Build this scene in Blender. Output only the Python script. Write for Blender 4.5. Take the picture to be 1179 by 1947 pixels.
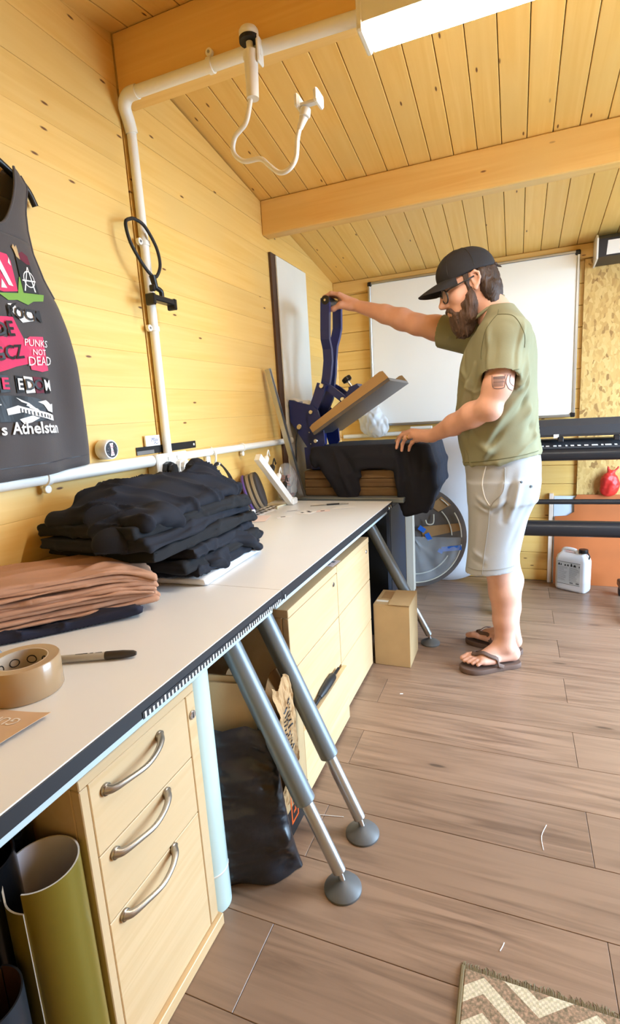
import bpy, bmesh, math, random
import numpy as np
from mathutils import Vector, Matrix, noise as mn

for _o in list(bpy.data.objects):
    bpy.data.objects.remove(_o, do_unlink=True)
S = bpy.context.scene
COL = S.collection
random.seed(7)
PI = math.pi

# ---------------------------------------------------------------- camera
# left wall is x = 0, floor z = 0, back wall y = 3.47 (metres)
CAM = Vector((1.145, 0.0, 1.14))
YAW, PITCH, ROLL, FPX = 0.38688, -0.18833, -0.061107, 977.67
_f = Vector((-math.sin(YAW) * math.cos(PITCH), math.cos(YAW) * math.cos(PITCH), math.sin(PITCH)))
_r = Vector((math.cos(YAW), math.sin(YAW), 0))
_u = _r.cross(_f)
_r2 = math.cos(ROLL) * _r + math.sin(ROLL) * _u
_u2 = -math.sin(ROLL) * _r + math.cos(ROLL) * _u
cd = bpy.data.cameras.new('camera')
cam = bpy.data.objects.new('camera', cd)
COL.objects.link(cam)
cam.matrix_world = Matrix(((_r2.x, _u2.x, -_f.x, CAM.x), (_r2.y, _u2.y, -_f.y, CAM.y), (_r2.z, _u2.z, -_f.z, CAM.z), (0, 0, 0, 1)))
cd.sensor_fit = 'VERTICAL'
cd.sensor_height = 24.0
cd.lens = FPX / 1947.0 * 24.0
cd.clip_start = 0.02
S.camera = cam

# ---------------------------------------------------------------- daylight and exposure
W = bpy.data.worlds.new('sky')
S.world = W
W.use_nodes = True
_bg = W.node_tree.nodes['Background']
_bg.inputs[0].default_value = (0.52, 0.75, 1.0, 1)
_bg.inputs[1].default_value = 18.0
S.view_settings.view_transform = 'Standard'
S.view_settings.look = 'None'
S.view_settings.gamma = 1.0
S.view_settings.use_curve_mapping = False
S.view_settings.exposure = 0.45
LAMP_STRENGTH = 42.0
S.cycles.max_bounces = 7
S.cycles.diffuse_bounces = 4
S.cycles.glossy_bounces = 3
S.cycles.transmission_bounces = 5
S.cycles.transparent_max_bounces = 8
S.cycles.caustics_reflective = False
S.cycles.caustics_refractive = False


def portal(loc, rot, sx, sy):
    l = bpy.data.lights.new('doorway_daylight', 'AREA')
    l.shape = 'RECTANGLE'
    l.size, l.size_y = sx, sy
    l.cycles.is_portal = True
    o = bpy.data.objects.new('doorway_daylight', l)
    COL.objects.link(o)
    o.location = loc
    o.rotation_euler = rot


RX = 2.75          # right wall
NY = -0.47         # wall behind the camera
BY = 3.47          # back wall
DOOR1 = (1.35, 3.0, 0.0, 1.9)     # y0, y1, z0, z1 in the right wall
portal((RX + 0.02, (DOOR1[0] + DOOR1[1]) / 2, 0.95), (0, PI / 2, 0), 1.9, DOOR1[1] - DOOR1[0])


# ---------------------------------------------------------------- materials
def lin(c):
    return tuple((v / 255 / 12.92) if v / 255 <= 0.04045 else ((v / 255 + 0.055) / 1.055) ** 2.4 for v in c)


def _mk(name):
    m = bpy.data.materials.new(name)
    m.use_nodes = True
    nt = m.node_tree
    b = nt.nodes['Principled BSDF']
    return m, nt, b


def N(nt, t, **kw):
    n = nt.nodes.new(t)
    for k, v in kw.items():
        setattr(n, k, v)
    return n


def mixc(nt, fac, a, b, mode='MIX'):
    n = N(nt, 'ShaderNodeMix', data_type='RGBA', blend_type=mode)
    for i, v in ((0, fac), (6, a), (7, b)):
        if hasattr(v, 'links') or isinstance(v, bpy.types.NodeSocket):
            nt.links.new(v, n.inputs[i])
        elif i == 0:
            n.inputs[0].default_value = v
        else:
            n.inputs[i].default_value = (*v[:3], 1)
    return n.outputs[2]


def ramp(nt, fac, p0, p1, c0=(0, 0, 0), c1=(1, 1, 1)):
    r = N(nt, 'ShaderNodeValToRGB')
    e = r.color_ramp.elements
    e[0].position, e[1].position = p0, p1
    e[0].color, e[1].color = (*c0, 1), (*c1, 1)
    nt.links.new(fac, r.inputs[0])
    return r.outputs[0]


MATS = {}


def mat(name, col, rough=0.5, metal=0.0, var=0.08, vs=6.0, bump=0.0, bs=150.0, coat=0.0, trans=0.0, alpha=1.0, emit=0.0,
        ecol=None, spec=0.5, sheen=0.0, sub=0.0, stretch=None, ior=1.45, aniso=0.0):
    m, nt, b = _mk(name)
    c = lin(col)
    tc = N(nt, 'ShaderNodeTexCoord')
    src = tc.outputs['Object']
    if stretch:
        mp = N(nt, 'ShaderNodeMapping')
        mp.inputs['Scale'].default_value = stretch
        nt.links.new(src, mp.inputs[0])
        src = mp.outputs[0]
    nz = N(nt, 'ShaderNodeTexNoise')
    nz.inputs['Scale'].default_value = vs
    nz.inputs['Detail'].default_value = 5
    nt.links.new(src, nz.inputs[0])
    a = tuple(max(0, v * (1 - var)) for v in c)
    d = tuple(min(1, v * (1 + var)) for v in c)
    nt.links.new(ramp(nt, nz.outputs[0], 0.3, 0.7, a, d), b.inputs['Base Color'])
    b.inputs['Roughness'].default_value = rough
    b.inputs['Metallic'].default_value = metal
    b.inputs['Specular IOR Level'].default_value = spec
    b.inputs['Coat Weight'].default_value = coat
    b.inputs['Transmission Weight'].default_value = trans
    b.inputs['Alpha'].default_value = alpha
    b.inputs['Sheen Weight'].default_value = sheen
    b.inputs['IOR'].default_value = ior
    if sub:
        b.inputs['Subsurface Weight'].default_value = sub
        b.inputs['Subsurface Radius'].default_value = (0.01, 0.004, 0.002)
    if emit:
        b.inputs['Emission Color'].default_value = (*(lin(ecol) if ecol else c), 1)
        b.inputs['Emission Strength'].default_value = emit
    if bump:
        n2 = N(nt, 'ShaderNodeTexNoise')
        n2.inputs['Scale'].default_value = bs
        n2.inputs['Detail'].default_value = 3
        nt.links.new(src, n2.inputs[0])
        bp = N(nt, 'ShaderNodeBump')
        bp.inputs['Strength'].default_value = bump
        bp.inputs['Distance'].default_value = 0.004
        nt.links.new(n2.outputs[0], bp.inputs['Height'])
        nt.links.new(bp.outputs[0], b.inputs['Normal'])
    MATS[name] = m
    return m


def wood(name, light, dark, knot, rough=0.5, knots=1.0, gs=(1.2, 26, 26), contrast=(0.35, 0.75), kscale=(3.2, 8.0), kr=0.05, plankvar=0.12, coat=0.0):
    """local X runs along the grain; each plank gets its own offset from its random number"""
    m, nt, b = _mk(name)
    tc = N(nt, 'ShaderNodeTexCoord')
    oi = N(nt, 'ShaderNodeObjectInfo')
    off = N(nt, 'ShaderNodeVectorMath', operation='SCALE')
    cmb = N(nt, 'ShaderNodeCombineXYZ')
    for i in range(3):
        nt.links.new(oi.outputs['Random'], cmb.inputs[i])
    nt.links.new(cmb.outputs[0], off.inputs[0])
    off.inputs['Scale'].default_value = 37.0
    add = N(nt, 'ShaderNodeVectorMath', operation='ADD')
    nt.links.new(tc.outputs['Object'], add.inputs[0])
    nt.links.new(off.outputs[0], add.inputs[1])
    mp = N(nt, 'ShaderNodeMapping')
    mp.inputs['Scale'].default_value = gs
    nt.links.new(add.outputs[0], mp.inputs[0])
    n1 = N(nt, 'ShaderNodeTexNoise')
    n1.inputs['Scale'].default_value = 1.0
    n1.inputs['Detail'].default_value = 6
    n1.inputs['Distortion'].default_value = 1.1
    nt.links.new(mp.outputs[0], n1.inputs[0])
    c = ramp(nt, n1.outputs[0], contrast[0], contrast[1], lin(dark), lin(light))
    n2 = N(nt, 'ShaderNodeTexNoise')
    n2.inputs['Scale'].default_value = 2.2
    nt.links.new(add.outputs[0], n2.inputs[0])
    c = mixc(nt, ramp(nt, n2.outputs[0], 0.35, 0.75), c, tuple(v * 0.86 for v in lin(light)))
    # per plank tint
    hs = N(nt, 'ShaderNodeHueSaturation')
    mr = N(nt, 'ShaderNodeMapRange')
    mr.inputs['To Min'].default_value, mr.inputs['To Max'].default_value = 1 - plankvar, 1 + plankvar * 0.5
    nt.links.new(oi.outputs['Random'], mr.inputs[0])
    nt.links.new(mr.outputs[0], hs.inputs['Value'])
    nt.links.new(c, hs.inputs['Color'])
    c = hs.outputs[0]
    if knots:
        mk = N(nt, 'ShaderNodeMapping')
        mk.inputs['Scale'].default_value = (kscale[0], kscale[1], 0.0)
        nt.links.new(add.outputs[0], mk.inputs[0])
        vo = N(nt, 'ShaderNodeTexVoronoi', voronoi_dimensions='2D')
        vo.inputs['Scale'].default_value = 1.0
        nt.links.new(mk.outputs[0], vo.inputs[0])
        core = ramp(nt, vo.outputs['Distance'], kr * 0.55, kr, (1, 1, 1), (0, 0, 0))
        halo = ramp(nt, vo.outputs['Distance'], kr, kr * 3.2, (0.35, 0.35, 0.35), (0, 0, 0))
        sp = N(nt, 'ShaderNodeSeparateColor')
        nt.links.new(vo.outputs['Color'], sp.inputs[0])
        gate = ramp(nt, sp.outputs[0], 0.45, 0.5)
        g1 = mixc(nt, 1.0, core, gate, 'MULTIPLY')
        g2 = mixc(nt, 1.0, halo, gate, 'MULTIPLY')
        c = mixc(nt, g2, c, lin(dark))
        c = mixc(nt, g1, c, lin(knot))
    nt.links.new(c, b.inputs['Base Color'])
    b.inputs['Roughness'].default_value = rough
    b.inputs['Coat Weight'].default_value = coat
    bp = N(nt, 'ShaderNodeBump')
    bp.inputs['Strength'].default_value = 0.12
    bp.inputs['Distance'].default_value = 0.002
    nt.links.new(n1.outputs[0], bp.inputs['Height'])
    nt.links.new(bp.outputs[0], b.inputs['Normal'])
    MATS[name] = m
    return m


wood('pine', (246, 204, 124), (236, 186, 98), (112, 68, 30), rough=0.48, plankvar=0.05, kr=0.036, kscale=(2.6, 9.0), gs=(1.6, 34, 34))
wood('pine_beam', (245, 203, 126), (230, 178, 98), (128, 80, 40), rough=0.5, kscale=(3.0, 9.0), kr=0.04)
wood('laminate', (150, 120, 98), (98, 74, 58), (92, 72, 58), rough=0.34, gs=(2.2, 34, 34), contrast=(0.28, 0.6), kscale=(1.5, 6), kr=0.05, plankvar=0.12)
wood('maple', (222, 190, 146), (210, 174, 126), (200, 170, 120), rough=0.45, knots=0, gs=(2.5, 40, 40), plankvar=0.03)
wood('old_plank', (128, 98, 62), (84, 60, 36), (50, 36, 22), rough=0.7, gs=(3, 40, 40), kscale=(4, 9), kr=0.08)
wood('white_timber', (226, 214, 198), (208, 194, 174), (150, 130, 110), rough=0.55, knots=0)
mat('gap', (92, 62, 32), 0.9)
mat('under_floor', (70, 56, 48), 0.9)
mat('white_plastic', (236, 232, 226), 0.35, var=0.02)
mat('conduit_white', (240, 236, 228), 0.35, var=0.02)
mat('dark_plastic', (34, 34, 36), 0.4, var=0.1)
mat('black_plastic', (22, 22, 24), 0.35, var=0.1)
mat('black_rubber', (30, 30, 32), 0.6)
mat('chrome', (215, 215, 215), 0.22, metal=1.0, var=0.03)
mat('alu', (190, 194, 196), 0.35, metal=1.0, var=0.05)
mat('steel', (168, 170, 172), 0.3, metal=1.0, var=0.06)
mat('leg_grey', (118, 126, 132), 0.38, metal=0.35, var=0.04)
mat('satin_nickel', (172, 164, 152), 0.33, metal=0.9, var=0.05)
mat('table_top', (224, 222, 220), 0.28, var=0.025, vs=3)
mat('table_edge', (30, 32, 38), 0.45)
mat('lamp_white', (232, 228, 216), 0.4, var=0.02)
mat('glow', (255, 252, 244), 0.4, emit=LAMP_STRENGTH, ecol=(255, 248, 236))
mat('cardboard', (182, 152, 110), 0.75, var=0.08, vs=9, bump=0.05)
mat('cardboard_dark', (160, 124, 82), 0.8, var=0.1, vs=9)
mat('cardboard_grey', (150, 132, 104), 0.8, var=0.1, vs=9)
mat('rail_light', (196, 214, 222), 0.35, var=0.03)
# ---------------------------------------------------------------- geometry helpers
WL = {}
ROTM = {}


def wl(o):
    return WL.get(o.name, Vector((0, 0, 0))) if o else Vector((0, 0, 0))


def tag(o, label=None, cat=None, group=None, kind=None):
    if label: o['label'] = label
    if cat: o['category'] = cat
    if group: o['group'] = group
    if kind: o['kind'] = kind
    return o


def thing(name, label, cat, loc=(0, 0, 0), group=None):
    o = bpy.data.objects.new(name, None)
    o.empty_display_size = 0.05
    COL.objects.link(o)
    o.location = loc
    WL[o.name] = Vector(loc)
    return tag(o, label, cat, group)


def link(name, me, parent=None, loc=None):
    o = bpy.data.objects.new(name, me)
    COL.objects.link(o)
    if parent and parent.name in ROTM:          # turned parent: the child is given in world space
        o.parent = parent
        o.matrix_parent_inverse = ROTM[parent.name].inverted()
        WL[o.name] = Vector((0, 0, 0))
    elif parent:
        o.parent = parent
        WL[o.name] = wl(parent).copy()
        if loc is not None:
            o.location = Vector(loc) - wl(parent)
            WL[o.name] = Vector(loc)
    elif loc is not None:
        o.location = loc
        WL[o.name] = Vector(loc)
    return o


class MB:
    """collects faces in world space and links them as one mesh object"""

    def __init__(s):
        s.v, s.f, s.mi, s.cur = [], [], [], 0

    def add(s, vs, fs, M=None):
        n = len(s.v)
        s.v += [tuple(M @ Vector(p)) if M else tuple(p) for p in vs]
        s.f += [tuple(i + n for i in f) for f in fs]
        s.mi += [s.cur] * len(fs)
        return s

    def box(s, lo, hi, bev=0.0, M=None):
        a = [min(lo[i], hi[i]) for i in range(3)]
        b = [max(lo[i], hi[i]) for i in range(3)]
        bev = min(bev, *[(b[i] - a[i]) * 0.45 for i in range(3)])
        if bev <= 0:
            v = [(x, y, z) for z in (a[2], b[2]) for y in (a[1], b[1]) for x in (a[0], b[0])]
            return s.add(v, [(0, 2, 3, 1), (4, 5, 7, 6), (0, 1, 5, 4), (2, 6, 7, 3), (0, 4, 6, 2), (1, 3, 7, 5)], M)
        vs, idx = [], {}
        for sx in (0, 1):
            for sy in (0, 1):
                for sz in (0, 1):
                    c = [(a, b)[k][i] for i, k in enumerate((sx, sy, sz))]
                    for ax in range(3):
                        p = list(c)
                        for j in range(3):
                            if j != ax:
                                p[j] += bev if (sx, sy, sz)[j] == 0 else -bev
                        idx[(sx, sy, sz, ax)] = len(vs)
                        vs.append(p)
        fs = []
        for ax in range(3):
            j, k = [(1, 2), (2, 0), (0, 1)][ax]
            for sd in (0, 1):
                q = []
                for (p, r) in ((0, 0), (1, 0), (1, 1), (0, 1)):
                    t = [0, 0, 0]
                    t[ax], t[j], t[k] = sd, p, r
                    q.append(idx[(*t, ax)])
                fs.append(q if sd else q[::-1])
        for ax in range(3):
            j, k = [(1, 2), (2, 0), (0, 1)][ax]
            for p in (0, 1):
                for r in (0, 1):
                    t0, t1 = [0] * 3, [0] * 3
                    t0[j] = t1[j] = p
                    t0[k] = t1[k] = r
                    t1[ax] = 1
                    q = [idx[(*t0, j)], idx[(*t1, j)], idx[(*t1, k)], idx[(*t0, k)]]
                    fs.append(q if (p ^ r) else q[::-1])
        for sx in (0, 1):
            for sy in (0, 1):
                for sz in (0, 1):
                    q = [idx[(sx, sy, sz, i)] for i in range(3)]
                    fs.append(q if (sx + sy + sz) % 2 else q[::-1])
        return s.add(vs, fs, M)

    def tube(s, pts, r, n=12, cap=True, closed=False):
        pts = [Vector(p) for p in pts]
        m = len(pts)
        rs = r if isinstance(r, (list, tuple)) else [r] * m
        t0 = (pts[1] - pts[0]).normalized()
        up = Vector((0, 0, 1)) if abs(t0.z) < 0.9 else Vector((1, 0, 0))
        nrm = (up - t0 * up.dot(t0)).normalized()
        vs, fs = [], []
        for i in range(m):
            if closed:
                t = (pts[(i + 1) % m] - pts[i - 1]).normalized()
            else:
                t = (pts[min(i + 1, m - 1)] - pts[max(i - 1, 0)]).normalized()
            nrm = (nrm - t * nrm.dot(t)).normalized()
            bi = t.cross(nrm)
            for j in range(n):
                a = 2 * PI * j / n
                vs.append(pts[i] + (nrm * math.cos(a) + bi * math.sin(a)) * rs[i])
        for i in range(m if closed else m - 1):
            k = (i + 1) % m
            for j in range(n):
                fs.append((i * n + j, i * n + (j + 1) % n, k * n + (j + 1) % n, k * n + j))
        if cap and not closed:
            fs.append(tuple(range(n))[::-1])
            fs.append(tuple((m - 1) * n + j for j in range(n)))
        return s.add(vs, fs)

    def cyl(s, a, b, r, r2=None, n=20, bev=0.0):
        a, b = Vector(a), Vector(b)
        r2 = r if r2 is None else r2
        d = (b - a).normalized()
        if bev:
            return s.tube([a, a + d * bev * 0.001 + d * 0, a + d * bev, b - d * bev, b], [r - bev, r - bev, r, r2, r2 - bev], n) if False else \
                s.tube([a, a + d * bev, b - d * bev, b], [r - bev, r, r2, r2 - bev], n)
        return s.tube([a, b], [r, r2], n)

    def lathe(s, c, prof, n=28, axis=(0, 0, 1), M=None):
        """prof = [(radius, height)] revolved about the axis through c"""
        ax = Vector(axis).normalized()
        e1 = ax.orthogonal().normalized()
        e2 = ax.cross(e1)
        c = Vector(c)
        vs, fs = [], []
        for (r, h) in prof:
            for j in range(n):
                a = 2 * PI * j / n
                vs.append(c + ax * h + (e1 * math.cos(a) + e2 * math.sin(a)) * r)
        for i in range(len(prof) - 1):
            for j in range(n):
                fs.append((i * n + j, i * n + (j + 1) % n, (i + 1) * n + (j + 1) % n, (i + 1) * n + j))
        if prof[0][0] > 1e-5:
            fs.append(tuple(range(n))[::-1])
        if prof[-1][0] > 1e-5:
            fs.append(tuple((len(prof) - 1) * n + j for j in range(n)))
        return s.add(vs, fs, M)

    def prism(s, poly, o, u, v, d):
        """polygon of (a, b) in the frame o + a*u + b*v, thickened by the vector d"""
        o, u, v, d = Vector(o), Vector(u), Vector(v), Vector(d)
        n = len(poly)
        A = [o + u * a + v * b for a, b in poly]
        vs = A + [p + d for p in A]
        fs = [tuple(range(n))[::-1], tuple(range(n, 2 * n))]
        fs += [(i, (i + 1) % n, n + (i + 1) % n, n + i) for i in range(n)]
        if u.cross(v).dot(d) < 0:
            fs = [f[::-1] for f in fs]
        return s.add(vs, fs)

    def grid(s, fn, nu, nv, th=0.0):
        """fn(u, v) -> point; th gives it a thickness along the local normal"""
        P = [[Vector(fn(i / nu, j / nv)) for j in range(nv + 1)] for i in range(nu + 1)]
        vs = [p for r in P for p in r]
        w = nv + 1
        fs = [(i * w + j, (i + 1) * w + j, (i + 1) * w + j + 1, i * w + j + 1) for i in range(nu) for j in range(nv)]
        if th:
            nn = []
            for i in range(nu + 1):
                for j in range(nv + 1):
                    du = P[min(i + 1, nu)][j] - P[max(i - 1, 0)][j]
                    dv = P[i][min(j + 1, nv)] - P[i][max(j - 1, 0)]
                    k = du.cross(dv)
                    nn.append(k.normalized() if k.length > 1e-12 else Vector((0, 0, 1)))
            n = len(vs)
            vs = vs + [p - q * th for p, q in zip(vs, nn)]
            fs = fs + [tuple(x + n for x in f[::-1]) for f in fs]
            for i in range(nu):
                fs.append((i * w, n + i * w, n + (i + 1) * w, (i + 1) * w))
                fs.append((i * w + nv, (i + 1) * w + nv, n + (i + 1) * w + nv, n + i * w + nv))
            for j in range(nv):
                fs.append((j, j + 1, n + j + 1, n + j))
                fs.append((nu * w + j, n + nu * w + j, n + nu * w + j + 1, nu * w + j + 1))
        return s.add(vs, fs)

    def build(s, name, m, parent=None, smooth=False, loc=None):
        base = Vector(loc) if loc is not None else wl(parent)
        me = bpy.data.meshes.new(name)
        me.from_pydata([tuple(Vector(p) - base) for p in s.v], [], s.f)
        for k in (m if isinstance(m, (list, tuple)) else [m]):
            me.materials.append(MATS[k] if isinstance(k, str) else k)
        if isinstance(m, (list, tuple)):
            me.polygons.foreach_set('material_index', s.mi)
        if smooth:
            me.polygons.foreach_set('use_smooth', [True] * len(me.polygons))
            if smooth == 'auto':
                me.set_sharp_from_angle(angle=math.radians(38))
        me.update()
        o = link(name, me, parent, loc if (loc is not None) else (None if parent else None))
        if loc is not None and not parent:
            o.location = loc
            WL[o.name] = Vector(loc)
        return o


_pc = {}


def plank(name, m, parent, center, dims, rot=(0, 0, 0), bev=0.0025):
    """one board: local X along its length; alike boards share mesh data"""
    key = (m, tuple(round(d, 4) for d in dims), bev)
    if key not in _pc:
        b = MB().box([-d / 2 for d in dims], [d / 2 for d in dims], bev)
        me = bpy.data.meshes.new(name)
        me.from_pydata(b.v, [], b.f)
        me.materials.append(MATS[m])
        _pc[key] = me
    o = link(name, _pc[key], parent, center)
    o.rotation_euler = rot
    return o


def smooth_path(pts, n=8, closed=False):
    """Catmull-Rom through pts"""
    P = [Vector(p) for p in pts]
    out = []
    m = len(P)
    for i in range(m if closed else m - 1):
        if closed:
            a, b, c, d = P[i - 1], P[i], P[(i + 1) % m], P[(i + 2) % m]
        else:
            a, b, c, d = P[max(i - 1, 0)], P[i], P[i + 1], P[min(i + 2, m - 1)]
        for k in range(n):
            t = k / n
            out.append(0.5 * ((2 * b) + (c - a) * t + (2 * a - 5 * b + 4 * c - d) * t * t + (3 * b - a - 3 * c + d) * t ** 3))
    if not closed:
        out.append(P[-1])
    return out


def text_poly(body, size=1.0, bold=False, shear=0.0, spacing=1.0):
    """verts (x, y) and faces of a line of lettering, centred on its origin"""
    cu = bpy.data.curves.new('lettering', 'FONT')
    cu.body = body
    cu.size = size
    cu.align_x = 'CENTER'
    cu.align_y = 'CENTER'
    cu.resolution_u = 2
    cu.shear = shear
    cu.space_character = spacing
    if bold:
        cu.offset = size * 0.022
    o = bpy.data.objects.new('lettering', cu)
    COL.objects.link(o)
    dg = bpy.context.evaluated_depsgraph_get()
    me = bpy.data.meshes.new_from_object(o.evaluated_get(dg))
    v = [(p.co.x, p.co.y) for p in me.vertices]
    f = [tuple(p.vertices) for p in me.polygons]
    bpy.data.objects.remove(o, do_unlink=True)
    bpy.data.curves.remove(cu)
    bpy.data.meshes.remove(me)
    return v, f


# ---- signed distance modelling for bodies and cloth: smooth unions meshed by surface nets
def smin(a, b, k):
    if k <= 0:
        return np.minimum(a, b)
    h = np.maximum(k - np.abs(a - b), 0) / k
    return np.minimum(a, b) - h * h * k * 0.25


class Field:
    def __init__(s, lo, hi, h):
        s.lo, s.h = np.array(lo, float), h
        s.n = np.ceil((np.array(hi) - s.lo) / h).astype(int) + 1
        s.F = np.full(s.n, 1.0, np.float32)

    def loc(s, lo, hi):
        a = np.clip(np.floor((np.array(lo) - s.lo) / s.h).astype(int), 0, s.n - 1)
        b = np.clip(np.ceil((np.array(hi) - s.lo) / s.h).astype(int) + 1, 1, s.n)
        sl = tuple(slice(a[i], max(b[i], a[i] + 1)) for i in range(3))
        g = [((np.arange(sl[i].start, sl[i].stop) * s.h + s.lo[i]).astype(np.float32)) for i in range(3)]
        return sl, g[0][:, None, None], g[1][None, :, None], g[2][None, None, :]

    def op(s, d, sl, k, sub=False):
        if sub:
            s.F[sl] = -smin(-s.F[sl], d, k)
        else:
            s.F[sl] = smin(s.F[sl], d.astype(np.float32), k)

    def cone(s, a, b, ra, rb, k=0.0, sub=False, flat=None):
        """round cone from a to b; flat = (axis vector, factor) squashes it"""
        a, b = np.array(a, float), np.array(b, float)
        m = max(ra, rb) * (1 if not flat else max(1, 1 / flat[1])) + k + 3 * s.h
        sl, X, Y, Z = s.loc(np.minimum(a, b) - m, np.maximum(a, b) + m)
        ba = b - a
        L = max(ba @ ba, 1e-9)
        x, y, z = X - a[0], Y - a[1], Z - a[2]
        t = np.clip((x * ba[0] + y * ba[1] + z * ba[2]) / L, 0, 1)
        x, y, z = x - t * ba[0], y - t * ba[1], z - t * ba[2]
        if flat:
            ax = np.array(flat[0], float)
            ax /= np.linalg.norm(ax)
            q = (x * ax[0] + y * ax[1] + z * ax[2]) * (1 / flat[1] - 1)
            x, y, z = x + q * ax[0], y + q * ax[1], z + q * ax[2]
        d = np.sqrt(x * x + y * y + z * z) - (ra + (rb - ra) * t)
        s.op(d, sl, k, sub)

    def chain(s, P, R, k=0.0, **kw):
        for i in range(len(P) - 1):
            s.cone(P[i], P[i + 1], R[i], R[i + 1], k, **kw)

    def ell(s, c, r, k=0.0, R=None, sub=False, cut=None):
        """ellipsoid; R rows are its own axes; cut = (normal, offset) keeps dot(p - c, normal) < offset"""
        c, r = np.array(c, float), np.array(r, float)
        m = max(r) + k + 3 * s.h
        sl, X, Y, Z = s.loc(c - m, c + m)
        x, y, z = X - c[0], Y - c[1], Z - c[2]
        if R is not None:
            R = np.array(R, float)
            x, y, z = (R[i][0] * x + R[i][1] * y + R[i][2] * z for i in range(3))
        k0 = np.sqrt((x / r[0]) ** 2 + (y / r[1]) ** 2 + (z / r[2]) ** 2)
        k1 = np.sqrt((x / r[0] ** 2) ** 2 + (y / r[1] ** 2) ** 2 + (z / r[2] ** 2) ** 2) + 1e-6
        d = k0 * (k0 - 1) / k1
        if cut:
            n = np.array(cut[0], float)
            d = np.maximum(d, (X - c[0]) * n[0] + (Y - c[1]) * n[1] + (Z - c[2]) * n[2] - cut[1])
        s.op(d, sl, k, sub)

    def loft(s, secs, k=0.0, sub=False, p=2.3):
        """secs = [(z, cx, cy, rx, ry)] upright tube of super-ellipses"""
        A = np.array(sorted(secs), float)
        m = 0.03 + k
        lo = (min(A[:, 1] - A[:, 3]) - m, min(A[:, 2] - A[:, 4]) - m, A[0, 0] - m)
        hi = (max(A[:, 1] + A[:, 3]) + m, max(A[:, 2] + A[:, 4]) + m, A[-1, 0] + m)
        sl, X, Y, Z = s.loc(lo, hi)
        zz = np.clip(Z.ravel(), A[0, 0], A[-1, 0])

        def ip(c):
            # smooth (monotone cubic-ish) interpolation
            i = np.clip(np.searchsorted(A[:, 0], zz) - 1, 0, len(A) - 2)
            t = (zz - A[i, 0]) / np.maximum(A[i + 1, 0] - A[i, 0], 1e-6)
            g = np.gradient(A[:, c], A[:, 0])
            w = A[i + 1, 0] - A[i, 0]
            return ((2 * t ** 3 - 3 * t ** 2 + 1) * A[i, c] + (t ** 3 - 2 * t ** 2 + t) * w * g[i] + (-2 * t ** 3 + 3 * t ** 2) * A[i + 1, c] + (t ** 3 - t ** 2) * w * g[i + 1])[None, None, :].astype(np.float32)
        cx, cy, rx, ry = ip(1), ip(2), ip(3), ip(4)
        q = (np.abs((X - cx) / rx) ** p + np.abs((Y - cy) / ry) ** p) ** (1 / p)
        d = (q - 1) * np.minimum(rx, ry)
        d = np.maximum(d, np.maximum(A[0, 0] - Z, Z - A[-1, 0]))
        s.op(d, sl, k, sub)

    def slab(s, c, half, yaw=0.0, rnd=0.02, k=0.0, fn=None, sub=False, pitch=0.0):
        """rounded box turned by yaw; fn(u, v, X, Y, Z) lifts it (u, v local)"""
        c = np.array(c, float)
        m = math.hypot(half[0], half[1]) + 0.06 + k
        sl, X, Y, Z = s.loc(c - (m, m, half[2] + 0.09), c + (m, m, half[2] + 0.09))
        ca, sa = math.cos(yaw), math.sin(yaw)
        u = (X - c[0]) * ca + (Y - c[1]) * sa
        v = -(X - c[0]) * sa + (Y - c[1]) * ca
        w = Z - c[2] + 0 * u
        if fn:
            w = w - fn(u, v)
        if pitch:
            w = w - u * pitch
        qx, qy, qz = np.abs(u) - half[0] + rnd, np.abs(v) - half[1] + rnd, np.abs(w) - half[2] + rnd
        d = np.sqrt(np.maximum(qx, 0) ** 2 + np.maximum(qy, 0) ** 2 + np.maximum(qz, 0) ** 2) + np.minimum(np.maximum(qx, np.maximum(qy, qz)), 0) - rnd
        s.op(d, sl, k, sub)

    def clip(s, n, o):
        """keep dot(p, n) < o"""
        sl, X, Y, Z = s.loc(s.lo, s.lo + s.n * s.h)
        s.F = np.maximum(s.F, (X * n[0] + Y * n[1] + Z * n[2] - o).astype(np.float32))

    def mesh(s):
        F = s.F
        F = np.pad(F, 1, constant_values=1.0)
        o = s.lo - s.h
        I8 = F < 0
        c = np.zeros(np.array(F.shape) - 1, np.uint8)
        for a in range(8):
            i, j, k = a & 1, a >> 1 & 1, a >> 2 & 1
            c += I8[i:F.shape[0] - 1 + i, j:F.shape[1] - 1 + j, k:F.shape[2] - 1 + k]
        act = (c > 0) & (c < 8)
        I = np.argwhere(act)
        idx = np.full(act.shape, -1, np.int32)
        idx[act] = np.arange(len(I))
        pos = np.zeros((len(I), 3))
        cnt = np.zeros(len(I))
        for ax in range(3):
            for p in (0, 1):
                for q in (0, 1):
                    a = [p, q]
                    a.insert(ax, 0)
                    b = [p, q]
                    b.insert(ax, 1)
                    fa = F[I[:, 0] + a[0], I[:, 1] + a[1], I[:, 2] + a[2]].astype(float)
                    fb = F[I[:, 0] + b[0], I[:, 1] + b[1], I[:, 2] + b[2]].astype(float)
                    m = (fa < 0) != (fb < 0)
                    t = np.where(m, fa / np.where(m, fa - fb, 1), 0)
                    pp = np.tile(np.array(a, float), (len(I), 1))
                    pp[:, ax] = t
                    pos += pp * m[:, None]
                    cnt += m
        V = (I + pos / cnt[:, None]) * s.h + o
        Q = []
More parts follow.
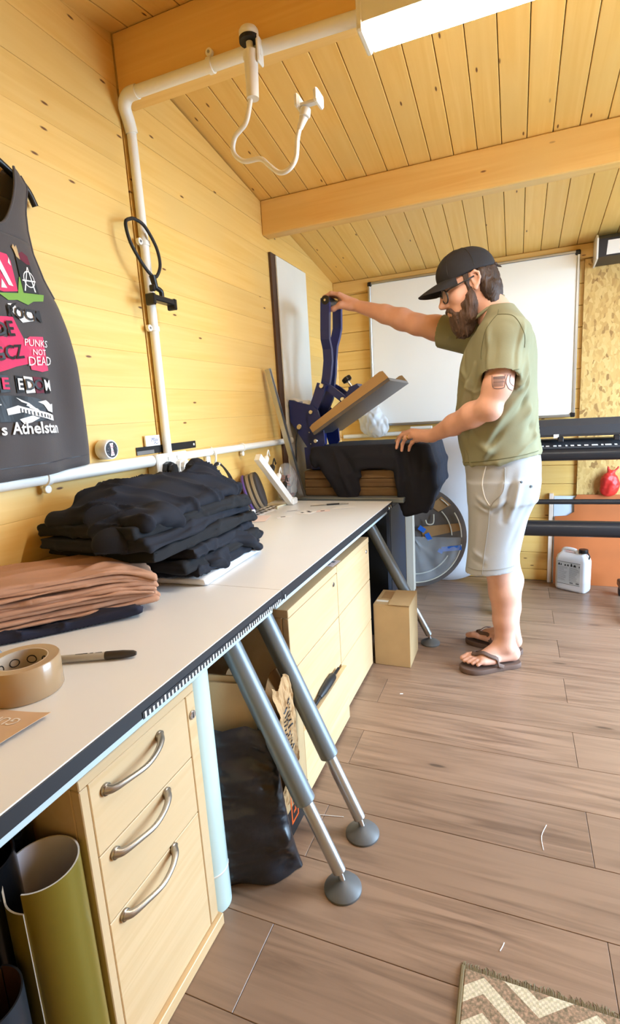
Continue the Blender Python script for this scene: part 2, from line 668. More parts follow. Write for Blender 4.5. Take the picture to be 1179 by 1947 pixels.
        for ax in range(3):
            j, k = [(1, 2), (2, 0), (0, 1)][ax]
            A = np.take(I8, range(0, F.shape[ax] - 1), axis=ax)
            B = np.take(I8, range(1, F.shape[ax]), axis=ax)
            for flip, m in ((False, A & ~B), (True, ~A & B)):
                E = np.argwhere(m)
                E = E[(E[:, j] > 0) & (E[:, k] > 0)]
                qs = []
                for (dj, dk) in ((-1, -1), (0, -1), (0, 0), (-1, 0)):
                    e = E.copy()
                    e[:, j] += dj
                    e[:, k] += dk
                    ok = np.all(e < np.array(idx.shape), axis=1)
                    e = np.minimum(e, np.array(idx.shape) - 1)
                    qs.append(idx[e[:, 0], e[:, 1], e[:, 2]])
                q = np.stack(qs, 1)
                Q.append(q[:, ::-1] if flip else q)
        Q = np.concatenate(Q)
        Q = Q[(Q >= 0).all(1)]
        return V, Q

    def build(s, name, m, parent=None, loc=None, disp=None, smooth_it=0):
        V, Q = s.mesh()
        base = np.array(loc if loc is not None else wl(parent))
        me = bpy.data.meshes.new(name)
        me.vertices.add(len(V))
        me.loops.add(len(Q) * 4)
        me.polygons.add(len(Q))
        me.loops.foreach_set('vertex_index', Q.ravel().astype(np.int32))
        me.polygons.foreach_set('loop_start', np.arange(0, len(Q) * 4, 4, dtype=np.int32))
        for it in range(smooth_it):     # light laplacian smoothing
            acc = np.zeros_like(V)
            cn = np.zeros(len(V))
            for a in range(4):
                for b in (1, 3):
                    np.add.at(acc, Q[:, a], V[Q[:, (a + b) % 4]])
                    np.add.at(cn, Q[:, a], 1)
            V = V * 0.5 + 0.5 * acc / np.maximum(cn, 1)[:, None]
        if disp:
            e1, e2 = V[Q[:, 2]] - V[Q[:, 0]], V[Q[:, 3]] - V[Q[:, 1]]
            fn = np.cross(e1, e2)
            nn = np.zeros_like(V)
            for a in range(4):
                np.add.at(nn, Q[:, a], fn)
            nn /= np.maximum(np.linalg.norm(nn, axis=1), 1e-12)[:, None]
            V = V + nn * disp(V, nn)[:, None]
        me.vertices.foreach_set('co', (V - base).astype(np.float32).ravel())
        me.polygons.foreach_set('use_smooth', np.ones(len(Q), bool))
        for k in (m if isinstance(m, (list, tuple)) else [m]):
            me.materials.append(MATS[k])
        me.update(calc_edges=True)
        o = link(name, me, parent)
        if loc is not None and not parent:
            o.location = loc
            WL[o.name] = Vector(loc)
        return o


def wav(V, f, seed=0, oct=3):
    """cheap warped-sine noise in [-1, 1] over points V (n, 3); f = (fx, fy, fz)"""
    rs = np.random.RandomState(seed)
    P = V * np.array(f)
    out, amp, tot = 0, 1.0, 0
    for o in range(oct):
        q = P
        for r in range(2):
            D = rs.normal(size=(3, 3))
            q = q + 0.6 * np.sin(q @ D + rs.uniform(0, 6, 3))
        d = rs.normal(size=3)
        d /= np.linalg.norm(d)
        out = out + amp * np.sin(q @ d * 2.2 + rs.uniform(0, 6))
        tot += amp
        amp *= 0.55
        P = P * 1.9
    return out / tot


def folds(V, lines):
    """ridges (amp > 0) and creases (amp < 0) along segments a-b, for pushing cloth along its normals"""
    out = np.zeros(len(V))
    for a, b, w, amp in lines:
        a, b = np.array(a, float), np.array(b, float)
        ba = b - a
        t = (V - a) @ ba / (ba @ ba)
        tc = np.clip(t, 0, 1)
        d2 = ((V - a - tc[:, None] * ba) ** 2).sum(1)
        out += amp * np.exp(-d2 / (w * w)) * np.clip(np.sin(np.pi * (0.12 + 0.76 * tc)), 0, 1)
    return out


def creases(V, axis, f_long, f_cross, seed, p=3.0):
    """ridged noise stretched along an axis: sharp soft-edged creases in [0, 1]"""
    a = np.array(axis, float)
    a /= np.linalg.norm(a)
    t = (V @ a)[:, None] * a
    Q = t * f_long + (V - t) * f_cross
    return (1 - np.abs(wav(Q, (1, 1, 1), seed, 2))) ** p
# ---------------------------------------------------------------- the room
def ceil_z(y):
    return 2.30 - 0.165 * abs(y - 1.5)


def struct(o):
    o['kind'] = 'structure'
    return o


# floor: laminate planks across the room
fl = struct(MB().box((-0.05, NY - 0.05, -0.08), (RX + 0.05, BY + 0.05, -0.004)).build('floor', 'under_floor'))
for k in range(-7, 14):
    y0, y1 = max(0.857 + 0.1905 * k, NY), min(0.857 + 0.1905 * (k + 1), BY)
    js = [x for x in ([-0.04, 1.34, 2.72] if k % 2 == 0 else [0.645, 2.025]) if 0.02 < x < RX - 0.02]
    xs = [0.0] + js + [RX]
    for a, b in zip(xs[:-1], xs[1:]):
        plank('floor_plank', 'laminate', fl, ((a + b) / 2, (y0 + y1) / 2, -0.006), (b - a - 0.0012, y1 - y0 - 0.0012, 0.012), bev=0.0008)
ground = struct(MB().box((-14, -14, -0.3), (18, 18, -0.2)).build('ground', mat('paving', (150, 146, 138), 0.9, vs=0.6)))

# left wall with its gable: boards in two lengths meeting behind the conduit
RM = Matrix(((0, 0, 1), (1, 0, 0), (0, 1, 0)))          # board frame on the left wall
pts = [(NY, 0), (BY, 0), (BY, ceil_z(BY)), (1.5, 2.3), (NY, ceil_z(NY))]
wlft = struct(MB().prism(pts, (-0.06, 0, 0), (0, 1, 0), (0, 0, 1), (0.038, 0, 0)).build('wall_left', 'gap'))


def clip_poly(P, f):
    out = []
    for i in range(len(P)):
        a, b = P[i], P[(i + 1) % len(P)]
        fa, fb = f(a), f(b)
        if fa <= 0:
            out.append(a)
        if (fa < 0 < fb) or (fb < 0 < fa):
            t = fa / (fa - fb)
            out.append((a[0] + (b[0] - a[0]) * t, a[1] + (b[1] - a[1]) * t))
    return out


zj = [0.0] + [0.0305 + 0.1115 * k for k in range(1, 21)] + [2.31]
zj = [z for z in zj if z < 2.3] + [2.31]
for z0, z1 in zip(zj[:-1], zj[1:]):
    for (a, b) in ((NY, 1.4620), (1.4685, BY)):
        if z1 < min(ceil_z(a), ceil_z(b)):
            o = plank('wall_board', 'pine', wlft, (-0.011, (a + b) / 2, (z0 + z1) / 2), (b - a, z1 - z0 - 0.0003, 0.022), bev=0.0006)
            o.rotation_euler = RM.to_euler()
        else:
            P = clip_poly([(a, z0), (b, z0), (b, z1 - 0.0012), (a, z1 - 0.0012)], lambda p: p[1] - ceil_z(p[0]))
            if len(P) >= 3:
                cy, cz = sum(p[0] for p in P) / len(P), sum(p[1] for p in P) / len(P)
                m = MB().prism([(p[0] - cy, p[1] - cz) for p in P], (0, 0, -0.011), (1, 0, 0), (0, 1, 0), (0, 0, 0.022))
                me = bpy.data.meshes.new('wall_board')
                me.from_pydata(m.v, [], m.f)
                me.materials.append(MATS['pine'])
                o = link('wall_board', me, wlft, (-0.011, cy, cz))
                o.rotation_euler = RM.to_euler()

# back wall
RB = Matrix(((1, 0, 0), (0, 0, -1), (0, 1, 0)))
wb = struct(MB().box((-0.05, BY + 0.022, 0), (RX + 0.05, BY + 0.07, 2.05)).build('wall_back', 'gap'))
bz = [0, .073, .185, .297, .409, .515, .626, .741, .853, .965, 1.076, 1.189, 1.305, 1.417, 1.536, 1.656, 1.773, 1.894, 1.985]
for z0, z1 in zip(bz[:-1], bz[1:]):
    o = plank('wall_board', 'pine', wb, (RX / 2, BY + 0.011, (z0 + z1) / 2), (RX, z1 - z0 - 0.002, 0.022), bev=0.0025)
    o.rotation_euler = RB.to_euler()

# right wall (with an open doorway) and near wall, both beyond the frame
mb = MB()
y0, y1, z0, z1 = DOOR1
gp = [(NY, 0), (y0, 0), (y0, z1), (y1, z1), (y1, 0), (BY, 0), (BY, ceil_z(BY)), (1.5, 2.3), (NY, ceil_z(NY))]
mb.prism(gp[0:3] + [(y0, ceil_z(y0)), gp[8]], (RX, 0, 0), (0, 1, 0), (0, 0, 1), (0.05, 0, 0))
mb.prism([(y0, z1), (y1, z1), (y1, ceil_z(y1)), (1.5, 2.3), (y0, ceil_z(y0))], (RX, 0, 0), (0, 1, 0), (0, 0, 1), (0.05, 0, 0))
mb.prism([(y1, 0), (BY, 0), (BY, ceil_z(BY)), (y1, ceil_z(y1))], (RX, 0, 0), (0, 1, 0), (0, 0, 1), (0.05, 0, 0))
struct(mb.build('wall_right', 'pine'))
mb = MB().box((-0.05, NY - 0.05, 0), (RX + 0.05, NY, 2.0))
struct(mb.build('wall_near', 'pine'))

# ceiling: boards running down each slope from the ridge
sl = math.atan(0.165)
cb = MB()
for (ya, yb) in ((NY - 0.1, 1.5), (1.5, BY + 0.1)):
    a, b = Vector((0, ya, ceil_z(ya) + 0.024)), Vector((0, yb, ceil_z(yb) + 0.024))
    cb.add([(-0.1, a.y, a.z), (RX + 0.1, a.y, a.z), (RX + 0.1, b.y, b.z), (-0.1, b.y, b.z)] + [(-0.1, a.y, a.z + 0.05), (RX + 0.1, a.y, a.z + 0.05), (RX + 0.1, b.y, b.z + 0.05), (-0.1, b.y, b.z + 0.05)],
           [(3, 2, 1, 0), (4, 5, 6, 7), (0, 1, 5, 4), (1, 2, 6, 5), (2, 3, 7, 6), (3, 0, 4, 7)])
ce = struct(cb.build('ceiling', 'gap'))
for sgn in (1, -1):
    ya, yb = (1.5, BY) if sgn > 0 else (NY, 1.5)
    L = (yb - ya) / math.cos(sl)
    my, mz = (ya + yb) / 2, (ceil_z(ya) + ceil_z(yb)) / 2
    xl = Vector((0, math.cos(sl), -sgn * math.sin(sl)))
    yl = Vector((-1, 0, 0))
    zl = xl.cross(yl)
    Rm = Matrix((xl, yl, zl)).transposed()
    xs = [-0.02] + [0.057 + 0.0925 * k for k in range(0, 29)] + [RX]
    for a, b in zip(xs[:-1], xs[1:]):
        o = plank('ceiling_board', 'pine', ce, Vector(((a + b) / 2, my, mz)) + zl * 0.009, (L, b - a - 0.0028, 0.018), bev=0.0018)
        o.rotation_euler = Rm.to_euler()

# beams and the top rail of the back wall
def beam(name, lo, hi):
    c = [(lo[i] + hi[i]) / 2 for i in range(3)]
    d = (hi[0] - lo[0], hi[1] - lo[1], hi[2] - lo[2])
    b = MB().box([-v / 2 for v in (d[0], d[2], d[1])], [v / 2 for v in (d[0], d[2], d[1])], 0.004)
    me = bpy.data.meshes.new(name)
    me.from_pydata(b.v, [], b.f)
    me.materials.append(MATS['pine_beam'])
    o = link(name, me, None, c)
    o.rotation_euler = RB.to_euler()
    return struct(o)


beam('trim_1', (0.0005, 1.465, 2.115), (RX, 1.535, 2.294))
beam('trim_2', (0.0005, 2.42, 1.992), (RX, 2.49, 2.145))
beam('trim_3', (0.0005, 3.445, 1.9), (RX, 3.469, 1.976))
# ---------------------------------------------------------------- lamp
L = thing('strip_light', 'long white batten light glowing under the ridge beam', 'ceiling light', (0.775, 1.45, 2.04))
LX1 = 2.0
MB().box((0.778, 1.400, 2.052), (LX1, 1.500, 2.114), 0.004).build('housing', 'lamp_white', L)
MB().box((0.790, 1.403, 2.0405), (LX1 - 0.012, 1.497, 2.0515), 0.004).build('diffuser', 'glow', L)
for x in (0.772, LX1 - 0.010):
    MB().box((x, 1.398, 2.039), (x + 0.016, 1.502, 2.1145), 0.004).build('end_cap', 'lamp_white', L)
# ---------------------------------------------------------------- work tables
mat('tick_white', (220, 220, 216), 0.5)
mat('foot_grey', (92, 92, 92), 0.45, var=0.06)


def table_leg(parent, top, kink, foot):
    top, kink, foot = Vector(top), Vector(kink), Vector(foot)
    lg = MB().cyl(top, kink, 0.026, n=24, bev=0.003).build('leg', 'leg_grey', parent, smooth='auto')
    MB().cyl(kink - (kink - top).normalized() * 0.01, foot + Vector((0, 0, 0.03)) + (kink - foot).normalized() * 0.02, 0.0165, n=20).build('leg_extension', 'alu', lg, smooth='auto')
    MB().cyl(foot + Vector((0, 0, 0.022)), foot + Vector((0, 0, 0.03)) + (kink - foot).normalized() * 0.025, 0.008, n=12).build('ball_pin', 'chrome', lg, smooth='auto')
    MB().lathe(foot, [(0.001, 0), (0.046, 0), (0.046, 0.005), (0.040, 0.012), (0.02, 0.021), (0.009, 0.027), (0.001, 0.028)], 28).build('foot_disc', 'foot_grey', lg, smooth='auto')


def work_table(label, y0, y1, legs):
    t = thing('work_table', label, 'table', (0.315, (y0 + y1) / 2, 0), 'white work tables along the left wall')
    MB().box((0.012, y0, 0.694), (0.6135, y1, 0.72), 0.0012).build('tabletop', 'table_top', t)
    MB().box((0.6135, y0, 0.6935), (0.6155, y1, 0.7188), 0.0006).build('edge_band', 'table_edge', t)
    MB().box((0.565, y0 + 0.01, 0.662), (0.592, y1 - 0.01, 0.6935), 0.003).build('front_rail', 'rail_light', t)
    MB().box((0.06, y0 + 0.01, 0.662), (0.09, y1 - 0.01, 0.6935), 0.003).build('rear_rail', 'alu', t)
    for (yt, yf) in legs:
        tp = Vector((0.488, yt, 0.668))
        ft = Vector((0.768, yf, 0.0005))
        table_leg(t, tp, tp.lerp(ft + Vector((0, 0, 0.03)), 0.70), ft)
        tp = Vector((0.33, yt, 0.668))
        ft = Vector((0.075, yf, 0.0005))
        table_leg(t, tp, tp.lerp(ft + Vector((0, 0, 0.03)), 0.70), ft)
        MB().box((0.1, yt - 0.03, 0.655), (0.565, yt + 0.03, 0.69), 0.004).build('cross_bar', 'leg_grey', t)
    return t


ta = work_table('long white work table nearest the camera, carrying the shirt piles', -0.36, 1.0855, ((0.99, 0.99), (-0.2, -0.2)))
tb = work_table('long white work table at the far end, with paper scraps on it', 1.0865, 2.318, ((1.165, 1.165), (2.27, 2.385)))
# measuring strips let into the front edges
for t, a, b in ((ta, 0.565, 1.078), (tb, 1.094, 1.108)):
    r = MB().box((0.616, a, 0.6925), (0.6168, b, 0.7045)).build('ruler_strip', 'table_edge', t)
    m = MB()
    y = a + 0.004
    k = 0
    while y < b - 0.003:
        m.box((0.6169, y, 0.6932), (0.6173, y + 0.0042, 0.7035 if k % 5 == 0 else 0.7012))
        y += 0.0098
        k += 1
    m.build('tick_marks', 'tick_white', r)
for yy in (2.235, 2.275):
    MB().cyl((0.6156, yy, 0.703), (0.622, yy, 0.703), 0.009, n=14, bev=0.002).build('edge_bolt', 'chrome', tb, smooth='auto')

# ---------------------------------------------------------------- drawer pedestal
mat('keyhole', (60, 58, 54), 0.4)
P = thing('drawer_pedestal', 'pale maple three-drawer pedestal with curved nickel handles under the near table', 'drawers', (0.28, 0.66, 0))
y0, y1 = 0.506, 0.815


def board(name, m, lo, hi, parent, bev=0.0015):
    """a panel whose grain runs along Y"""
    c = [(lo[i] + hi[i]) / 2 for i in range(3)]
    d = [hi[i] - lo[i] for i in range(3)]
    b = MB().box((-d[1] / 2, -d[2] / 2, -d[0] / 2), (d[1] / 2, d[2] / 2, d[0] / 2), bev)
    me = bpy.data.meshes.new(name)
    me.from_pydata(b.v, [], b.f)
    me.materials.append(MATS[m])
    o = link(name, me, parent, c)
    o.rotation_euler = RM.to_euler()
    ROTM[o.name] = Matrix.Translation(c) @ RM.to_4x4()
    WL[o.name] = Vector((0, 0, 0))
    return o


board('carcass', 'maple', (0.05, y0, 0.03), (0.506, y1, 0.587), P)
board('top_panel', 'maple', (0.05, y0, 0.588), (0.526, y1, 0.606), P)
board('stile', 'maple', (0.507, y0, 0.031), (0.526, y0 + 0.017, 0.587), P)
st = board('stile', 'maple', (0.507, 0.787, 0.031), (0.526, y1, 0.587), P)
lk = MB().cyl((0.5262, 0.801, 0.541), (0.5295, 0.801, 0.541), 0.0095, n=18, bev=0.001).build('lock', 'chrome', st, smooth='auto')
MB().box((0.5296, 0.7995, 0.535), (0.5300, 0.8025, 0.547)).build('keyhole', 'keyhole', st)
board('plinth', 'maple', (0.06, y0 - 0.004, 0.001), (0.536, y1 + 0.006, 0.029), P)


def bow_handle(parent, x, ya, yb, z):
    pts = smooth_path([(x, ya, z - 0.002), (x + 0.010, ya + 0.008, z - 0.004), (x + 0.019, ya + 0.032, z - 0.004), (x + 0.027, (ya + yb) / 2, z - 0.004), (x + 0.022, yb - 0.034, z - 0.002),
                       (x + 0.012, yb - 0.010, z + 0.002), (x, yb, z + 0.003)], 5)
    n = len(pts)
    m = MB()
    R = [0.0048 + 0.0052 * abs(2 * i / (n - 1) - 1) ** 2.2 for i in range(n)]
    m.tube(pts, R, 12)
    m.cyl((x - 0.001, ya, z - 0.002), (x + 0.004, ya, z - 0.002), 0.0105, n=14)
    m.cyl((x - 0.001, yb, z + 0.003), (x + 0.004, yb, z + 0.003), 0.0105, n=14)
    return m.build('handle', 'satin_nickel', parent, smooth=True)


for (za, zb, zh) in ((0.4535, 0.587, 0.558), (0.3225, 0.4515, 0.436), (0.031, 0.3205, 0.311)):
    d = board('drawer_front', 'maple', (0.507, y0 + 0.0185, za), (0.5255, 0.7855, zb), P)
    bow_handle(d, 0.526, 0.556, 0.696, zh)

# ---------------------------------------------------------------- pair of drawer cabinets under the far table
def cabinet(label, y0, y1, grooved, open_d):
    c = thing('drawer_cabinet', label, 'drawers', (0.3, (y0 + y1) / 2, 0), 'pair of maple cabinets under the far table')
    board('carcass', 'maple', (0.06, y0, 0.012), (0.534, y1, 0.5775), c)
    board('top_panel', 'maple', (0.06, y0, 0.578), (0.556, y1, 0.602), c)
    for (za, zb, op) in ((0.4125, 0.575 if grooved else 0.577, 0), (0.2265, 0.4095, 0), (0.014, 0.2235, open_d)):
        d = board('drawer_front', 'maple', (0.536 + op, y0 + 0.001, za), (0.555 + op, y1 - 0.001, zb), c)
        if op:
            for ys in (y0 + 0.03, y1 - 0.042):
                MB().box((0.5345, ys, za + 0.03), (0.535 + op, ys + 0.012, zb - 0.03)).build('drawer_side', 'maple', d)
    yl = y0 + 0.385 if grooved else y1 - 0.045
    MB().cyl((0.5555, yl, 0.548), (0.5585, yl, 0.548), 0.0085, n=18, bev=0.001).build('lock', 'chrome', c, smooth='auto')
    MB().box((0.5586, yl - 0.0012, 0.543), (0.5589, yl + 0.0012, 0.553)).build('keyhole', 'keyhole', c)
    return c


cabinet('maple drawer cabinet with its lowest drawer ajar, beside the silver table legs', 1.235, 1.664, True, 0.024)
cabinet('maple drawer cabinet with all drawers shut, beside the cardboard box', 1.667, 2.097, False, 0.0)
T = thing('hand_tool', 'dark handled tool poking out along the ajar drawer', 'tool', (0.56, 1.5, 0.24))
MB().tube([(0.5655, 1.60, 0.242), (0.5655, 1.545, 0.243)], [0.005, 0.006], 10).build('shank', 'black_plastic', T, smooth='auto')
MB().tube([(0.5655, 1.548, 0.243), (0.5655, 1.535, 0.243), (0.5655, 1.49, 0.243), (0.5655, 1.44, 0.241), (0.5655, 1.405, 0.239)], [0.008, 0.0145, 0.0155, 0.013, 0.008], 14).build('grip', 'dark_plastic', T, smooth='auto')
MB().tube([(0.5655, 1.41, 0.239), (0.5655, 1.33, 0.234), (0.5655, 1.30, 0.233)], [0.007, 0.006, 0.003], 10).build('tail', 'black_plastic', T, smooth='auto')

# ---------------------------------------------------------------- cardboard box by the cabinets
B = thing('cardboard_box', 'brown cardboard box with one flap folded, beside the drawer cabinets', 'box', (0.64, 2.21, 0))
bx0, bx1, by0, by1, bh = 0.5605, 0.722, 2.115, 2.305, 0.288
for nm, lo, hi in (('side_panel', (bx0, by0, 0.001), (bx1, by0 + 0.004, bh)), ('side_panel', (bx0, by1 - 0.004, 0.001), (bx1, by1, bh)),
                   ('side_panel', (bx0, by0 + 0.0042, 0.001), (bx0 + 0.004, by1 - 0.0042, bh)), ('side_panel', (bx1 - 0.004, by0 + 0.0042, 0.001), (bx1, by1 - 0.0042, bh)),
                   ('bottom_panel', (bx0 + 0.0042, by0 + 0.0042, 0.001), (bx1 - 0.0042, by1 - 0.0042, 0.005))):
    MB().box(lo, hi, 0.001).build(nm, 'cardboard', B)
MB().box((bx0 + 0.001, by0 + 0.001, bh + 0.0005), (bx0 + 0.085, by1 - 0.001, bh + 0.003), 0.001).build('flap', 'cardboard', B)
MB().box((bx0 + 0.018, by0 + 0.075, bh + 0.0031), (bx0 + 0.066, by1 - 0.02, bh + 0.0035)).build('tape_strip', 'cardboard_dark', B)
MB().prism([(bx0 + 0.07, by0 - 0.004), (bx1 + 0.002, by0 - 0.003), (bx1 + 0.001, by1), (bx0 + 0.064, by1 - 0.004)], (0, 0, bh + 0.0038), (1, 0, 0), (0, 1, 0), (0, 0, 0.0035)).build('flap', 'cardboard', B)
MB().box((bx0 + 0.005, by0 + 0.03, bh + 0.0032), (bx0 + 0.060, by0 + 0.052, bh + 0.0036)).build('tape_strip', mat('label_white', (226, 220, 210), 0.5), B)

# ---------------------------------------------------------------- things leaning under the tables
d1 = Vector((0.84, 0.543, 0)).normalized()
nrm = Vector((d1.y, -d1.x, 0))
for i in range(3):
    o0 = Vector((0.43, 0.888, 0.02)) - nrm * (0.010 + 0.0085 * i) + d1 * (0.004 * i)
    h = (0.53, 0.545, 0.535)[i]
    sh = MB().prism([(0, 0), (0.185 - 0.004 * i, 0), (0.183 - 0.006 * i, h - 0.04), (0.0, h)], o0, d1, (0, 0, 1), -nrm * 0.006).build('cardboard_sheet', 'cardboard')
    tag(sh, ('front cardboard sheet standing in the black plastic sack', 'middle cardboard sheet standing in the black plastic sack', 'rearmost cardboard sheet standing in the black plastic sack')[i], 'cardboard', 'cardboard sheets in the sack')

mat('sack_black', (36, 36, 40), 0.28, var=0.15, bump=0.5, bs=26)
m = MB()


def sackf(u, v):
    # u around the flattened sack, v up
    a = 2 * PI * u
    ca, sa = math.cos(a), math.sin(a)
    w = 0.108 - 0.012 * v + 0.02 * (1 - v) ** 4
    th = 0.030 + 0.012 * math.sin(v * 5)
    px = math.copysign(abs(ca) ** 0.6, ca) * w
    py = math.copysign(abs(sa) ** 0.7, sa) * th
    c = Vector((0.525, 0.944, 0)) + d1 * (px + 0.0 * v + 0.018 * (1 - v)) - nrm * py
    cr = 0.012 * mn.noise(Vector((px * 16, v * 8, py * 9))) + 0.006 * mn.noise(Vector((px * 40 + v * 9, v * 22, 3))) + 0.006 * math.sin(v * 22 + px * 30) * (1 - v)
    c += nrm * cr * (1.0 if sa < 0 else 0.3)
    return (c.x, c.y, 0.003 + v * (0.425 + 0.03 * (-ca) + 0.008 * mn.noise(Vector((a * 3, 3, 1)))))


m.grid(sackf, 80, 60)
m.grid(lambda u, v: tuple(Vector(sackf(u, 0)).lerp(Vector((0.54, 0.95, 0.003)), v)), 56, 3)
sk = m.build('plastic_sack', 'sack_black', smooth=True)
tag(sk, 'black plastic sack holding upright cardboard sheets behind the table leg', 'sack')

# printed box with a black base and an orange emblem
mat('print_black', (28, 27, 28), 0.5)
mat('print_orange', (226, 96, 34), 0.5)
X = thing('printed_box', 'open cardboard carton with black base band and orange emblem behind the table legs', 'box', (0.53, 1.16, 0))
px0, px1, py0, py1, ph = 0.43, 0.588, 1.045, 1.222, 0.36
for lo, hi in (((px0, py0, 0.001), (px1, py0 + 0.004, ph)), ((px0, py1 - 0.004, 0.001), (px1, py1, ph)), ((px0, py0 + 0.0042, 0.001), (px0 + 0.004, py1 - 0.0042, ph)), ((px1 - 0.004, py0 + 0.0042, 0.001), (px1, py1 - 0.0042, ph))):
    MB().box(lo, hi, 0.001).build('side_panel', 'cardboard', X)
MB().box((px0 + 0.0042, py0 + 0.0042, 0.001), (px1 - 0.0042, py1 - 0.0042, 0.005)).build('bottom_panel', 'cardboard', X)
m = MB().box((px1, py0 - 0.0004, 0.001), (px1 + 0.0006, py1, 0.085)).box((px0, py0 - 0.0006, 0.001), (px1 + 0.0006, py0, 0.085))
m.build('black_band', 'print_black', X)
m = MB()
for (lo, hi) in (((1.098, 0.035), (1.104, 0.125)), ((1.138, 0.035), (1.144, 0.125)), ((1.104, 0.035), (1.138, 0.042)), ((1.104, 0.118), (1.138, 0.125)), ((1.113, 0.06), (1.130, 0.068)), ((1.122, 0.068), (1.130, 0.1)), ((1.113, 0.09), (1.122, 0.1))):
    m.box((px1 + 0.0007, lo[0], lo[1]), (px1 + 0.0012, hi[0], hi[1]))
m.build('orange_emblem', 'print_orange', X)
MB().cyl((0.545, py0 - 0.0004, 0.175), (0.545, py0 - 0.0009, 0.175), 0.033, n=28).build('round_print', 'print_black', X)
v, f = text_poly('!!', 0.02, True)
MB().add([(0.552 + a, py0 - 0.0011, 0.188 + b) for a, b in v], f).build('print_mark', 'label_white', X)
for s_, (dx, dz) in enumerate(((-0.05, 0.085), (-0.02, 0.085))):
    ya, yb = (py0, py1)
    xx = px1 if s_ == 0 else px0
    MB().grid(lambda u, v: (xx + dx * v + 0.006 * math.sin(u * 9), ya + (yb - ya) * u, ph + dz * v * (1 - 0.15 * math.sin(7 * u))), 10, 4, 0.003).build('flap', 'cardboard_dark', X)
# crumpled brown packing paper with printing on it
mat('kraft', (178, 142, 98), 0.75, var=0.15, vs=14, bump=0.3, bs=30)
K = thing('packing_paper', 'crumpled brown packing paper with dark printing, stuffed in the carton by the table legs', 'paper', (0.6, 1.13, 0.2))


def pap(u, v, e=0.0):
    y = 1.030 + 0.098 * u + 0.005 * math.sin(9 * v)
    z = 0.135 + 0.335 * v + 0.012 * math.sin(8 * u + 2)
    x = 0.598 + 0.012 * math.sin(v * 3.1) + 0.008 * mn.noise(Vector((u * 5, v * 7, 0))) + 0.005 * mn.noise(Vector((u * 14, v * 16, 4))) - 0.02 * max(0, v - 0.75) + e
    return (max(x, 0.5905 + e), y, z)


MB().grid(pap, 26, 40, 0.0012).build('sheet', 'kraft', K)
rr = random.Random(3)
m = MB()
for i in range(15):
    v0 = 0.32 + 0.035 * i
    for c0, c1 in ((0.30, 0.30 + 0.12 + 0.1 * rr.random()), (0.56, 0.56 + 0.05 + 0.14 * rr.random())):
        m.grid(lambda u, v: pap(c0 + (c1 - c0) * u, v0 + 0.012 * v, 0.0015), 5, 1)
m.build('printing', 'print_black', K)

# rolls of vinyl and film standing on the floor
def roll(name, label, c, r, h, tilt, m_out, m_in, m_edge, notch=0.0, th=0.0025, group=None, core=None, cat='vinyl roll', seam=None):
    t = thing(name, label, cat, c, group)
    c = Vector(c)
    tv = Vector((tilt[0], tilt[1], 1))

    def fn(u, v, rad):
        a = seam_a + 2 * PI * u
        rr_ = rad + 0.0022 * u
        zz = h * v
        if notch and u > 0.86:
            zz = (h - notch) * v
        return tuple(c + Vector((rr_ * math.cos(a), rr_ * math.sin(a), 0.001)) + tv * zz)
    seam_a = seam if seam is not None else -1.0
    b = MB()
    b.grid(lambda u, v: fn(u, v, r), 60, 10)
    b.build('outer_face', m_out, t, smooth=True)
    b = MB()
    b.grid(lambda u, v: fn(1 - u, v, r - th), 60, 10)
    b.build('inner_face', m_in, t, smooth=True)
    b = MB()
    b.grid(lambda u, v: tuple(Vector(fn(u, 1, r)) * (1 - v) + Vector(fn(u, 1, r - th)) * v), 60, 1)
    b.grid(lambda u, v: tuple(Vector(fn(0, u, r)) * v + Vector(fn(0, u, r - th)) * (1 - v)), 4, 1)
    b.grid(lambda u, v: tuple(Vector(fn(1, u, r)) * (1 - v) + Vector(fn(1, u, r - th)) * v), 4, 1)
    b.build('rim', m_edge, t)
    return t


mat('vinyl_gold', (132, 116, 42), 0.34, metal=0.45, var=0.06)
mat('vinyl_liner', (206, 200, 206), 0.6, var=0.03)
mat('vinyl_black', (14, 14, 16), 0.18, var=0.1)
mat('vinyl_navy', (22, 34, 44), 0.3, var=0.1)
mat('film_pale', (206, 226, 222), 0.3, var=0.03)
mat('tube_brown', (70, 40, 30), 0.7)
roll('vinyl_roll', 'olive gold vinyl roll with pale liner standing beside the drawer pedestal', (0.503, 0.4455, 0.0), 0.052, 0.505, (-0.015, 0.006), 'vinyl_gold', 'vinyl_liner', 'label_white', notch=0.03, seam=-1.25)
roll('vinyl_roll', 'glossy black vinyl roll standing left of the gold roll', (0.418, 0.405, 0.0), 0.052, 0.525, (-0.01, 0.0), 'vinyl_black', 'tube_brown', 'dark_plastic', seam=2.0)
roll('vinyl_roll', 'dark blue-grey vinyl roll at the very left edge under the table', (0.498, 0.335, 0.0), 0.045, 0.40, (0.0, 0.0), 'vinyl_navy', 'tube_brown', 'dark_plastic', seam=2.0)
for _p, _h, _r, _l in (((0.405, 0.475, 0.0), 0.56, 0.026, 'slim black roll added behind the gold roll to shade the pedestal side'), ((0.40, 0.285, 0.0), 0.58, 0.05, 'tall black roll added behind the dark blue-grey roll to block light'), ((0.31, 0.40, 0.0), 0.60, 0.05, 'tall black roll added deepest under the near table to block light')):  # extra rolls, added to keep light off the pedestal side
    roll('vinyl_roll', _l, _p, _r, _h, (0, 0), 'vinyl_black', 'tube_brown', 'dark_plastic', seam=2.0)
pr = roll('film_roll', 'pale blue-white film roll standing upright behind the drawer pedestal', (0.483, 0.863, 0.0), 0.040, 0.655, (-0.004, 0.0), 'film_pale', 'vinyl_liner', 'label_white', cat='film roll', seam=2.4)
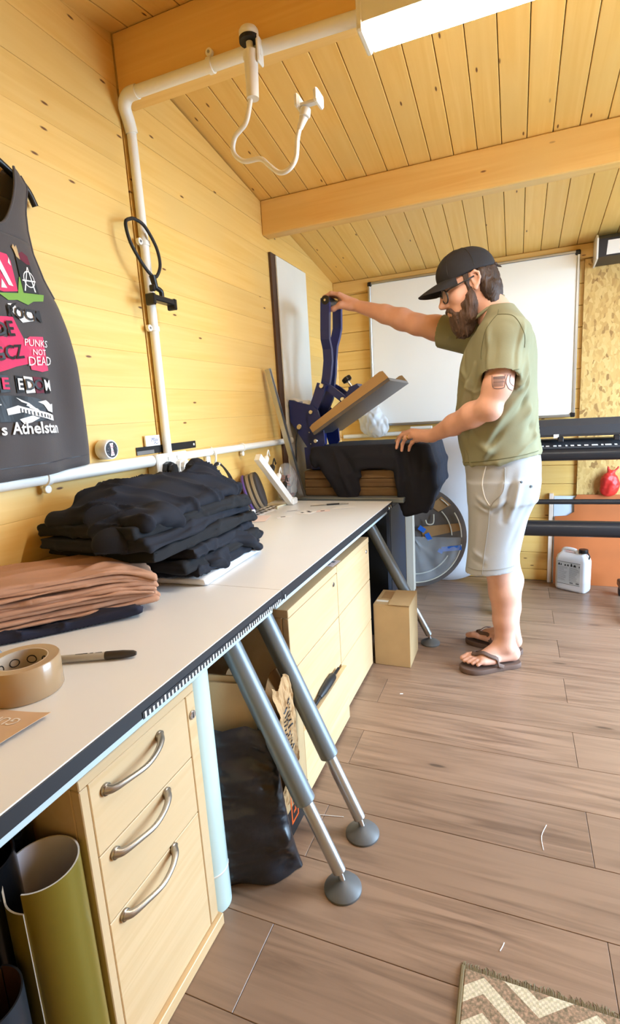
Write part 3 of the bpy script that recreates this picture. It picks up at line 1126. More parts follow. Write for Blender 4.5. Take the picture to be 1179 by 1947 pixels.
MB().lathe((0.483, 0.863, 0.1), [(0.0423, 0), (0.0427, 0.001), (0.0427, 0.003), (0.0423, 0.004)], 40).build('band', 'label_white', pr, smooth=True)
# string round the gold roll, orange cloth behind it
mat('orange_cloth', (226, 128, 22), 0.7, var=0.18, vs=20)
m = MB()


def rag(u, v):
    z = 0.15 * (1 - v)
    return (0.562 + 0.018 * math.sin(u * 7) * (0.3 + v) + 0.012 * v, 0.435 + 0.06 * u + 0.012 * math.sin(v * 5 + u * 4) - 0.02 * (1 - v), 0.004 + z * (1 - 0.35 * u) + 0.006 * math.sin(u * 11 + v * 4) * (1 - v))


tag(m.grid(rag, 22, 22, 0.003).build('orange_cloth', 'orange_cloth', smooth=True), 'orange cloth on the floor between the gold roll and the pedestal', 'cloth')
tag(MB().grid(lambda u, v: (0.556 + 0.01 * math.sin(u * 3), 0.40 + 0.03 * u, 0.003 + 0.10 * v), 6, 6, 0.001).build('paper_slip', 'label_white'), 'white paper slip behind the orange cloth by the gold roll', 'paper')
# ---------------------------------------------------------------- white conduit on beam and wall
C_ = thing('conduit', 'white plastic cable conduit running along the beam and down the left wall', 'conduit', (0.016, 1.488, 1.0))
bc = [(0.765, 1.447, 2.098), (0.45, 1.447, 2.108), (0.075, 1.447, 2.11)]
MB().tube(bc, 0.0165, 18).build('beam_pipe', 'conduit_white', C_, smooth='auto')
MB().tube(smooth_path([(0.085, 1.447, 2.11), (0.05, 1.447, 2.108), (0.026, 1.456, 2.09), (0.0195, 1.476, 2.06), (0.0185, 1.486, 2.03)], 5), 0.019, 18).build('elbow', 'conduit_white', C_, smooth='auto')
MB().tube([(0.0175, 1.486, 2.04), (0.0175, 1.489, 1.5), (0.0175, 1.489, 1.036)], 0.0148, 18).build('wall_pipe', 'conduit_white', C_, smooth='auto')
MB().tube([(0.022, 0.2, 1.026), (0.022, 1.392, 1.018)], 0.019, 18).build('low_pipe', 'conduit_white', C_, smooth='auto')
MB().tube([(0.017, 1.565, 1.018), (0.017, 2.545, 1.006)], 0.0148, 18).build('low_pipe', 'conduit_white', C_, smooth='auto')


def clip(p, axis, out, r):
    """a saddle clip: ring with a lug and a screw"""
    p, ax, ou = Vector(p), Vector(axis), Vector(out)
    m = MB().lathe(p - ax * 0.008, [(r, 0), (r + 0.003, 0.001), (r + 0.003, 0.015), (r, 0.016)], 20, ax)
    c = m.build('clip', 'conduit_white', C_, smooth='auto')
    q = p + ou * (r + 0.012)
    n = ax.cross(ou).normalized()
    MB().cyl(q - n * 0.004, q + n * 0.008, 0.0105, n=16, bev=0.001).build('lug', 'conduit_white', c, smooth='auto')
    MB().cyl(q + n * 0.0085, q + n * 0.0095, 0.004, n=10).build('screw', 'steel', c)


clip((0.34, 1.447, 2.109), (1, 0, 0), (0, 0, 1), 0.0172)
clip((0.0175, 1.489, 1.712), (0, 0, 1), (0, -1, 0), 0.0155)
clip((0.0175, 1.489, 1.448), (0, 0, 1), (0, -1, 0), 0.0155)
clip((0.022, 0.972, 1.021), (0, 1, 0), (0, 0, -1), 0.0197)
clip((0.017, 2.02, 1.0125), (0, 1, 0), (0, 0, -1), 0.0155)
MB().cyl((0.017, 2.50, 1.0065), (0.017, 2.53, 1.0062), 0.0195, n=18, bev=0.002).build('coupling', 'conduit_white', C_, smooth='auto')
MB().cyl((0.017, 2.546, 1.006), (0.017, 2.562, 1.006), 0.0185, n=18, bev=0.002).build('end_stop', 'conduit_white', C_, smooth='auto')

S_ = thing('wall_socket', 'white double wall socket where the conduits meet', 'socket', (0.0, 1.478, 0.98))
MB().box((0.0, 1.395, 0.942), (0.034, 1.562, 1.036), 0.004).build('back_box', 'white_plastic', S_)
MB().box((0.0345, 1.393, 0.940), (0.046, 1.564, 1.038), 0.004).build('face_plate', 'white_plastic', S_)
for y in (1.455, 1.505):
    MB().box((0.0462, y - 0.006, 1.012), (0.0495, y + 0.006, 1.026), 0.0015).build('switch', 'white_plastic', S_)


def plug(label, y, z, m, cable):
    t = thing('power_plug', label, 'plug', (0.047, y, z), 'plugs in the wall socket')
    poly = [(-0.025, -0.024), (0.025, -0.024), (0.027, 0.0), (0.02, 0.02), (0.0, 0.027), (-0.02, 0.02), (-0.027, 0.0)]
    MB().prism(poly, (0.0465, y, z), (0, 1, 0), (0, 0, 1), (0.017, 0, 0)).prism([(a * 0.75, b * 0.75) for a, b in poly], (0.0635, y, z), (0, 1, 0), (0, 0, 1), (0.014, 0, 0)).build('body', m, t)
    MB().tube(smooth_path([(0.06, y, z - 0.022), (0.062, y, z - 0.05), (0.058, y + 0.01, z - 0.09), (0.045, y + 0.03, z - 0.14)], 4), 0.0038, 8).build('cord', cable, t, smooth=True)
    return t


plug('black plug in the left half of the wall socket', 1.438, 0.984, 'black_plastic', 'black_plastic')
plug('white plug with black cord in the right half of the wall socket', 1.512, 0.986, 'white_plastic', 'black_plastic')

# ---------------------------------------------------------------- things resting on the low conduit
mat('sticker_dark', (44, 44, 50), 0.4)
mat('sticker_white', (226, 216, 216), 0.4)
R_ = thing('sticker_roll', 'round white tin with black and pink logo sticker resting on the conduit', 'tin', (0.03, 1.193, 1.042))
MB().lathe((0.008, 1.193, 1.0725), [(0.001, 0), (0.0275, 0), (0.029, 0.002), (0.029, 0.034), (0.027, 0.037), (0.001, 0.037)], 32, (1, 0, 0)).build('drum', 'white_plastic', R_, smooth='auto')
MB().lathe((0.0452, 1.193, 1.0725), [(0.001, 0), (0.0235, 0), (0.0235, 0.0006), (0.001, 0.0006)], 32, (1, 0, 0)).build('sticker', 'sticker_dark', R_)
m = MB().prism([(-0.009, 0.018), (0.006, 0.019), (0.002, 0.004), (0.007, -0.018), (-0.009, -0.019), (-0.005, 0.0)], (0.0459, 1.195, 1.0725), (0, 1, 0), (0, 0, 1), (0.0004, 0, 0))
m.build('logo_patch', 'sticker_white', R_)
m = MB()
for tx, z in (('D', 0.0095), ('G', -0.0095)):
    v, f = text_poly(tx, 0.018)
    m.add([(0.0465, 1.1945 - b * 0.9 + 0, 1.0725 + z + a * 0.9) for a, b in v], f)
m.build('lettering', mat('sticker_pink', (190, 120, 130), 0.4), R_)
rr = random.Random(5)
m = MB()
for i in range(60):
    a, q = rr.uniform(0, 2 * PI), 0.0225 * math.sqrt(rr.random())
    y, z = q * math.cos(a), q * math.sin(a)
    if -0.011 < y - 0.002 < 0.009:
        continue
    m.box((0.0459, 1.193 + y, 1.0725 + z), (0.0462, 1.1938 + y, 1.0732 + z))
sp = m.build('speckles', 'sticker_white', R_)
sp['kind'] = 'stuff'
r1 = thing('steel_rule', 'flat black metal rule with a hanging hole lying on the conduit behind the pipe', 'ruler', (0.03, 1.5, 1.045))
MB().box((0.002, 1.348, 1.04), (0.0032, 1.685, 1.066), 0.0004).build('blade', 'black_plastic', r1)
MB().box((0.0033, 1.349, 1.041), (0.0041, 1.435, 1.053)).build('worn_edge', 'steel', r1)
MB().lathe((0.0033, 1.672, 1.053), [(0.0025, 0), (0.0045, 0), (0.0045, 0.0008), (0.0025, 0.0008)], 16, (1, 0, 0)).build('hanging_hole', 'white_plastic', r1)
b1 = thing('small_card', 'small white card with blue handwriting propped behind the wall pipe', 'card', (0.01, 1.415, 1.066))
MB().box((0.0045, 1.388, 1.066), (0.012, 1.462, 1.101), 0.001).build('card', 'white_plastic', b1)
v, f = text_poly('Max', 0.02, shear=0.3)
MB().add([(0.0124, 1.432 + a, 1.086 + b) for a, b in v], f).build('handwriting', mat('ink_blue', (60, 70, 130), 0.5), b1)
MB().tube(smooth_path([(0.0126, 1.428, 1.073), (0.0126, 1.436, 1.077), (0.0126, 1.442, 1.071), (0.0126, 1.450, 1.076)], 4), 0.0008, 5).build('handwriting', 'ink_blue', b1)
# flat printed strip and blue packet on the wall under the vest
q1 = thing('printed_strip', 'black printed strip lying behind the conduit below the vest', 'strip', (0.004, 0.8, 1.045))
MB().box((0.0015, 0.55, 1.045), (0.004, 0.962, 1.068)).build('strip', 'sticker_dark', q1)
v, f = text_poly('ON & ', 0.017)
MB().add([(0.0043, 0.875 + a, 1.056 + b) for a, b in v], f).build('lettering', 'sticker_white', q1)
MB().box((0.0042, 0.937, 1.046), (0.0046, 0.957, 1.067)).build('orange_mark', mat('skin_print', (220, 150, 110), 0.5), q1)
tag(MB().box((0.0015, 0.99, 1.044), (0.0045, 1.135, 1.064), 0.001).build('blue_packet', mat('packet_blue', (70, 160, 226), 0.4)), 'small sky-blue packet tucked behind the conduit below the vest hem', 'packet')

# hook on the conduit with the black cables hanging from it
H = thing('cable_hook', 'white plastic hook under the conduit holding black cables', 'hook', (0.02, 1.765, 0.985))
MB().tube(smooth_path([(0.017, 1.765, 1.032), (0.036, 1.765, 1.015), (0.036, 1.765, 0.985), (0.030, 1.765, 0.968), (0.042, 1.765, 0.96), (0.052, 1.765, 0.97)], 5), 0.0042, 10).build('hook', 'white_plastic', H, smooth=True)
MB().box((0.001, 1.735, 0.962), (0.014, 1.765, 1.0), 0.002).build('pad', 'white_plastic', H)
cb_ = thing('power_cable', 'black cables looped over the white hook and running to the table', 'cable', (0.05, 1.76, 0.9))
MB().tube(smooth_path([(0.04, 1.66, 0.72 + 0.2), (0.05, 1.70, 0.95), (0.044, 1.765, 0.9715), (0.045, 1.82, 0.93), (0.05, 1.86, 0.86), (0.06, 1.90, 0.79), (0.07, 1.93, 0.752)], 6), 0.0038, 8).build('cable', 'black_plastic', cb_, smooth=True)
MB().tube(smooth_path([(0.05, 1.655, 0.90), (0.055, 1.705, 0.943), (0.047, 1.768, 0.966), (0.05, 1.84, 0.91), (0.058, 1.88, 0.83), (0.085, 1.93, 0.745)], 6), 0.0038, 8).build('cable', 'dark_plastic', cb_, smooth=True)
ad = MB().box((0.055, 1.915, 0.721), (0.085, 1.972, 0.744), 0.004).build('power_adapter', 'white_plastic')
tag(ad, 'small white power adapter on the table where the cables end', 'adapter')

# ---------------------------------------------------------------- gooseneck holder clamped to the beam
G = thing('gooseneck_holder', 'white gooseneck phone holder clamped to the ridge beam conduit', 'phone holder', (0.48, 1.43, 2.0))
m = MB().box((0.455, 1.415, 2.072), (0.507, 1.43, 2.09), 0.003).box((0.498, 1.407, 2.055), (0.506, 1.44, 2.118), 0.003)
m.build('clamp_jaw', 'white_plastic', G)
MB().tube([(0.478, 1.412, 1.975), (0.480, 1.414, 2.085)], [0.0165, 0.019], 20).build('clamp_tube', 'white_plastic', G, smooth='auto')
kn = MB().lathe((0.478, 1.415, 2.118), [(0.001, 0), (0.024, 0.0), (0.026, 0.004), (0.026, 0.014), (0.022, 0.02), (0.001, 0.021)], 24).build('clamp_knob', 'white_plastic', G, smooth='auto')
MB().lathe((0.478, 1.415, 2.108), [(0.02, 0), (0.0265, 0), (0.0265, 0.0095), (0.02, 0.0095)], 24).build('rubber_pad', 'black_rubber', kn, smooth='auto')
MB().cyl((0.479, 1.414, 2.085), (0.478, 1.415, 2.118), 0.009, n=14).build('screw_rod', 'white_plastic', G, smooth='auto')
gp_ = smooth_path([(0.472, 1.413, 1.985), (0.467, 1.413, 1.965), (0.447, 1.42, 1.928), (0.409, 1.425, 1.905), (0.398, 1.43, 1.872), (0.425, 1.435, 1.845), (0.474, 1.44, 1.842), (0.500, 1.44, 1.82), (0.527, 1.44, 1.797), (0.556, 1.44, 1.797),
                   (0.580, 1.44, 1.82), (0.588, 1.44, 1.865), (0.597, 1.44, 1.892)], 7)
MB().tube(gp_, 0.0065, 12).build('gooseneck', 'white_plastic', G, smooth=True)
MB().tube([(0.596, 1.44, 1.888), (0.610, 1.44, 1.913)], [0.0075, 0.012], 14).build('joint', 'white_plastic', G, smooth='auto')
MB().cyl((0.612, 1.44, 1.912), (0.616, 1.44, 1.932), 0.0145, n=18, bev=0.002).build('swivel_nut', 'white_plastic', G, smooth='auto')
cr = MB().box((0.598, 1.43, 1.936), (0.652, 1.45, 1.944), 0.002).build('cradle', 'white_plastic', G)
for x, s_ in ((0.593, 1), (0.647, -1)):
    MB().box((x, 1.415, 1.930), (x + 0.012, 1.468, 1.962), 0.004).build('cradle_arm', 'white_plastic', cr)

# black neck holder hung from a conduit clip
Kk = thing('neck_holder', 'black neck-loop phone holder hanging from the wall pipe clip', 'phone holder', (0.05, 1.43, 1.6))
lp = smooth_path([(0.04, 1.405, 1.758), (0.046, 1.372, 1.735), (0.052, 1.378, 1.68), (0.06, 1.412, 1.628), (0.062, 1.45, 1.601), (0.062, 1.476, 1.605), (0.06, 1.502, 1.645), (0.052, 1.502, 1.70), (0.044, 1.466, 1.752), (0.038, 1.432, 1.764)], 7, True)
MB().tube(lp, 0.0052, 10, closed=True).build('loop', 'black_rubber', Kk, smooth=True)
MB().tube([(0.062, 1.452, 1.602), (0.064, 1.46, 1.565)], [0.011, 0.009], 12).build('stem', 'black_plastic', Kk, smooth='auto')
MB().box((0.055, 1.436, 1.552), (0.074, 1.449, 1.572), 0.003).build('knuckle', 'black_plastic', Kk)
MB().tube(smooth_path([(0.064, 1.455, 1.567), (0.066, 1.482, 1.56), (0.066, 1.485, 1.542)], 4), 0.008, 12).build('ball_arm', 'black_plastic', Kk, smooth='auto')
MB().box((0.052, 1.42, 1.522), (0.082, 1.54, 1.54), 0.003).build('cradle', 'black_plastic', Kk)
for y in (1.418, 1.528):
    MB().box((0.050, y, 1.508), (0.084, y + 0.014, 1.543), 0.003).build('cradle_arm', 'black_plastic', Kk)

# ---------------------------------------------------------------- printed vest on a hanger
mat('vest_grey', (74, 68, 68), 0.85, var=0.06, bump=0.15, bs=400, sheen=0.2)
mat('print_pink', (214, 52, 96), 0.7, var=0.05)
mat('print_green', (120, 160, 66), 0.7)
mat('print_white', (232, 226, 222), 0.7, var=0.02)
mat('print_maroon', (104, 28, 48), 0.7)
mat('print_hair', (196, 160, 112), 0.7)
V_ = thing('vest', 'charcoal sleeveless band vest with punk prints hanging on the left wall', 'vest', (0.04, 0.83, 1.04))
YC = 0.825
EZ = [1.04, 1.10, 1.172, 1.30, 1.38, 1.455, 1.51, 1.569, 1.62, 1.663, 1.725, 1.748]
EW = [0.293, 0.301, 0.306, 0.300, 0.284, 0.260, 0.228, 0.208, 0.204, 0.206, 0.222, 0.205]
NZ = [1.585, 1.592, 1.605, 1.645, 1.70, 1.748]
NW = [0.0, 0.06, 0.105, 0.136, 0.160, 0.172]
BNZ = [1.685, 1.69, 1.70, 1.72, 1.748]
BNW = [0.0, 0.07, 0.11, 0.145, 0.170]


def surf(y, z):
    e = float(np.interp(z, EZ, EW))
    s = min(1.0, abs(y - YC) / max(e, 0.01))
    x = 0.024 + 0.036 * (1 - s ** 5)
    lowk = max(0.0, min(1.0, (1.62 - z) / 0.3))
    x += lowk * (0.006 * math.sin((y - YC) * 26 + (z - 1.3) * 5) + 0.004 * math.sin((y - YC) * 55 - (z - 1.2) * 9))
    if y - YC > 0.1:
        q = (y - YC - 0.1) / 0.2
        x += 0.012 * lowk * q * math.sin(q * 9 + (z - 1.1) * 4.5)
    return max(x, 0.012)


def vest_panel(front):
    m = MB()
    nz, nw = (NZ, NW) if front else (BNZ, BNW)
    g = (lambda y, z: surf(y, z)) if front else (lambda y, z: 0.008 + 0.1 * (surf(y, z) - 0.012))
    zn = nz[0]

    def body(u, v):
        z = 1.04 + (zn - 1.04) * v
        e = float(np.interp(z, EZ, EW))
        y = YC + e * (2 * u - 1)
        z2 = z - (0.012 * math.sin((u) * PI) if v == 0 else 0)
        return (g(y, z), y, z2)
    m.grid(body, 56, 44, 0.0016 if front else 0.001)
    for sg in (-1, 1):
        def strap(u, v, sg=sg):
            z = zn + (1.748 - zn) * v
            a, b = float(np.interp(z, nz, nw)), float(np.interp(z, EZ, EW))
            y = YC + sg * (a + (b - a) * (u if sg > 0 else 1 - u))
            return (g(y, z), y, z)
        m.grid(strap, 16, 24, 0.0016 if front else 0.001)
    return m


vest_panel(True).build('front_panel', 'vest_grey', V_, smooth=True)
vest_panel(False).build('back_panel', 'vest_grey', V_, smooth=True)
# bound edges of neck and armholes, hem stitch
for sg in (-1, 1):
    MB().tube([(surf(YC + sg * np.interp(z, EZ, EW), z) + 0.0005, YC + sg * float(np.interp(z, EZ, EW)), z) for z in np.linspace(1.47, 1.745, 26)], 0.0028, 6).build('armhole_binding', 'vest_grey', V_, smooth=True)
nk = [(surf(YC + s * w, z) + 0.001, YC + s * w, z) for s, w, z in [(-1, w, z) for w, z in zip(NW[::-1], NZ[::-1])] + [(1, w, z) for w, z in zip(NW[1:], NZ[1:])]]
MB().tube(smooth_path(nk, 4), 0.003, 6).build('neck_binding', 'vest_grey', V_, smooth=True)
MB().grid(lambda u, v: (surf(YC + 0.285 * (2 * u - 1), 1.066) + 0.0012, YC + 0.285 * (2 * u - 1), 1.066 + 0.0012 * v - 0.008 * math.sin(u * PI)), 60, 1).build('hem_stitch', 'sticker_dark', V_)


def prt(polys, m, dx=0.0026, name='print', sub=4):
    """flat print pieces given as (y, z) outlines, laid on the cloth"""
    b = MB()
    for P in polys:
        bm = bmesh.new()
        vs = [bm.verts.new((0, p[0], p[1])) for p in P]
        fc = bm.faces.new(vs)
        bmesh.ops.triangulate(bm, faces=[fc])
        for _ in range(sub):
            bmesh.ops.subdivide_edges(bm, edges=[e for e in bm.edges if e.calc_length() > 0.011], cuts=1)
        bmesh.ops.triangulate(bm, faces=bm.faces[:])
        bm.verts.index_update()
        vv = [(surf(v.co.y, v.co.z) + dx, v.co.y, v.co.z) for v in bm.verts]
        ff = []
        for f in bm.faces:
            t = [v.index for v in f.verts]
            a, c, d = (Vector(vv[i]) for i in t)
            ff.append(t if (c - a).cross(d - a).x > 0 else t[::-1])
        b.add(vv, ff)
        bm.free()
    return b.build(name, m, V_)


def prtext(body, y, z, size, m, rot=0.0, bold=False, shear=0.0, dx=0.0056, sy=1.0, spacing=1.0):
    v, f = text_poly(body, size, bold, shear, spacing)
    ca, sa = math.cos(rot), math.sin(rot)
    vv = []
    for a, b in v:
        b *= sy
        yy, zz = y + a * ca - b * sa, z + a * sa + b * ca
        vv.append((surf(yy, zz) + dx, yy, zz))
    return MB().add(vv, f).build('lettering', m, V_)


prt([[(0.86, 1.538), (0.927, 1.538), (0.936, 1.525), (0.945, 1.462), (0.90, 1.452), (0.86, 1.455)]], 'print_pink')
prt([[(0.886, 1.528), (0.9, 1.53), (0.915, 1.50), (0.932, 1.47), (0.918, 1.47), (0.905, 1.492)], [(0.9, 1.48), (0.912, 1.462), (0.895, 1.46)], [(0.93, 1.532), (0.934, 1.515), (0.926, 1.52)]], 'print_white', 0.0036)
prt([[(0.885, 1.447), (0.945, 1.458), (0.955, 1.495), (0.965, 1.50), (0.962, 1.462), (1.024, 1.468), (1.01, 1.458), (1.018, 1.452), (0.985, 1.446), (0.97, 1.436), (0.94, 1.442), (0.91, 1.436)]], 'print_green', 0.0022)
prt([[(0.953, 1.54), (0.965, 1.545), (0.996, 1.53), (1.008, 1.466), (0.962, 1.464), (0.958, 1.5)]], 'print_black', 0.0032)
prt([[(0.962, 1.548), (0.975, 1.556), (0.992, 1.55), (0.997, 1.532), (0.985, 1.53), (0.968, 1.536)]], 'print_maroon', 0.0036)
prt([[(0.945, 1.558), (0.95, 1.566), (0.954, 1.56), (0.959, 1.566), (0.962, 1.556), (0.96, 1.546), (0.966, 1.536), (0.955, 1.54), (0.95, 1.552)]], 'print_hair', 0.0036)
cy_, cz_ = 0.984, 1.496
prt([[(cy_ + 0.017 * math.cos(a), cz_ + 0.019 * math.sin(a)), (cy_ + 0.017 * math.cos(b), cz_ + 0.019 * math.sin(b)), (cy_ + 0.0145 * math.cos(b), cz_ + 0.0165 * math.sin(b)), (cy_ + 0.0145 * math.cos(a), cz_ + 0.0165 * math.sin(a))] for a, b in [(2 * PI * k / 20, 2 * PI * (k + 1) / 20) for k in range(20)]] +
    [[(0.983, 1.524), (0.9855, 1.524), (0.968, 1.467), (0.9645, 1.467)], [(0.9835, 1.524), (0.986, 1.524), (0.9985, 1.469), (0.9945, 1.469)], [(0.963, 1.489), (1.003, 1.493), (1.003, 1.496), (0.963, 1.492)]], 'print_white', 0.0042, sub=0)
prt([[(0.905, 1.428), (0.925, 1.432), (0.938, 1.418), (0.975, 1.42), (0.985, 1.402), (0.945, 1.392), (0.935, 1.40), (0.915, 1.412)]], 'print_white')
prt([[(0.9, 1.402), (0.905, 1.415), (0.918, 1.43), (0.935, 1.435), (0.925, 1.425), (0.915, 1.418)], [(0.985, 1.412), (1.0, 1.428), (0.994, 1.414), (1.004, 1.398), (0.992, 1.408)]], 'print_black', 0.0034)
prtext('ROCK', 0.95, 1.411, 0.036, 'print_black', 0.02, True)
prt([[(0.84, 1.392), (0.915, 1.400), (0.930, 1.352), (0.945, 1.346), (0.962, 1.302), (0.90, 1.288), (0.85, 1.272), (0.84, 1.33)]], 'print_pink')
prtext('DE', 0.882, 1.368, 0.046, 'print_black', 0.13, True)
prtext('GCZ', 0.884, 1.316, 0.043, 'print_black', 0.16, True)
prt([[(0.942, 1.352), (0.958, 1.362), (1.0, 1.366), (1.004, 1.286), (0.975, 1.28), (0.945, 1.284), (0.966, 1.304), (0.952, 1.34)]], mat('print_rose', (222, 66, 104), 0.7))
prtext('PUNKS', 0.972, 1.347, 0.0235, 'print_white', 0.03, shear=0.2)
prtext('NOT', 0.976, 1.326, 0.020, 'print_white', 0.05, shear=0.2)
prtext('DEAD', 0.976, 1.305, 0.030, 'print_white', 0.08, shear=0.2)
for ch, y, bgm, fg in (('F', 0.798, 'print_black', 'print_white'), ('R', 0.828, 'print_white', 'print_black'), ('E', 0.861, 'print_black', 'print_pink'), ('E', 0.903, 'print_black', 'print_white'), ('D', 0.931, 'print_white', 'print_black'), ('O', 0.957, 'print_maroon', 'print_black'), ('M', 0.985, 'print_black', 'print_white')):
    w = 0.0125
    prt([[(y - w, 1.268), (y + w * 0.9, 1.266), (y + w, 1.23), (y - w * 0.9, 1.228)]], bgm)
    prtext(ch, y, 1.247, 0.036, fg, 0.0, True)
prt([[(0.80, 1.222), (0.905, 1.222), (0.94, 1.218), (0.99, 1.2), (0.988, 1.165), (0.93, 1.162), (0.80, 1.164)]], 'print_black')
prt([[(0.856, 1.192), (0.888, 1.2), (0.99, 1.176), (0.99, 1.162), (0.975, 1.164), (0.9, 1.184), (0.858, 1.178)],
     [(0.944, 1.208), (0.968, 1.212), (0.985, 1.202), (0.996, 1.204), (0.99, 1.182), (0.97, 1.186), (0.958, 1.202)],
     [(0.885, 1.218), (0.92, 1.206), (0.912, 1.2), (0.94, 1.192), (0.945, 1.186), (0.92, 1.194), (0.928, 1.2), (0.9, 1.208)],
     [(0.888, 1.168), (0.925, 1.176), (0.918, 1.168), (0.942, 1.17), (0.92, 1.16), (0.9, 1.156), (0.906, 1.164)]], 'print_white', 0.0036)
prt([[(0.893 + 0.0088 * k, 1.194 - 0.0021 * k), (0.896 + 0.0088 * k, 1.1933 - 0.0021 * k), (0.896 + 0.0088 * k, 1.183 - 0.0017 * k), (0.893 + 0.0088 * k, 1.1836 - 0.0017 * k)] for k in range(10)], 'print_black', 0.0044, sub=0)
prt([[(0.836, 1.212), (0.839, 1.212), (0.839, 1.19), (0.836, 1.19)], [(0.829, 1.203), (0.846, 1.203), (0.846, 1.2005), (0.829, 1.2005)]], 'print_white', 0.0042, sub=0)
prtext('Athelstan', 0.935, 1.145, 0.037, 'print_white', -0.02, True, sy=1.05)
prtext("s", 0.843, 1.145, 0.036, 'print_white', 0.0, True)
hg = thing('clothes_hanger', 'black clothes hanger carrying the charcoal vest', 'hanger', (0.02, 0.83, 1.75))
MB().tube(smooth_path([(0.014, YC - 0.238, 1.69), (0.016, YC - 0.22, 1.735), (0.016, YC - 0.12, 1.778), (0.016, YC, 1.822), (0.016, YC + 0.12, 1.778), (0.016, YC + 0.20, 1.742), (0.017, YC + 0.228, 1.722), (0.018, YC + 0.245, 1.69)], 6), [0.0075] * 6 + [0.008] * 37, 10).build('arms', 'black_plastic', hg, smooth='auto')
MB().tube(smooth_path([(0.016, YC, 1.82), (0.016, YC, 1.87), (0.018, YC + 0.02, 1.90), (0.018, YC, 1.925), (0.016, YC - 0.022, 1.905)], 5), 0.0026, 8).build('hook', 'steel', hg, smooth=True)
MB().cyl((0.0, YC, 1.912), (0.03, YC, 1.912), 0.0035, n=8).build('nail', 'steel', wlft)
# ---------------------------------------------------------------- stand, planks and heat press
mat('stand_blue', (40, 48, 62), 0.4, metal=0.3, var=0.08)
mat('stand_edge', (132, 140, 146), 0.35, metal=0.5)
Sd = thing('steel_stand', 'dark blue-grey steel cabinet carrying the heat press', 'stand', (0.33, 2.66, 0))
MB().box((0.03, 2.405, 0.0), (0.575, 2.80, 0.694), 0.012).build('body', 'stand_blue', Sd)
MB().box((0.025, 2.400, 0.695), (0.652, 2.935, 0.7195), 0.004).build('top_tray', 'stand_edge', Sd)
MB().box((0.5755, 2.43, 0.05), (0.5775, 2.78, 0.66), 0.001).build('side_door', 'stand_blue', Sd)
for i, (z0, x1) in enumerate(((0.7198, 0.618), (0.7632, 0.625), (0.8066, 0.637))):
    o = plank('timber_plank', 'old_plank', None, ((0.122 + x1) / 2, 2.696, z0 + 0.0212), (x1 - 0.122, 0.462, 0.0424), bev=0.004)
    tag(o, ('lowest rough brown plank under the heat press', 'middle rough brown plank under the heat press', 'uppermost rough brown plank under the heat press')[i], 'plank', 'planks stacked under the press')

mat('press_blue', (34, 46, 108), 0.35, var=0.06)
mat('press_dark', (40, 38, 44), 0.4)
mat('platen_grey', (104, 98, 98), 0.38, metal=0.4, var=0.05)
mat('platen_tan', (176, 142, 98), 0.4, metal=0.35, var=0.05)
HP = thing('heat_press', 'dark blue clamshell heat press with raised grey platen and long double handle', 'heat press', (0.35, 2.66, 0.851))
# base frame and lower platen
MB().box((0.15, 2.50, 0.8505), (0.60, 2.53, 0.872), 0.003).build('base_rail', 'press_blue', HP)
MB().box((0.15, 2.80, 0.8505), (0.60, 2.83, 0.872), 0.003).build('base_rail', 'press_blue', HP)
MB().box((0.36, 2.58, 0.8725), (0.44, 2.76, 0.915), 0.003).build('platen_post', 'press_dark', HP)
MB().box((0.20, 2.475, 0.9155), (0.69, 2.925, 0.949), 0.006).build('lower_platen', 'press_dark', HP)
MB().prism([(0.55, 0.876), (0.57, 0.888), (0.61, 0.886), (0.60, 0.88), (0.572, 0.882)], (0, 2.497, 0), (1, 0, 0), (0, 0, 1), (0, 0.02, 0)).build('name_plate', 'alu', HP)
# column: rear housing, hinge plates, foot
MB().prism([(0.034, 1.218), (0.150, 1.185), (0.155, 0.968), (0.125, 0.962), (0.034, 1.105)], (0, 2.53, 0), (1, 0, 0), (0, 0, 1), (0, 0.22, 0)).build('column_housing', 'press_blue', HP)
MB().prism([(0.100, 0.9665), (0.185, 0.9665), (0.188, 0.851), (0.105, 0.851)], (0, 2.54, 0), (1, 0, 0), (0, 0, 1), (0, 0.20, 0)).build('column_foot', 'press_blue', HP)
for y in (2.515, 2.755):
    MB().prism([(0.138, 1.178), (0.170, 1.182), (0.196, 1.155), (0.222, 1.06), (0.226, 0.985), (0.205, 0.955), (0.165, 0.955), (0.146, 1.03)], (0, y, 0), (1, 0, 0), (0, 0, 1), (0, 0.012, 0)).build('hinge_plate', 'press_blue', HP)


def bolt(x, z, y=2.512, r=0.0125):
    MB().lathe((x, y, z), [(0.001, 0.006), (r * 0.75, 0.006), (r, 0.002), (r, -0.003)], 16, (0, -1, 0)).build('bolt', 'chrome', HP, smooth='auto')


bolt(0.160, 1.148); bolt(0.178, 1.0); bolt(0.084, 1.076, 2.527, 0.015)
for x, z in ((0.140, 1.14), (0.14, 1.045), (0.145, 0.985), (0.20, 1.09)):
    bolt(x, z, 2.5145 if x > 0.17 else 2.5285, 0.004)


def bar(pts, w, th, name, m='press_blue'):
    """flat bar following pts; w lies in the x-z plane, th along y"""
    b = MB()
    P = [Vector(p) for p in pts]
    n = len(P)
    vs, fs = [], []
    for i, p in enumerate(P):
        t = (P[min(i + 1, n - 1)] - P[max(i - 1, 0)])
        s = Vector((t.z, 0, -t.x)).normalized()
        ww = w[i] if isinstance(w, (list, tuple)) else w
        for a, c in ((-1, -1), (1, -1), (1, 1), (-1, 1)):
            vs.append(p + s * a * ww / 2 + Vector((0, c * th / 2, 0)))
    for i in range(n - 1):
        for j in range(4):
            fs.append((i * 4 + j, (i + 1) * 4 + j, (i + 1) * 4 + (j + 1) % 4, i * 4 + (j + 1) % 4))
    fs += [(0, 1, 2, 3), tuple((n - 1) * 4 + j for j in (3, 2, 1, 0))]
    return b.add(vs, fs).build(name, m, HP)


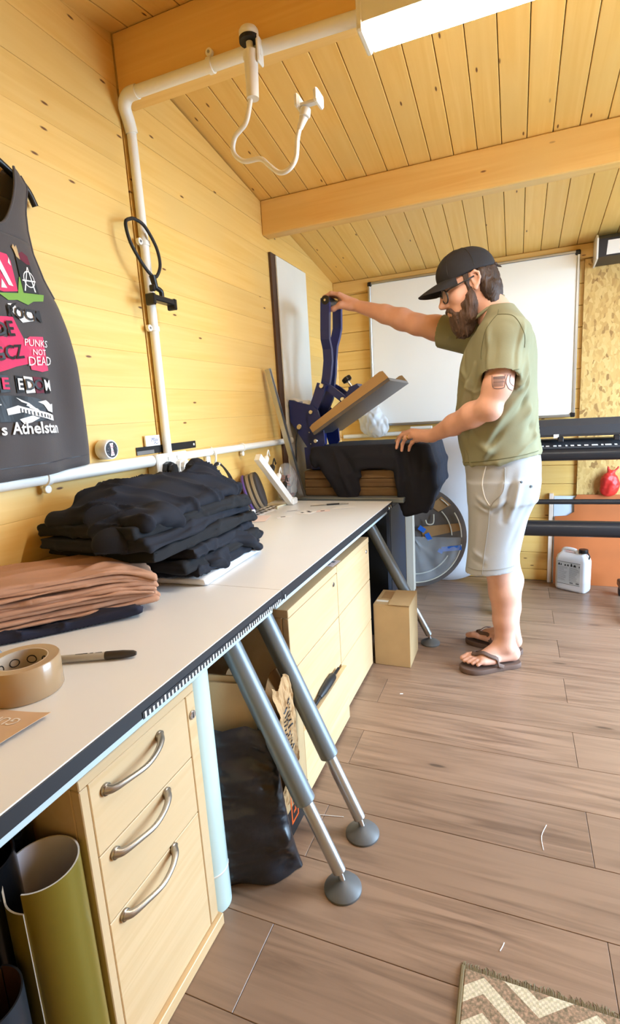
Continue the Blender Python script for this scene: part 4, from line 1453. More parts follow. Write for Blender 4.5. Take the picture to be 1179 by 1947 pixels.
bar([(0.265, 2.535, 1.692), (0.262, 2.535, 1.66), (0.255, 2.535, 1.545), (0.250, 2.545, 1.50), (0.249, 2.572, 1.455), (0.247, 2.580, 1.40), (0.236, 2.580, 1.33), (0.222, 2.580, 1.268)], 0.046, 0.026, 'handle_arm')
bar([(0.269, 2.708, 1.694), (0.266, 2.708, 1.66), (0.262, 2.708, 1.57), (0.255, 2.698, 1.53), (0.247, 2.672, 1.48), (0.242, 2.662, 1.42), (0.234, 2.662, 1.34), (0.222, 2.662, 1.268)], 0.046, 0.026, 'handle_arm')
g = MB().cyl((0.266, 2.52, 1.682), (0.269, 2.722, 1.684), 0.0225, n=20, bev=0.003).build('hand_grip', 'black_plastic', HP, smooth='auto')
MB().lathe((0.266, 2.519, 1.682), [(0.001, 0.004), (0.006, 0.003), (0.007, 0)], 12, (0, -1, 0)).build('grip_screw', 'chrome', g, smooth='auto')
bar([(0.222, 2.535, 1.285), (0.195, 2.535, 1.215), (0.152, 2.535, 1.128)], [0.05, 0.052, 0.046], 0.022, 'crank_link')
bar([(0.222, 2.70, 1.285), (0.195, 2.70, 1.215), (0.152, 2.70, 1.128)], [0.05, 0.052, 0.046], 0.022, 'crank_link')
bar([(0.213, 2.56, 1.285), (0.262, 2.56, 1.255), (0.338, 2.56, 1.192)], 0.036, 0.02, 'push_link')
bar([(0.213, 2.69, 1.285), (0.262, 2.69, 1.255), (0.338, 2.69, 1.192)], 0.036, 0.02, 'push_link')
bolt(0.222, 1.275, 2.522, 0.0135); bolt(0.322, 1.203, 2.548, 0.0125)
MB().cyl((0.222, 2.53, 1.275), (0.222, 2.71, 1.275), 0.011, n=14).build('pivot_pin', 'steel', HP, smooth='auto')
MB().cyl((0.322, 2.555, 1.203), (0.322, 2.70, 1.203), 0.01, n=14).build('pivot_pin', 'steel', HP, smooth='auto')
# upper platen, open at 30 degrees: plate, side walls, lift channel, pressure knob
sd = Vector((0.857, 0, 0.515)).normalized()
nd = Vector((-sd.z, 0, sd.x))
o0 = Vector((0.188, 2.47, 1.032))
MB().prism([(0, 0), (0.466, 0), (0.466, 0.016), (0, 0.016)], o0, sd, nd, (0, 0.46, 0)).build('upper_platen', 'platen_grey', HP)
for yy in (0.0, 0.454):
    MB().prism([(0.0, 0.0165), (0.466, 0.0165), (0.460, 0.058), (0.445, 0.064), (0.02, 0.052), (0.0, 0.046)], o0 + Vector((0, yy, 0)), sd, nd, (0, 0.006, 0)).build('platen_cover', 'platen_tan', HP)
MB().prism([(0.0, 0.0165), (0.415, 0.0165), (0.405, 0.03), (0.0, 0.03)], o0 + Vector((0, 0.0065, 0)), sd, nd, (0, 0.447, 0)).build('insulation', 'platen_grey', HP)
for yy in (0.10, 0.21):
    MB().prism([(0.01, 0.031), (0.30, 0.031), (0.315, 0.05), (0.30, 0.098), (0.255, 0.105), (0.19, 0.08), (0.03, 0.066)], o0 + Vector((0, yy, 0)), sd, nd, (0, 0.01, 0)).build('lift_channel', 'press_blue', HP)
MB().prism([(0.245, 0.06), (0.30, 0.06), (0.30, 0.105), (0.25, 0.115)], o0 + Vector((0, 0.115, 0)), sd, nd, (0, 0.09, 0)).build('adjuster_block', 'press_blue', HP)
kb = o0 + sd * 0.262 + nd * 0.112 + Vector((0, 0.15, 0))
kd = (nd * 0.95 + Vector((-0.12, 0, 0.1))).normalized()
kr_ = MB().cyl(kb, kb + kd * 0.04, 0.007, n=12).build('adjuster_rod', 'chrome', HP, smooth='auto')
mk = MB()
pr_ = []
for j in range(40):
    pr_.append(0.026 if (j // 4) % 2 == 0 else 0.0225)
ax = kd
e1 = ax.orthogonal().normalized()
e2 = ax.cross(e1)
vs, fs = [], []
for h_, k_ in ((0.036, 0.75), (0.040, 1.0), (0.056, 1.0), (0.06, 0.85)):
    for j in range(40):
        a = 2 * PI * j / 40
        vs.append(kb + ax * h_ + (e1 * math.cos(a) + e2 * math.sin(a)) * pr_[j] * k_)
for i in range(3):
    for j in range(40):
        fs.append((i * 40 + j, i * 40 + (j + 1) % 40, (i + 1) * 40 + (j + 1) % 40, (i + 1) * 40 + j))
fs += [tuple(range(40))[::-1], tuple(range(120, 160))]
mk.add(vs, fs).build('pressure_knob', 'black_plastic', HP)
MB().tube(smooth_path([(0.222, 2.50, 1.12), (0.216, 2.49, 1.106), (0.228, 2.49, 1.10), (0.238, 2.492, 1.093), (0.23, 2.496, 1.083), (0.22, 2.498, 1.088)], 4), 0.0035, 8).build('s_hook', 'chrome', HP, smooth=True)
MB().tube(smooth_path([(0.075, 2.522, 1.062), (0.076, 2.505, 1.04), (0.07, 2.50, 0.98), (0.072, 2.48, 0.88), (0.065, 2.44, 0.80), (0.05, 2.38, 0.745), (0.06, 2.345, 0.727)], 6), 0.0042, 8).build('power_cord', 'black_plastic', HP, smooth=True)
MB().grid(lambda u, v: (0.04 + 0.10 * u, 2.535 + 0.19 * v, 1.222 - 0.036 * u + 0.004 * math.sin(9 * u + 5 * v)), 12, 12, 0.002).build('paper_on_top', 'label_white', HP)

# navy shirt draped over the lower platen
mat('cloth_navy', (24, 25, 36), 0.9, var=0.1, bump=0.1, bs=500)
Fd = Field((0.12, 2.38, 0.58), (0.84, 2.96, 1.0), 0.005)
Fd.slab((0.445, 2.70, 0.958), (0.27, 0.245, 0.011), rnd=0.01)
Fd.slab((0.72, 2.70, 0.951), (0.035, 0.235, 0.012), rnd=0.01, k=0.02)
PX = [0.175, 0.20, 0.225, 0.25, 0.275, 0.30, 0.33, 0.36, 0.385, 0.40, 0.43, 0.50, 0.56, 0.595, 0.61, 0.63, 0.66, 0.69, 0.72, 0.75]
PZ = [0.90, 0.875, 0.83, 0.79, 0.74, 0.712, 0.708, 0.712, 0.74, 0.85, 0.872, 0.874, 0.872, 0.862, 0.70, 0.632, 0.64, 0.65, 0.66, 0.70]
x = 0.18
while x < 0.757:
    zb = float(np.interp(x, PX, PZ))
    dx = 0.03 if 0.2 < x < 0.4 else (0.015 if x > 0.6 else 0)
    sw = 0.006 * math.sin(x * 52) * (0.96 - zb) / 0.25
    Fd.chain([(x, 2.464, 0.953), (x + dx * 0.4, 2.450 + sw * 0.4, (0.952 + zb) / 2), (x + dx, 2.446 + sw, zb)], [0.0115, 0.011, 0.009], 0.02)
    x += 0.009
for j in range(46):
    y = 2.462 + 0.01 * j
    zb = 0.645 + 0.03 * math.sin(j * 0.35) + 0.002 * j
    Fd.chain([(0.752, y, 0.948), (0.774 + 0.006 * math.sin(j * 0.6), y - 0.006, 0.86), (0.772 + 0.010 * math.sin(j * 0.6 + 1), y - 0.008, 0.76), (0.748, y - 0.008, zb)], [0.011, 0.011, 0.011, 0.009], 0.02)
ns = Fd.build('draped_shirt', 'cloth_navy', None, loc=(0.45, 2.65, 0.95), smooth_it=1, disp=lambda V, n: 0.0012 * wav(V, (14, 14, 6), 4, 2) + folds(V, [
    ((0.30, 2.445, 0.95), (0.375, 2.43, 0.74), 0.012, 0.012), ((0.335, 2.445, 0.95), (0.405, 2.43, 0.84), 0.012, -0.008), ((0.22, 2.445, 0.94), (0.31, 2.44, 0.76), 0.012, 0.008), ((0.60, 2.445, 0.95), (0.625, 2.43, 0.84), 0.012, 0.012),
    ((0.625, 2.43, 0.86), (0.62, 2.43, 0.68), 0.012, 0.012), ((0.65, 2.44, 0.90), (0.655, 2.43, 0.68), 0.012, -0.008), ((0.66, 2.45, 0.96), (0.70, 2.43, 0.72), 0.012, 0.010), ((0.74, 2.45, 0.94), (0.73, 2.43, 0.72), 0.012, -0.008), ((0.53, 2.445, 0.96), (0.535, 2.44, 0.88), 0.008, -0.006)]))
tag(ns, 'navy shirt draped over the lower platen of the heat press', 'shirt')

# ---------------------------------------------------------------- boards and rail leaning on the left wall
tag(MB().box((0.0015, 2.468, 0.7205), (0.014, 2.88, 1.93), 0.001).build('dark_board', mat('board_brown', (84, 58, 40), 0.7)), 'dark brown board standing against the left wall behind the white panel', 'board')
tag(MB().box((0.0155, 2.513, 0.7205), (0.0235, 2.905, 1.922), 0.001).build('foam_board', mat('panel_white', (232, 228, 218), 0.4, var=0.02)), 'tall narrow white panel leaning on the left wall behind the heat press', 'panel')
ar = thing('metal_rail', 'long grey aluminium rail leaning on the left wall beside the heat press', 'rail', (0.13, 2.39, 0.72))
a_, b_ = Vector((0.030, 2.305, 1.365)), Vector((0.137, 2.388, 0.7205))
tt = (a_ - b_).normalized()
sx_ = Vector((0, 1, 0)).cross(tt).normalized()
sy_ = tt.cross(sx_)
L_ = (a_ - b_).length
MB().prism([(-0.012, -0.014), (0.012, -0.014), (0.012, -0.004), (0.004, -0.004), (0.004, 0.004), (0.012, 0.004), (0.012, 0.014), (-0.012, 0.014)], b_ + Vector((0, 0, 0.008)), sx_, sy_, tt * (L_ - 0.01)).build('profile', 'alu', ar)

# ---------------------------------------------------------------- back wall: whiteboard, pipe, panels
mat('board_gloss', (246, 242, 236), 0.2, var=0.01)
Wb = thing('whiteboard', 'large white dry-wipe board with aluminium frame on the back wall', 'whiteboard', (0.85, 3.46, 1.03))
X0, X1, Z0, Z1 = 0.243, 1.462, 1.03, 1.944
MB().box((X0 + 0.006, 3.434, Z0 + 0.006), (X1 - 0.006, 3.446, Z1 - 0.006)).build('writing_surface', 'board_gloss', Wb)
for lo, hi in (((X0, 3.428, Z1 - 0.016), (X1, 3.4685, Z1)), ((X0, 3.428, Z0), (X1, 3.4685, Z0 + 0.016)), ((X0, 3.428, Z0 + 0.0165), (X0 + 0.016, 3.4685, Z1 - 0.0165)), ((X1 - 0.016, 3.428, Z0 + 0.0165), (X1, 3.4685, Z1 - 0.0165))):
    MB().box((lo[0], lo[1], lo[2]), (hi[0], 3.4445, hi[2]), 0.003).build('frame_rail', 'alu', Wb)
for xa in (X0 - 0.002, X1 - 0.026):
    for za in (Z0 - 0.002, Z1 - 0.026):
        MB().box((xa, 3.425, za), (xa + 0.028, 3.444, za + 0.028), 0.005).build('corner_cap', 'black_plastic', Wb)
MB().box((0.50, 3.40, 1.0), (0.64, 3.427, 1.018), 0.003).build('pen_tray', 'white_plastic', Wb)
tag(MB().tube([(0.03, 3.448, 0.968), (0.95, 3.448, 0.985)], 0.014, 16).build('wall_pipe', 'conduit_white', smooth='auto'), 'white pipe running along the back wall below the whiteboard', 'pipe')
# OSB sheet
m, nt, b = _mk('osb')
tc = N(nt, 'ShaderNodeTexCoord')
mp = N(nt, 'ShaderNodeMapping')
mp.inputs['Scale'].default_value = (80, 80, 36)
mp.inputs['Rotation'].default_value = (0, 0.9, 0)
nt.links.new(tc.outputs['Object'], mp.inputs[0])
nz = N(nt, 'ShaderNodeTexNoise')
nz.inputs['Scale'].default_value = 18
nt.links.new(tc.outputs['Object'], nz.inputs[0])
wrp = mixc(nt, 0.35, (0, 0, 0), (0, 0, 0))
av = N(nt, 'ShaderNodeVectorMath', operation='ADD')
sc_ = N(nt, 'ShaderNodeVectorMath', operation='SCALE')
sc_.inputs['Scale'].default_value = 2.4
nt.links.new(nz.outputs['Color'], sc_.inputs[0])
nt.links.new(mp.outputs[0], av.inputs[0])
nt.links.new(sc_.outputs[0], av.inputs[1])
vo = N(nt, 'ShaderNodeTexVoronoi')
vo.inputs['Scale'].default_value = 1.0
nt.links.new(av.outputs[0], vo.inputs[0])
sp_ = N(nt, 'ShaderNodeSeparateColor')
nt.links.new(vo.outputs['Color'], sp_.inputs[0])
cr_ = N(nt, 'ShaderNodeValToRGB')
for pos, c in ((0.0, (150, 108, 54)), (0.12, (196, 152, 84)), (0.5, (210, 168, 98)), (0.85, (220, 182, 114)), (1.0, (188, 142, 76))):
    e = cr_.color_ramp.elements.new(pos) if pos not in (0.0, 1.0) else cr_.color_ramp.elements[0 if pos == 0 else -1]
    e.color = (*lin(c), 1)
nt.links.new(sp_.outputs[0], cr_.inputs[0])
nt.links.new(cr_.outputs[0], b.inputs['Base Color'])
b.inputs['Roughness'].default_value = 0.65
MATS['osb'] = m
tag(MB().box((1.488, 3.452, 0.56), (RX - 0.01, 3.4685, 1.895), 0.001).build('osb_sheet', 'osb'), 'rough OSB chipboard sheet on the back wall right of the whiteboard', 'board')
# black media case under the ceiling
mat('case_black', (34, 34, 40), 0.35)
Cs = thing('black_case', 'long black case with white and blue label high on the back wall', 'case', (2.0, 3.4, 1.85))
MB().prism([(3.30, 1.86), (3.44, 1.845), (3.44, 1.972), (3.33, 1.972), (3.30, 1.95)], (1.535, 0, 0), (0, 1, 0), (0, 0, 1), (0.93, 0, 0)).build('shell', 'case_black', Cs)
MB().prism([(3.295, 1.853), (3.443, 1.84), (3.443, 1.978), (3.327, 1.978), (3.295, 1.955)], (1.526, 0, 0), (0, 1, 0), (0, 0, 1), (0.008, 0, 0)).build('end_cap', 'white_plastic', Cs)
MB().prism([(1.572, 1.868), (1.80, 1.868), (1.80, 1.938), (1.578, 1.938)], (0, 3.2985, 0), (1, 0, 0), (0, 0, 1), (0, 0.001, 0)).build('label', 'print_white', Cs)
MB().prism([(1.632, 1.884), (1.80, 1.884), (1.80, 1.93), (1.66, 1.93)], (0, 3.2975, 0), (1, 0, 0), (0, 0, 1), (0, 0.0008, 0)).build('blue_print', mat('print_blue', (52, 120, 190), 0.4), Cs)
# orange sheet, white sheet, batten
mat('orange_board', (172, 94, 46), 0.5, var=0.06)
tag(MB().prism([(1.372, 0.0), (RX - 0.02, 0.0), (RX - 0.02, 0.565), (1.49, 0.565), (1.475, 0.53), (1.478, 0.46), (1.44, 0.435), (1.372, 0.43)], (0, 3.428, 0), (1, 0, 0), (0, 0, 1), (0, 0.008, 0)).build('orange_sheet', 'orange_board'), 'orange sheet standing against the back wall behind the jerrycan', 'panel')
tag(MB().box((1.366, 3.44, 0.0), (RX - 0.03, 3.450, 0.555)).build('pale_sheet', mat('pale_blue', (206, 214, 226), 0.5)), 'pale blue-white sheet behind the orange sheet on the back wall', 'panel')
tag(MB().box((1.338, 3.437, 0.0), (1.3625, 3.4685, 0.57), 0.002).build('white_batten', mat('batten_white', (226, 206, 190), 0.5)), 'thin white upright batten beside the orange sheet', 'batten')
# jerrycan
J = thing('jerrycan', 'white plastic jerrycan with black cap and printed label on the floor', 'jerrycan', (1.47, 3.33, 0))
ju = Vector((0.178, -0.098, 0)).normalized()
jv = Vector((-ju.y, ju.x, 0))
jo = Vector((1.372, 3.328, 0))
mat('can_white', (222, 222, 228), 0.38, var=0.02, sub=0.0)


def jp(a, b, z):
    return jo + ju * a + jv * b + Vector((0, 0, z))


JW, JD, JH = 0.182, 0.088, 0.225
m = MB()
secs = []
for (z, ins, wl_) in ((0.0, 0.012, 0), (0.006, 0.004, 0), (0.02, 0.0, 0), (0.19, 0.0, 0), (0.215, 0.006, 0), (0.232, 0.022, 0)):
    ring = []
    w, d, r = JW - 2 * ins, JD - 2 * ins, 0.02
    for cx, cy, a0 in ((w - r, d - r, 0), (r, d - r, PI / 2), (r, r, PI), (w - r, r, 1.5 * PI)):
        for k in range(6):
            a = a0 + PI / 2 * k / 5
            ring.append(jp(ins + cx + r * math.cos(a), ins + cy + r * math.sin(a), z))
    secs.append(ring)
n = 24
vs = [p for r in secs for p in r]
fs = [(i * n + j, i * n + (j + 1) % n, (i + 1) * n + (j + 1) % n, (i + 1) * n + j) for i in range(len(secs) - 1) for j in range(n)]
fs += [tuple(range(n))[::-1], tuple((len(secs) - 1) * n + j for j in range(n))]
m.add(vs, fs).build('body', 'can_white', J, smooth='auto')
MB().tube(smooth_path([jp(0.03, 0.044, 0.228), jp(0.035, 0.044, 0.247), jp(0.06, 0.044, 0.252), jp(0.10, 0.044, 0.248), jp(0.118, 0.044, 0.23)], 5), 0.011, 12).build('carry_handle', 'can_white', J, smooth=True)
MB().cyl(jp(0.147, 0.044, 0.228), jp(0.147, 0.044, 0.240), 0.019, n=20).build('neck', 'can_white', J, smooth='auto')
MB().lathe(jp(0.147, 0.044, 0.240), [(0.001, 0), (0.0245, 0), (0.0255, 0.002), (0.0255, 0.019), (0.023, 0.022), (0.001, 0.022)], 26).build('cap', 'black_plastic', J, smooth='auto')
MB().tube(smooth_path([jp(0.170, 0.044, 0.245), jp(0.182, 0.044, 0.225), jp(0.178, 0.044, 0.205)], 4), 0.004, 8).build('cap_strap', 'black_plastic', J, smooth=True)


def jrect(a0, a1, z0, z1, e):
    return [jp(a0, -e, z0), jp(a1, -e, z0), jp(a1, -e, z1), jp(a0, -e, z1)]


lb = MB().add(jrect(0.018, 0.150, 0.045, 0.180, 0.0008), [(0, 1, 2, 3)]).build('label', mat('can_label', (196, 200, 204), 0.5), J)
for za in (0.044, 0.1795):
    MB().add(jrect(0.018, 0.150, za, za + 0.0022, 0.0012), [(0, 1, 2, 3)]).build('label_rule', 'print_black', lb)
m = MB()
for a, w, h in ((0.022, 0.012, 0.014), (0.036, 0.008, 0.012), (0.058, 0.012, 0.010), (0.074, 0.012, 0.011), (0.094, 0.012, 0.018), (0.110, 0.018, 0.013), (0.142, 0.006, 0.010)):
    m.add([jp(a, -0.0013, 0.157), jp(a + w, -0.0013, 0.157), jp(a + w * 0.75, -0.0013, 0.157 + h), jp(a + w * 0.25, -0.0013, 0.157 + h)], [(0, 1, 2, 3)])
o = m.build('pictograms', 'print_black', lb)
o['kind'] = 'stuff'
m = MB()
rr = random.Random(2)
for c0, c1 in ((0.022, 0.078), (0.088, 0.146)):
    for k in range(13):
        z = 0.148 - 0.0068 * k
        m.add(jrect(c0, c0 + (c1 - c0) * rr.uniform(0.6, 1), z, z + 0.0018, 0.0013), [(0, 1, 2, 3)])
m.add(jrect(0.092, 0.112, 0.052, 0.060, 0.0014), [(0, 1, 2, 3)])
m.add(jrect(0.128, 0.146, 0.052, 0.062, 0.0014), [(0, 1, 2, 3)])
o = m.build('fine_print', mat('print_grey', (110, 112, 118), 0.5), lb)
o['kind'] = 'stuff'
# red carrier bag hanging on the OSB
mat('bag_red', (214, 50, 44), 0.35, var=0.15, bump=0.4, bs=25, alpha=0.85)
Fb = Field((1.56, 3.34, 0.5), (1.80, 3.46, 0.8), 0.005)
Fb.chain([(1.645, 3.415, 0.60), (1.65, 3.415, 0.66), (1.67, 3.42, 0.70)], [0.03, 0.032, 0.012], 0.02, flat=((0, 1, 0), 0.8))
Fb.ell((1.66, 3.415, 0.62), (0.05, 0.03, 0.06), 0.03)
Fb.chain([(1.655, 3.42, 0.69), (1.645, 3.43, 0.735)], [0.01, 0.004], 0.01)
Fb.chain([(1.67, 3.42, 0.69), (1.70, 3.43, 0.73)], [0.01, 0.004], 0.01)
Rb = Fb.build('carrier_bag', 'bag_red', None, loc=(1.65, 3.41, 0.6), disp=lambda V, n: 0.004 * wav(V, (40, 40, 30), 3))
tag(Rb, 'small red plastic carrier bag hanging on the OSB sheet', 'bag')

# ---------------------------------------------------------------- vinyl cutter on its stand
mat('cutter_grey', (58, 58, 62), 0.4, var=0.05)
mat('cutter_black', (30, 30, 34), 0.35, var=0.06)
Vc = thing('vinyl_cutter', 'black floor-standing vinyl cutter with rollers behind the man', 'vinyl cutter', (1.4, 3.02, 0))
VX0, VX1 = 1.0, 1.80
MB().prism([(2.99, 0.955), (3.14, 0.945), (3.16, 1.005), (3.12, 1.03), (3.02, 1.034), (2.985, 1.0)], (VX0, 0, 0), (0, 1, 0), (0, 0, 1), (VX1 - VX0, 0, 0)).build('top_cover', 'cutter_grey', Vc)
MB().prism([(2.988, 0.945), (3.13, 0.935), (3.13, 0.944), (2.99, 0.9545)], (VX0 + 0.01, 0, 0), (0, 1, 0), (0, 0, 1), (VX1 - VX0 - 0.02, 0, 0)).build('rail', 'cutter_black', Vc)
MB().prism([(2.98, 0.832), (3.17, 0.832), (3.17, 0.925), (3.06, 0.925), (2.985, 0.892)], (VX0, 0, 0), (0, 1, 0), (0, 0, 1), (VX1 - VX0, 0, 0)).build('lower_body', 'cutter_grey', Vc)
MB().cyl((VX0 + 0.02, 2.975, 0.853), (VX1 - 0.02, 2.975, 0.853), 0.032, n=22).build('front_roller', 'cutter_black', Vc, smooth='auto')
m = MB()
xx = VX0 + 0.04
rr = random.Random(8)
while xx < VX1 - 0.04:
    w = rr.uniform(0.008, 0.03)
    m.add([(xx, 2.9835 + 0.0005, 0.895), (xx + w, 2.984, 0.895), (xx + w, 2.9955, 0.9005), (xx, 2.9955, 0.9005)], [(0, 1, 2, 3)])
    xx += w + rr.uniform(0.006, 0.02)
o = m.build('scale_print', 'print_white', Vc)
o['kind'] = 'stuff'
for xa in (1.345, 1.60):
    MB().box((xa, 2.975, 0.918), (xa + 0.028, 3.0, 0.944), 0.003).build('pinch_roller', 'cutter_black', Vc)
MB().box((1.325, 2.982, 0.938), (1.35, 2.986, 0.958), 0.001).build('marker_tab', 'print_white', Vc)
MB().cyl((VX0 + 0.02, 3.0, 0.597), (VX1 - 0.02, 3.0, 0.602), 0.014, n=16).build('support_bar', 'cutter_black', Vc, smooth='auto')
MB().cyl((VX0 + 0.02, 2.985, 0.455), (VX1 - 0.02, 2.985, 0.458), 0.043, n=26).build('media_roll', 'cutter_black', Vc, smooth='auto')
for xa in (1.05, 1.70):
    MB().box((xa, 3.02, 0.06), (xa + 0.045, 3.10, 0.8315), 0.006).build('upright', 'cutter_black', Vc)
    MB().box((xa, 2.80, 0.056), (xa + 0.045, 3.30, 0.095), 0.006).build('foot_bar', 'cutter_black', Vc)
    for yy in (2.83, 3.27):
        MB().cyl((xa + 0.006, yy, 0.0275), (xa + 0.039, yy, 0.0275), 0.027, n=20, bev=0.004).build('caster', 'black_rubber', Vc, smooth='auto')
    MB().box((xa + 0.004, 2.965, 0.44), (xa + 0.04, 3.02, 0.62), 0.004).build('roll_holder', 'cutter_black', Vc)

# ---------------------------------------------------------------- behind the press: post, disc, white sheet, plastic bag
tp_ = plank('timber_post', 'white_timber', None, (0.536, 3.13, 0.40), (0.80, 0.05, 0.05), rot=(0, -PI / 2, 0), bev=0.003)
tag(tp_, 'whitewashed timber post standing behind the steel stand', 'post')
sheet = MB()


def wsheet(u, v):
    x = 0.57 + 0.36 * u
    zb = 0.002 + 0.07 * max(0, (u - 0.45) / 0.55) ** 2
    return (x, 3.335 + 0.05 * (1 - v) * 0.3 + 0.03 * u * u, zb + (0.99 - zb) * v)


tag(sheet.grid(wsheet, 20, 20, 0.003).build('white_sheet', mat('sheet_white', (226, 226, 232), 0.45, var=0.015), smooth=True), 'large white plastic sheet standing behind the round disc', 'sheet')
mat('disc_grey', (92, 86, 84), 0.3, var=0.25, vs=7, coat=0.4)
mat('wrap_clear', (210, 214, 220), 0.18, var=0.3, vs=9, alpha=0.28, bump=0.5, bs=16)
mat('tape_blue', (30, 96, 190), 0.5)
mat('cream_wire', (206, 200, 184), 0.5)
D_ = thing('wrapped_disc', 'large grey round disc wrapped in clear plastic with blue tape, behind the press', 'disc', (0.55, 3.2, 0))
dc = Vector((0.545, 3.20, 0.335))
dn = Vector((0.10, -0.985, 0.12)).normalized()
de1 = Vector((1, 0, 0)) - dn * dn.x
de1.normalize()
de2 = dn.cross(de1) * -1
de2 = -de2 if de2.z < 0 else de2
MB().lathe(dc - dn * 0.012, [(0.001, 0), (0.315, 0), (0.325, 0.006), (0.325, 0.018), (0.30, 0.024), (0.28, 0.02), (0.001, 0.02)], 64, dn).build('disc', 'disc_grey', D_, smooth='auto')


def dpt(r, a, h=0.014):
    return dc + (de1 * math.cos(a) + de2 * math.sin(a)) * r + dn * h


for r, a0, a1 in ((0.295, -1.6, -0.15), (0.292, 0.0, 0.55), (0.29, 0.75, 0.95), (0.235, 0.05, 0.75), (0.24, -1.55, -0.5)):
    MB().tube([dpt(r, a0 + (a1 - a0) * k / 24, 0.022) for k in range(25)], 0.004, 8).build('hoop', 'cream_wire', D_, smooth=True)
MB().tube(smooth_path([dpt(0.13, 0.95, 0.03), dpt(0.12, 0.75, 0.04), dpt(0.15, 0.62, 0.04), dpt(0.19, 0.85, 0.03)], 6), 0.004, 8).build('wire_loop', 'cream_wire', D_, smooth=True)
MB().add([dpt(0.30, 0.30, 0.016), dpt(0.30, 0.15, 0.016), dpt(0.06, -0.2, 0.016), dpt(0.08, 0.9, 0.016)], [(0, 1, 2, 3)]).build('brown_band', 'cardboard_dark', D_)
MB().add([dpt(0.305, 0.98, 0.016), dpt(0.305, 0.72, 0.016), dpt(0.22, 0.8, 0.016), dpt(0.22, 1.1, 0.016)], [(0, 1, 2, 3)]).build('brown_band', 'cardboard_dark', D_)
for (r0, a0, r1, a1, w) in ((0.19, -0.42, 0.30, -0.21, 0.03), (0.07, 1.05, 0.08, 0.45, 0.03), (0.085, 0.25, 0.105, -0.18, 0.03), (0.19, -0.42, 0.19, -0.55, 0.03)):
    p, q = dpt(r0, a0, 0.027), dpt(r1, a1, 0.027)
    s_ = (q - p).cross(dn).normalized() * w / 2
    MB().add([p - s_, q - s_, q + s_, p + s_, p - s_ + dn * 0.001, q - s_ + dn * 0.001, q + s_ + dn * 0.001, p + s_ + dn * 0.001], [(3, 2, 1, 0), (4, 5, 6, 7), (0, 1, 5, 4), (1, 2, 6, 5), (2, 3, 7, 6), (3, 0, 4, 7)]).build('blue_tape', 'tape_blue', D_)
MB().grid(lambda u, v: tuple(dpt(0.29 * math.sqrt(u), -1.75 + 1.75 * v, 0.032 + 0.012 * mn.noise(Vector((u * 4, v * 6, 1))))), 20, 30).build('clear_wrap', 'wrap_clear', D_, smooth=True)
mat('bag_white', (228, 228, 230), 0.3, var=0.1, bump=0.35, bs=18, alpha=0.7)
Fg = Field((0.05, 3.30, 0.88), (0.48, 3.44, 1.30), 0.005)
Fg.ell((0.25, 3.395, 1.06), (0.095, 0.028, 0.10), 0.0)
Fg.ell((0.30, 3.39, 1.02), (0.06, 0.03, 0.06), 0.03)
Fg.chain([(0.24, 3.395, 1.10), (0.22, 3.40, 1.18), (0.21, 3.415, 1.25)], [0.05, 0.03, 0.008], 0.05)
tag(Fg.build('plastic_bag', 'bag_white', None, loc=(0.25, 3.37, 0.97), disp=lambda V, n: 0.009 * wav(V, (22, 22, 18), 5, 3)), 'crumpled translucent white plastic bag hanging behind the heat press', 'bag')
# ---------------------------------------------------------------- clothes piled on the near table
mat('cloth_black', (19, 19, 23), 0.9, var=0.1, bump=0.1, bs=500)
mat('cloth_ink', (22, 24, 34), 0.9, var=0.1, bump=0.1, bs=500)
mat('cloth_brown', (178, 132, 104), 0.85, var=0.06, bump=0.1, bs=500)
mat('cloth_white', (226, 228, 232), 0.85, var=0.03, sheen=0.2)
mat('cloth_deepnavy', (26, 26, 42), 0.9, var=0.1)


def folded(name, label, cat, group, m, c, half, yaw, seed, wave=0.005, rnd=0.009, extra=None, h=0.0055, amp=0.003, split=True, lines=(), droop=0.0, crease=0.0, caxis=(1, 0.4, 0)):
    rs = np.random.RandomState(seed)
    a, b, p1, p2 = rs.uniform(9, 16), rs.uniform(9, 16), rs.uniform(0, 6), rs.uniform(0, 6)

    def fn(u, v):
        w_ = wave * (np.sin(a * u + p1 + 3 * v) * 0.6 + np.sin(b * v + p2 - 4 * u) * 0.6)
        if droop:
            q_ = np.clip((u - 0.06) / (half[0] - 0.06), 0, 1.2)
            w_ = w_ - droop * q_ * q_
        return w_
    mx = math.hypot(half[0], half[1]) + 0.05
    F_ = Field((c[0] - mx, c[1] - mx, c[2] - half[2] - 0.05), (c[0] + mx, c[1] + mx, c[2] + half[2] + 0.14), h)
    if split:       # a folded garment: two leaves meeting in a fold
        q = half[2] * 0.48
        F_.slab((c[0], c[1], c[2] - q), (half[0], half[1], q + 0.001), yaw, rnd=min(rnd, q), fn=fn)
        F_.slab((c[0] + rs.uniform(-.004, .004), c[1] + rs.uniform(-.004, .004), c[2] + q), (half[0] - rs.uniform(0, .008), half[1] - rs.uniform(0, .008), q + 0.001), yaw + rs.uniform(-.03, .03), rnd=min(rnd, q), fn=fn, k=0.004)
    else:
        F_.slab(c, half, yaw, rnd=rnd, fn=fn)
    if extra:
        extra(F_)
    F_.clip((0, 0, -1), -0.7207)
    F_.clip((-1, 0, 0), -0.004)
    o = F_.build(name, m, None, loc=(c[0], c[1], c[2] - half[2]), disp=lambda V, n: (amp * wav(V, (9, 9, 20), seed, 2) + folds(V, lines) + (crease * (creases(V, caxis, 3.5, 17, seed + 5) - 0.35) if crease else 0)) * np.clip((V[:, 2] - 0.722) * 60, 0, 1))
    return tag(o, label, cat, group)


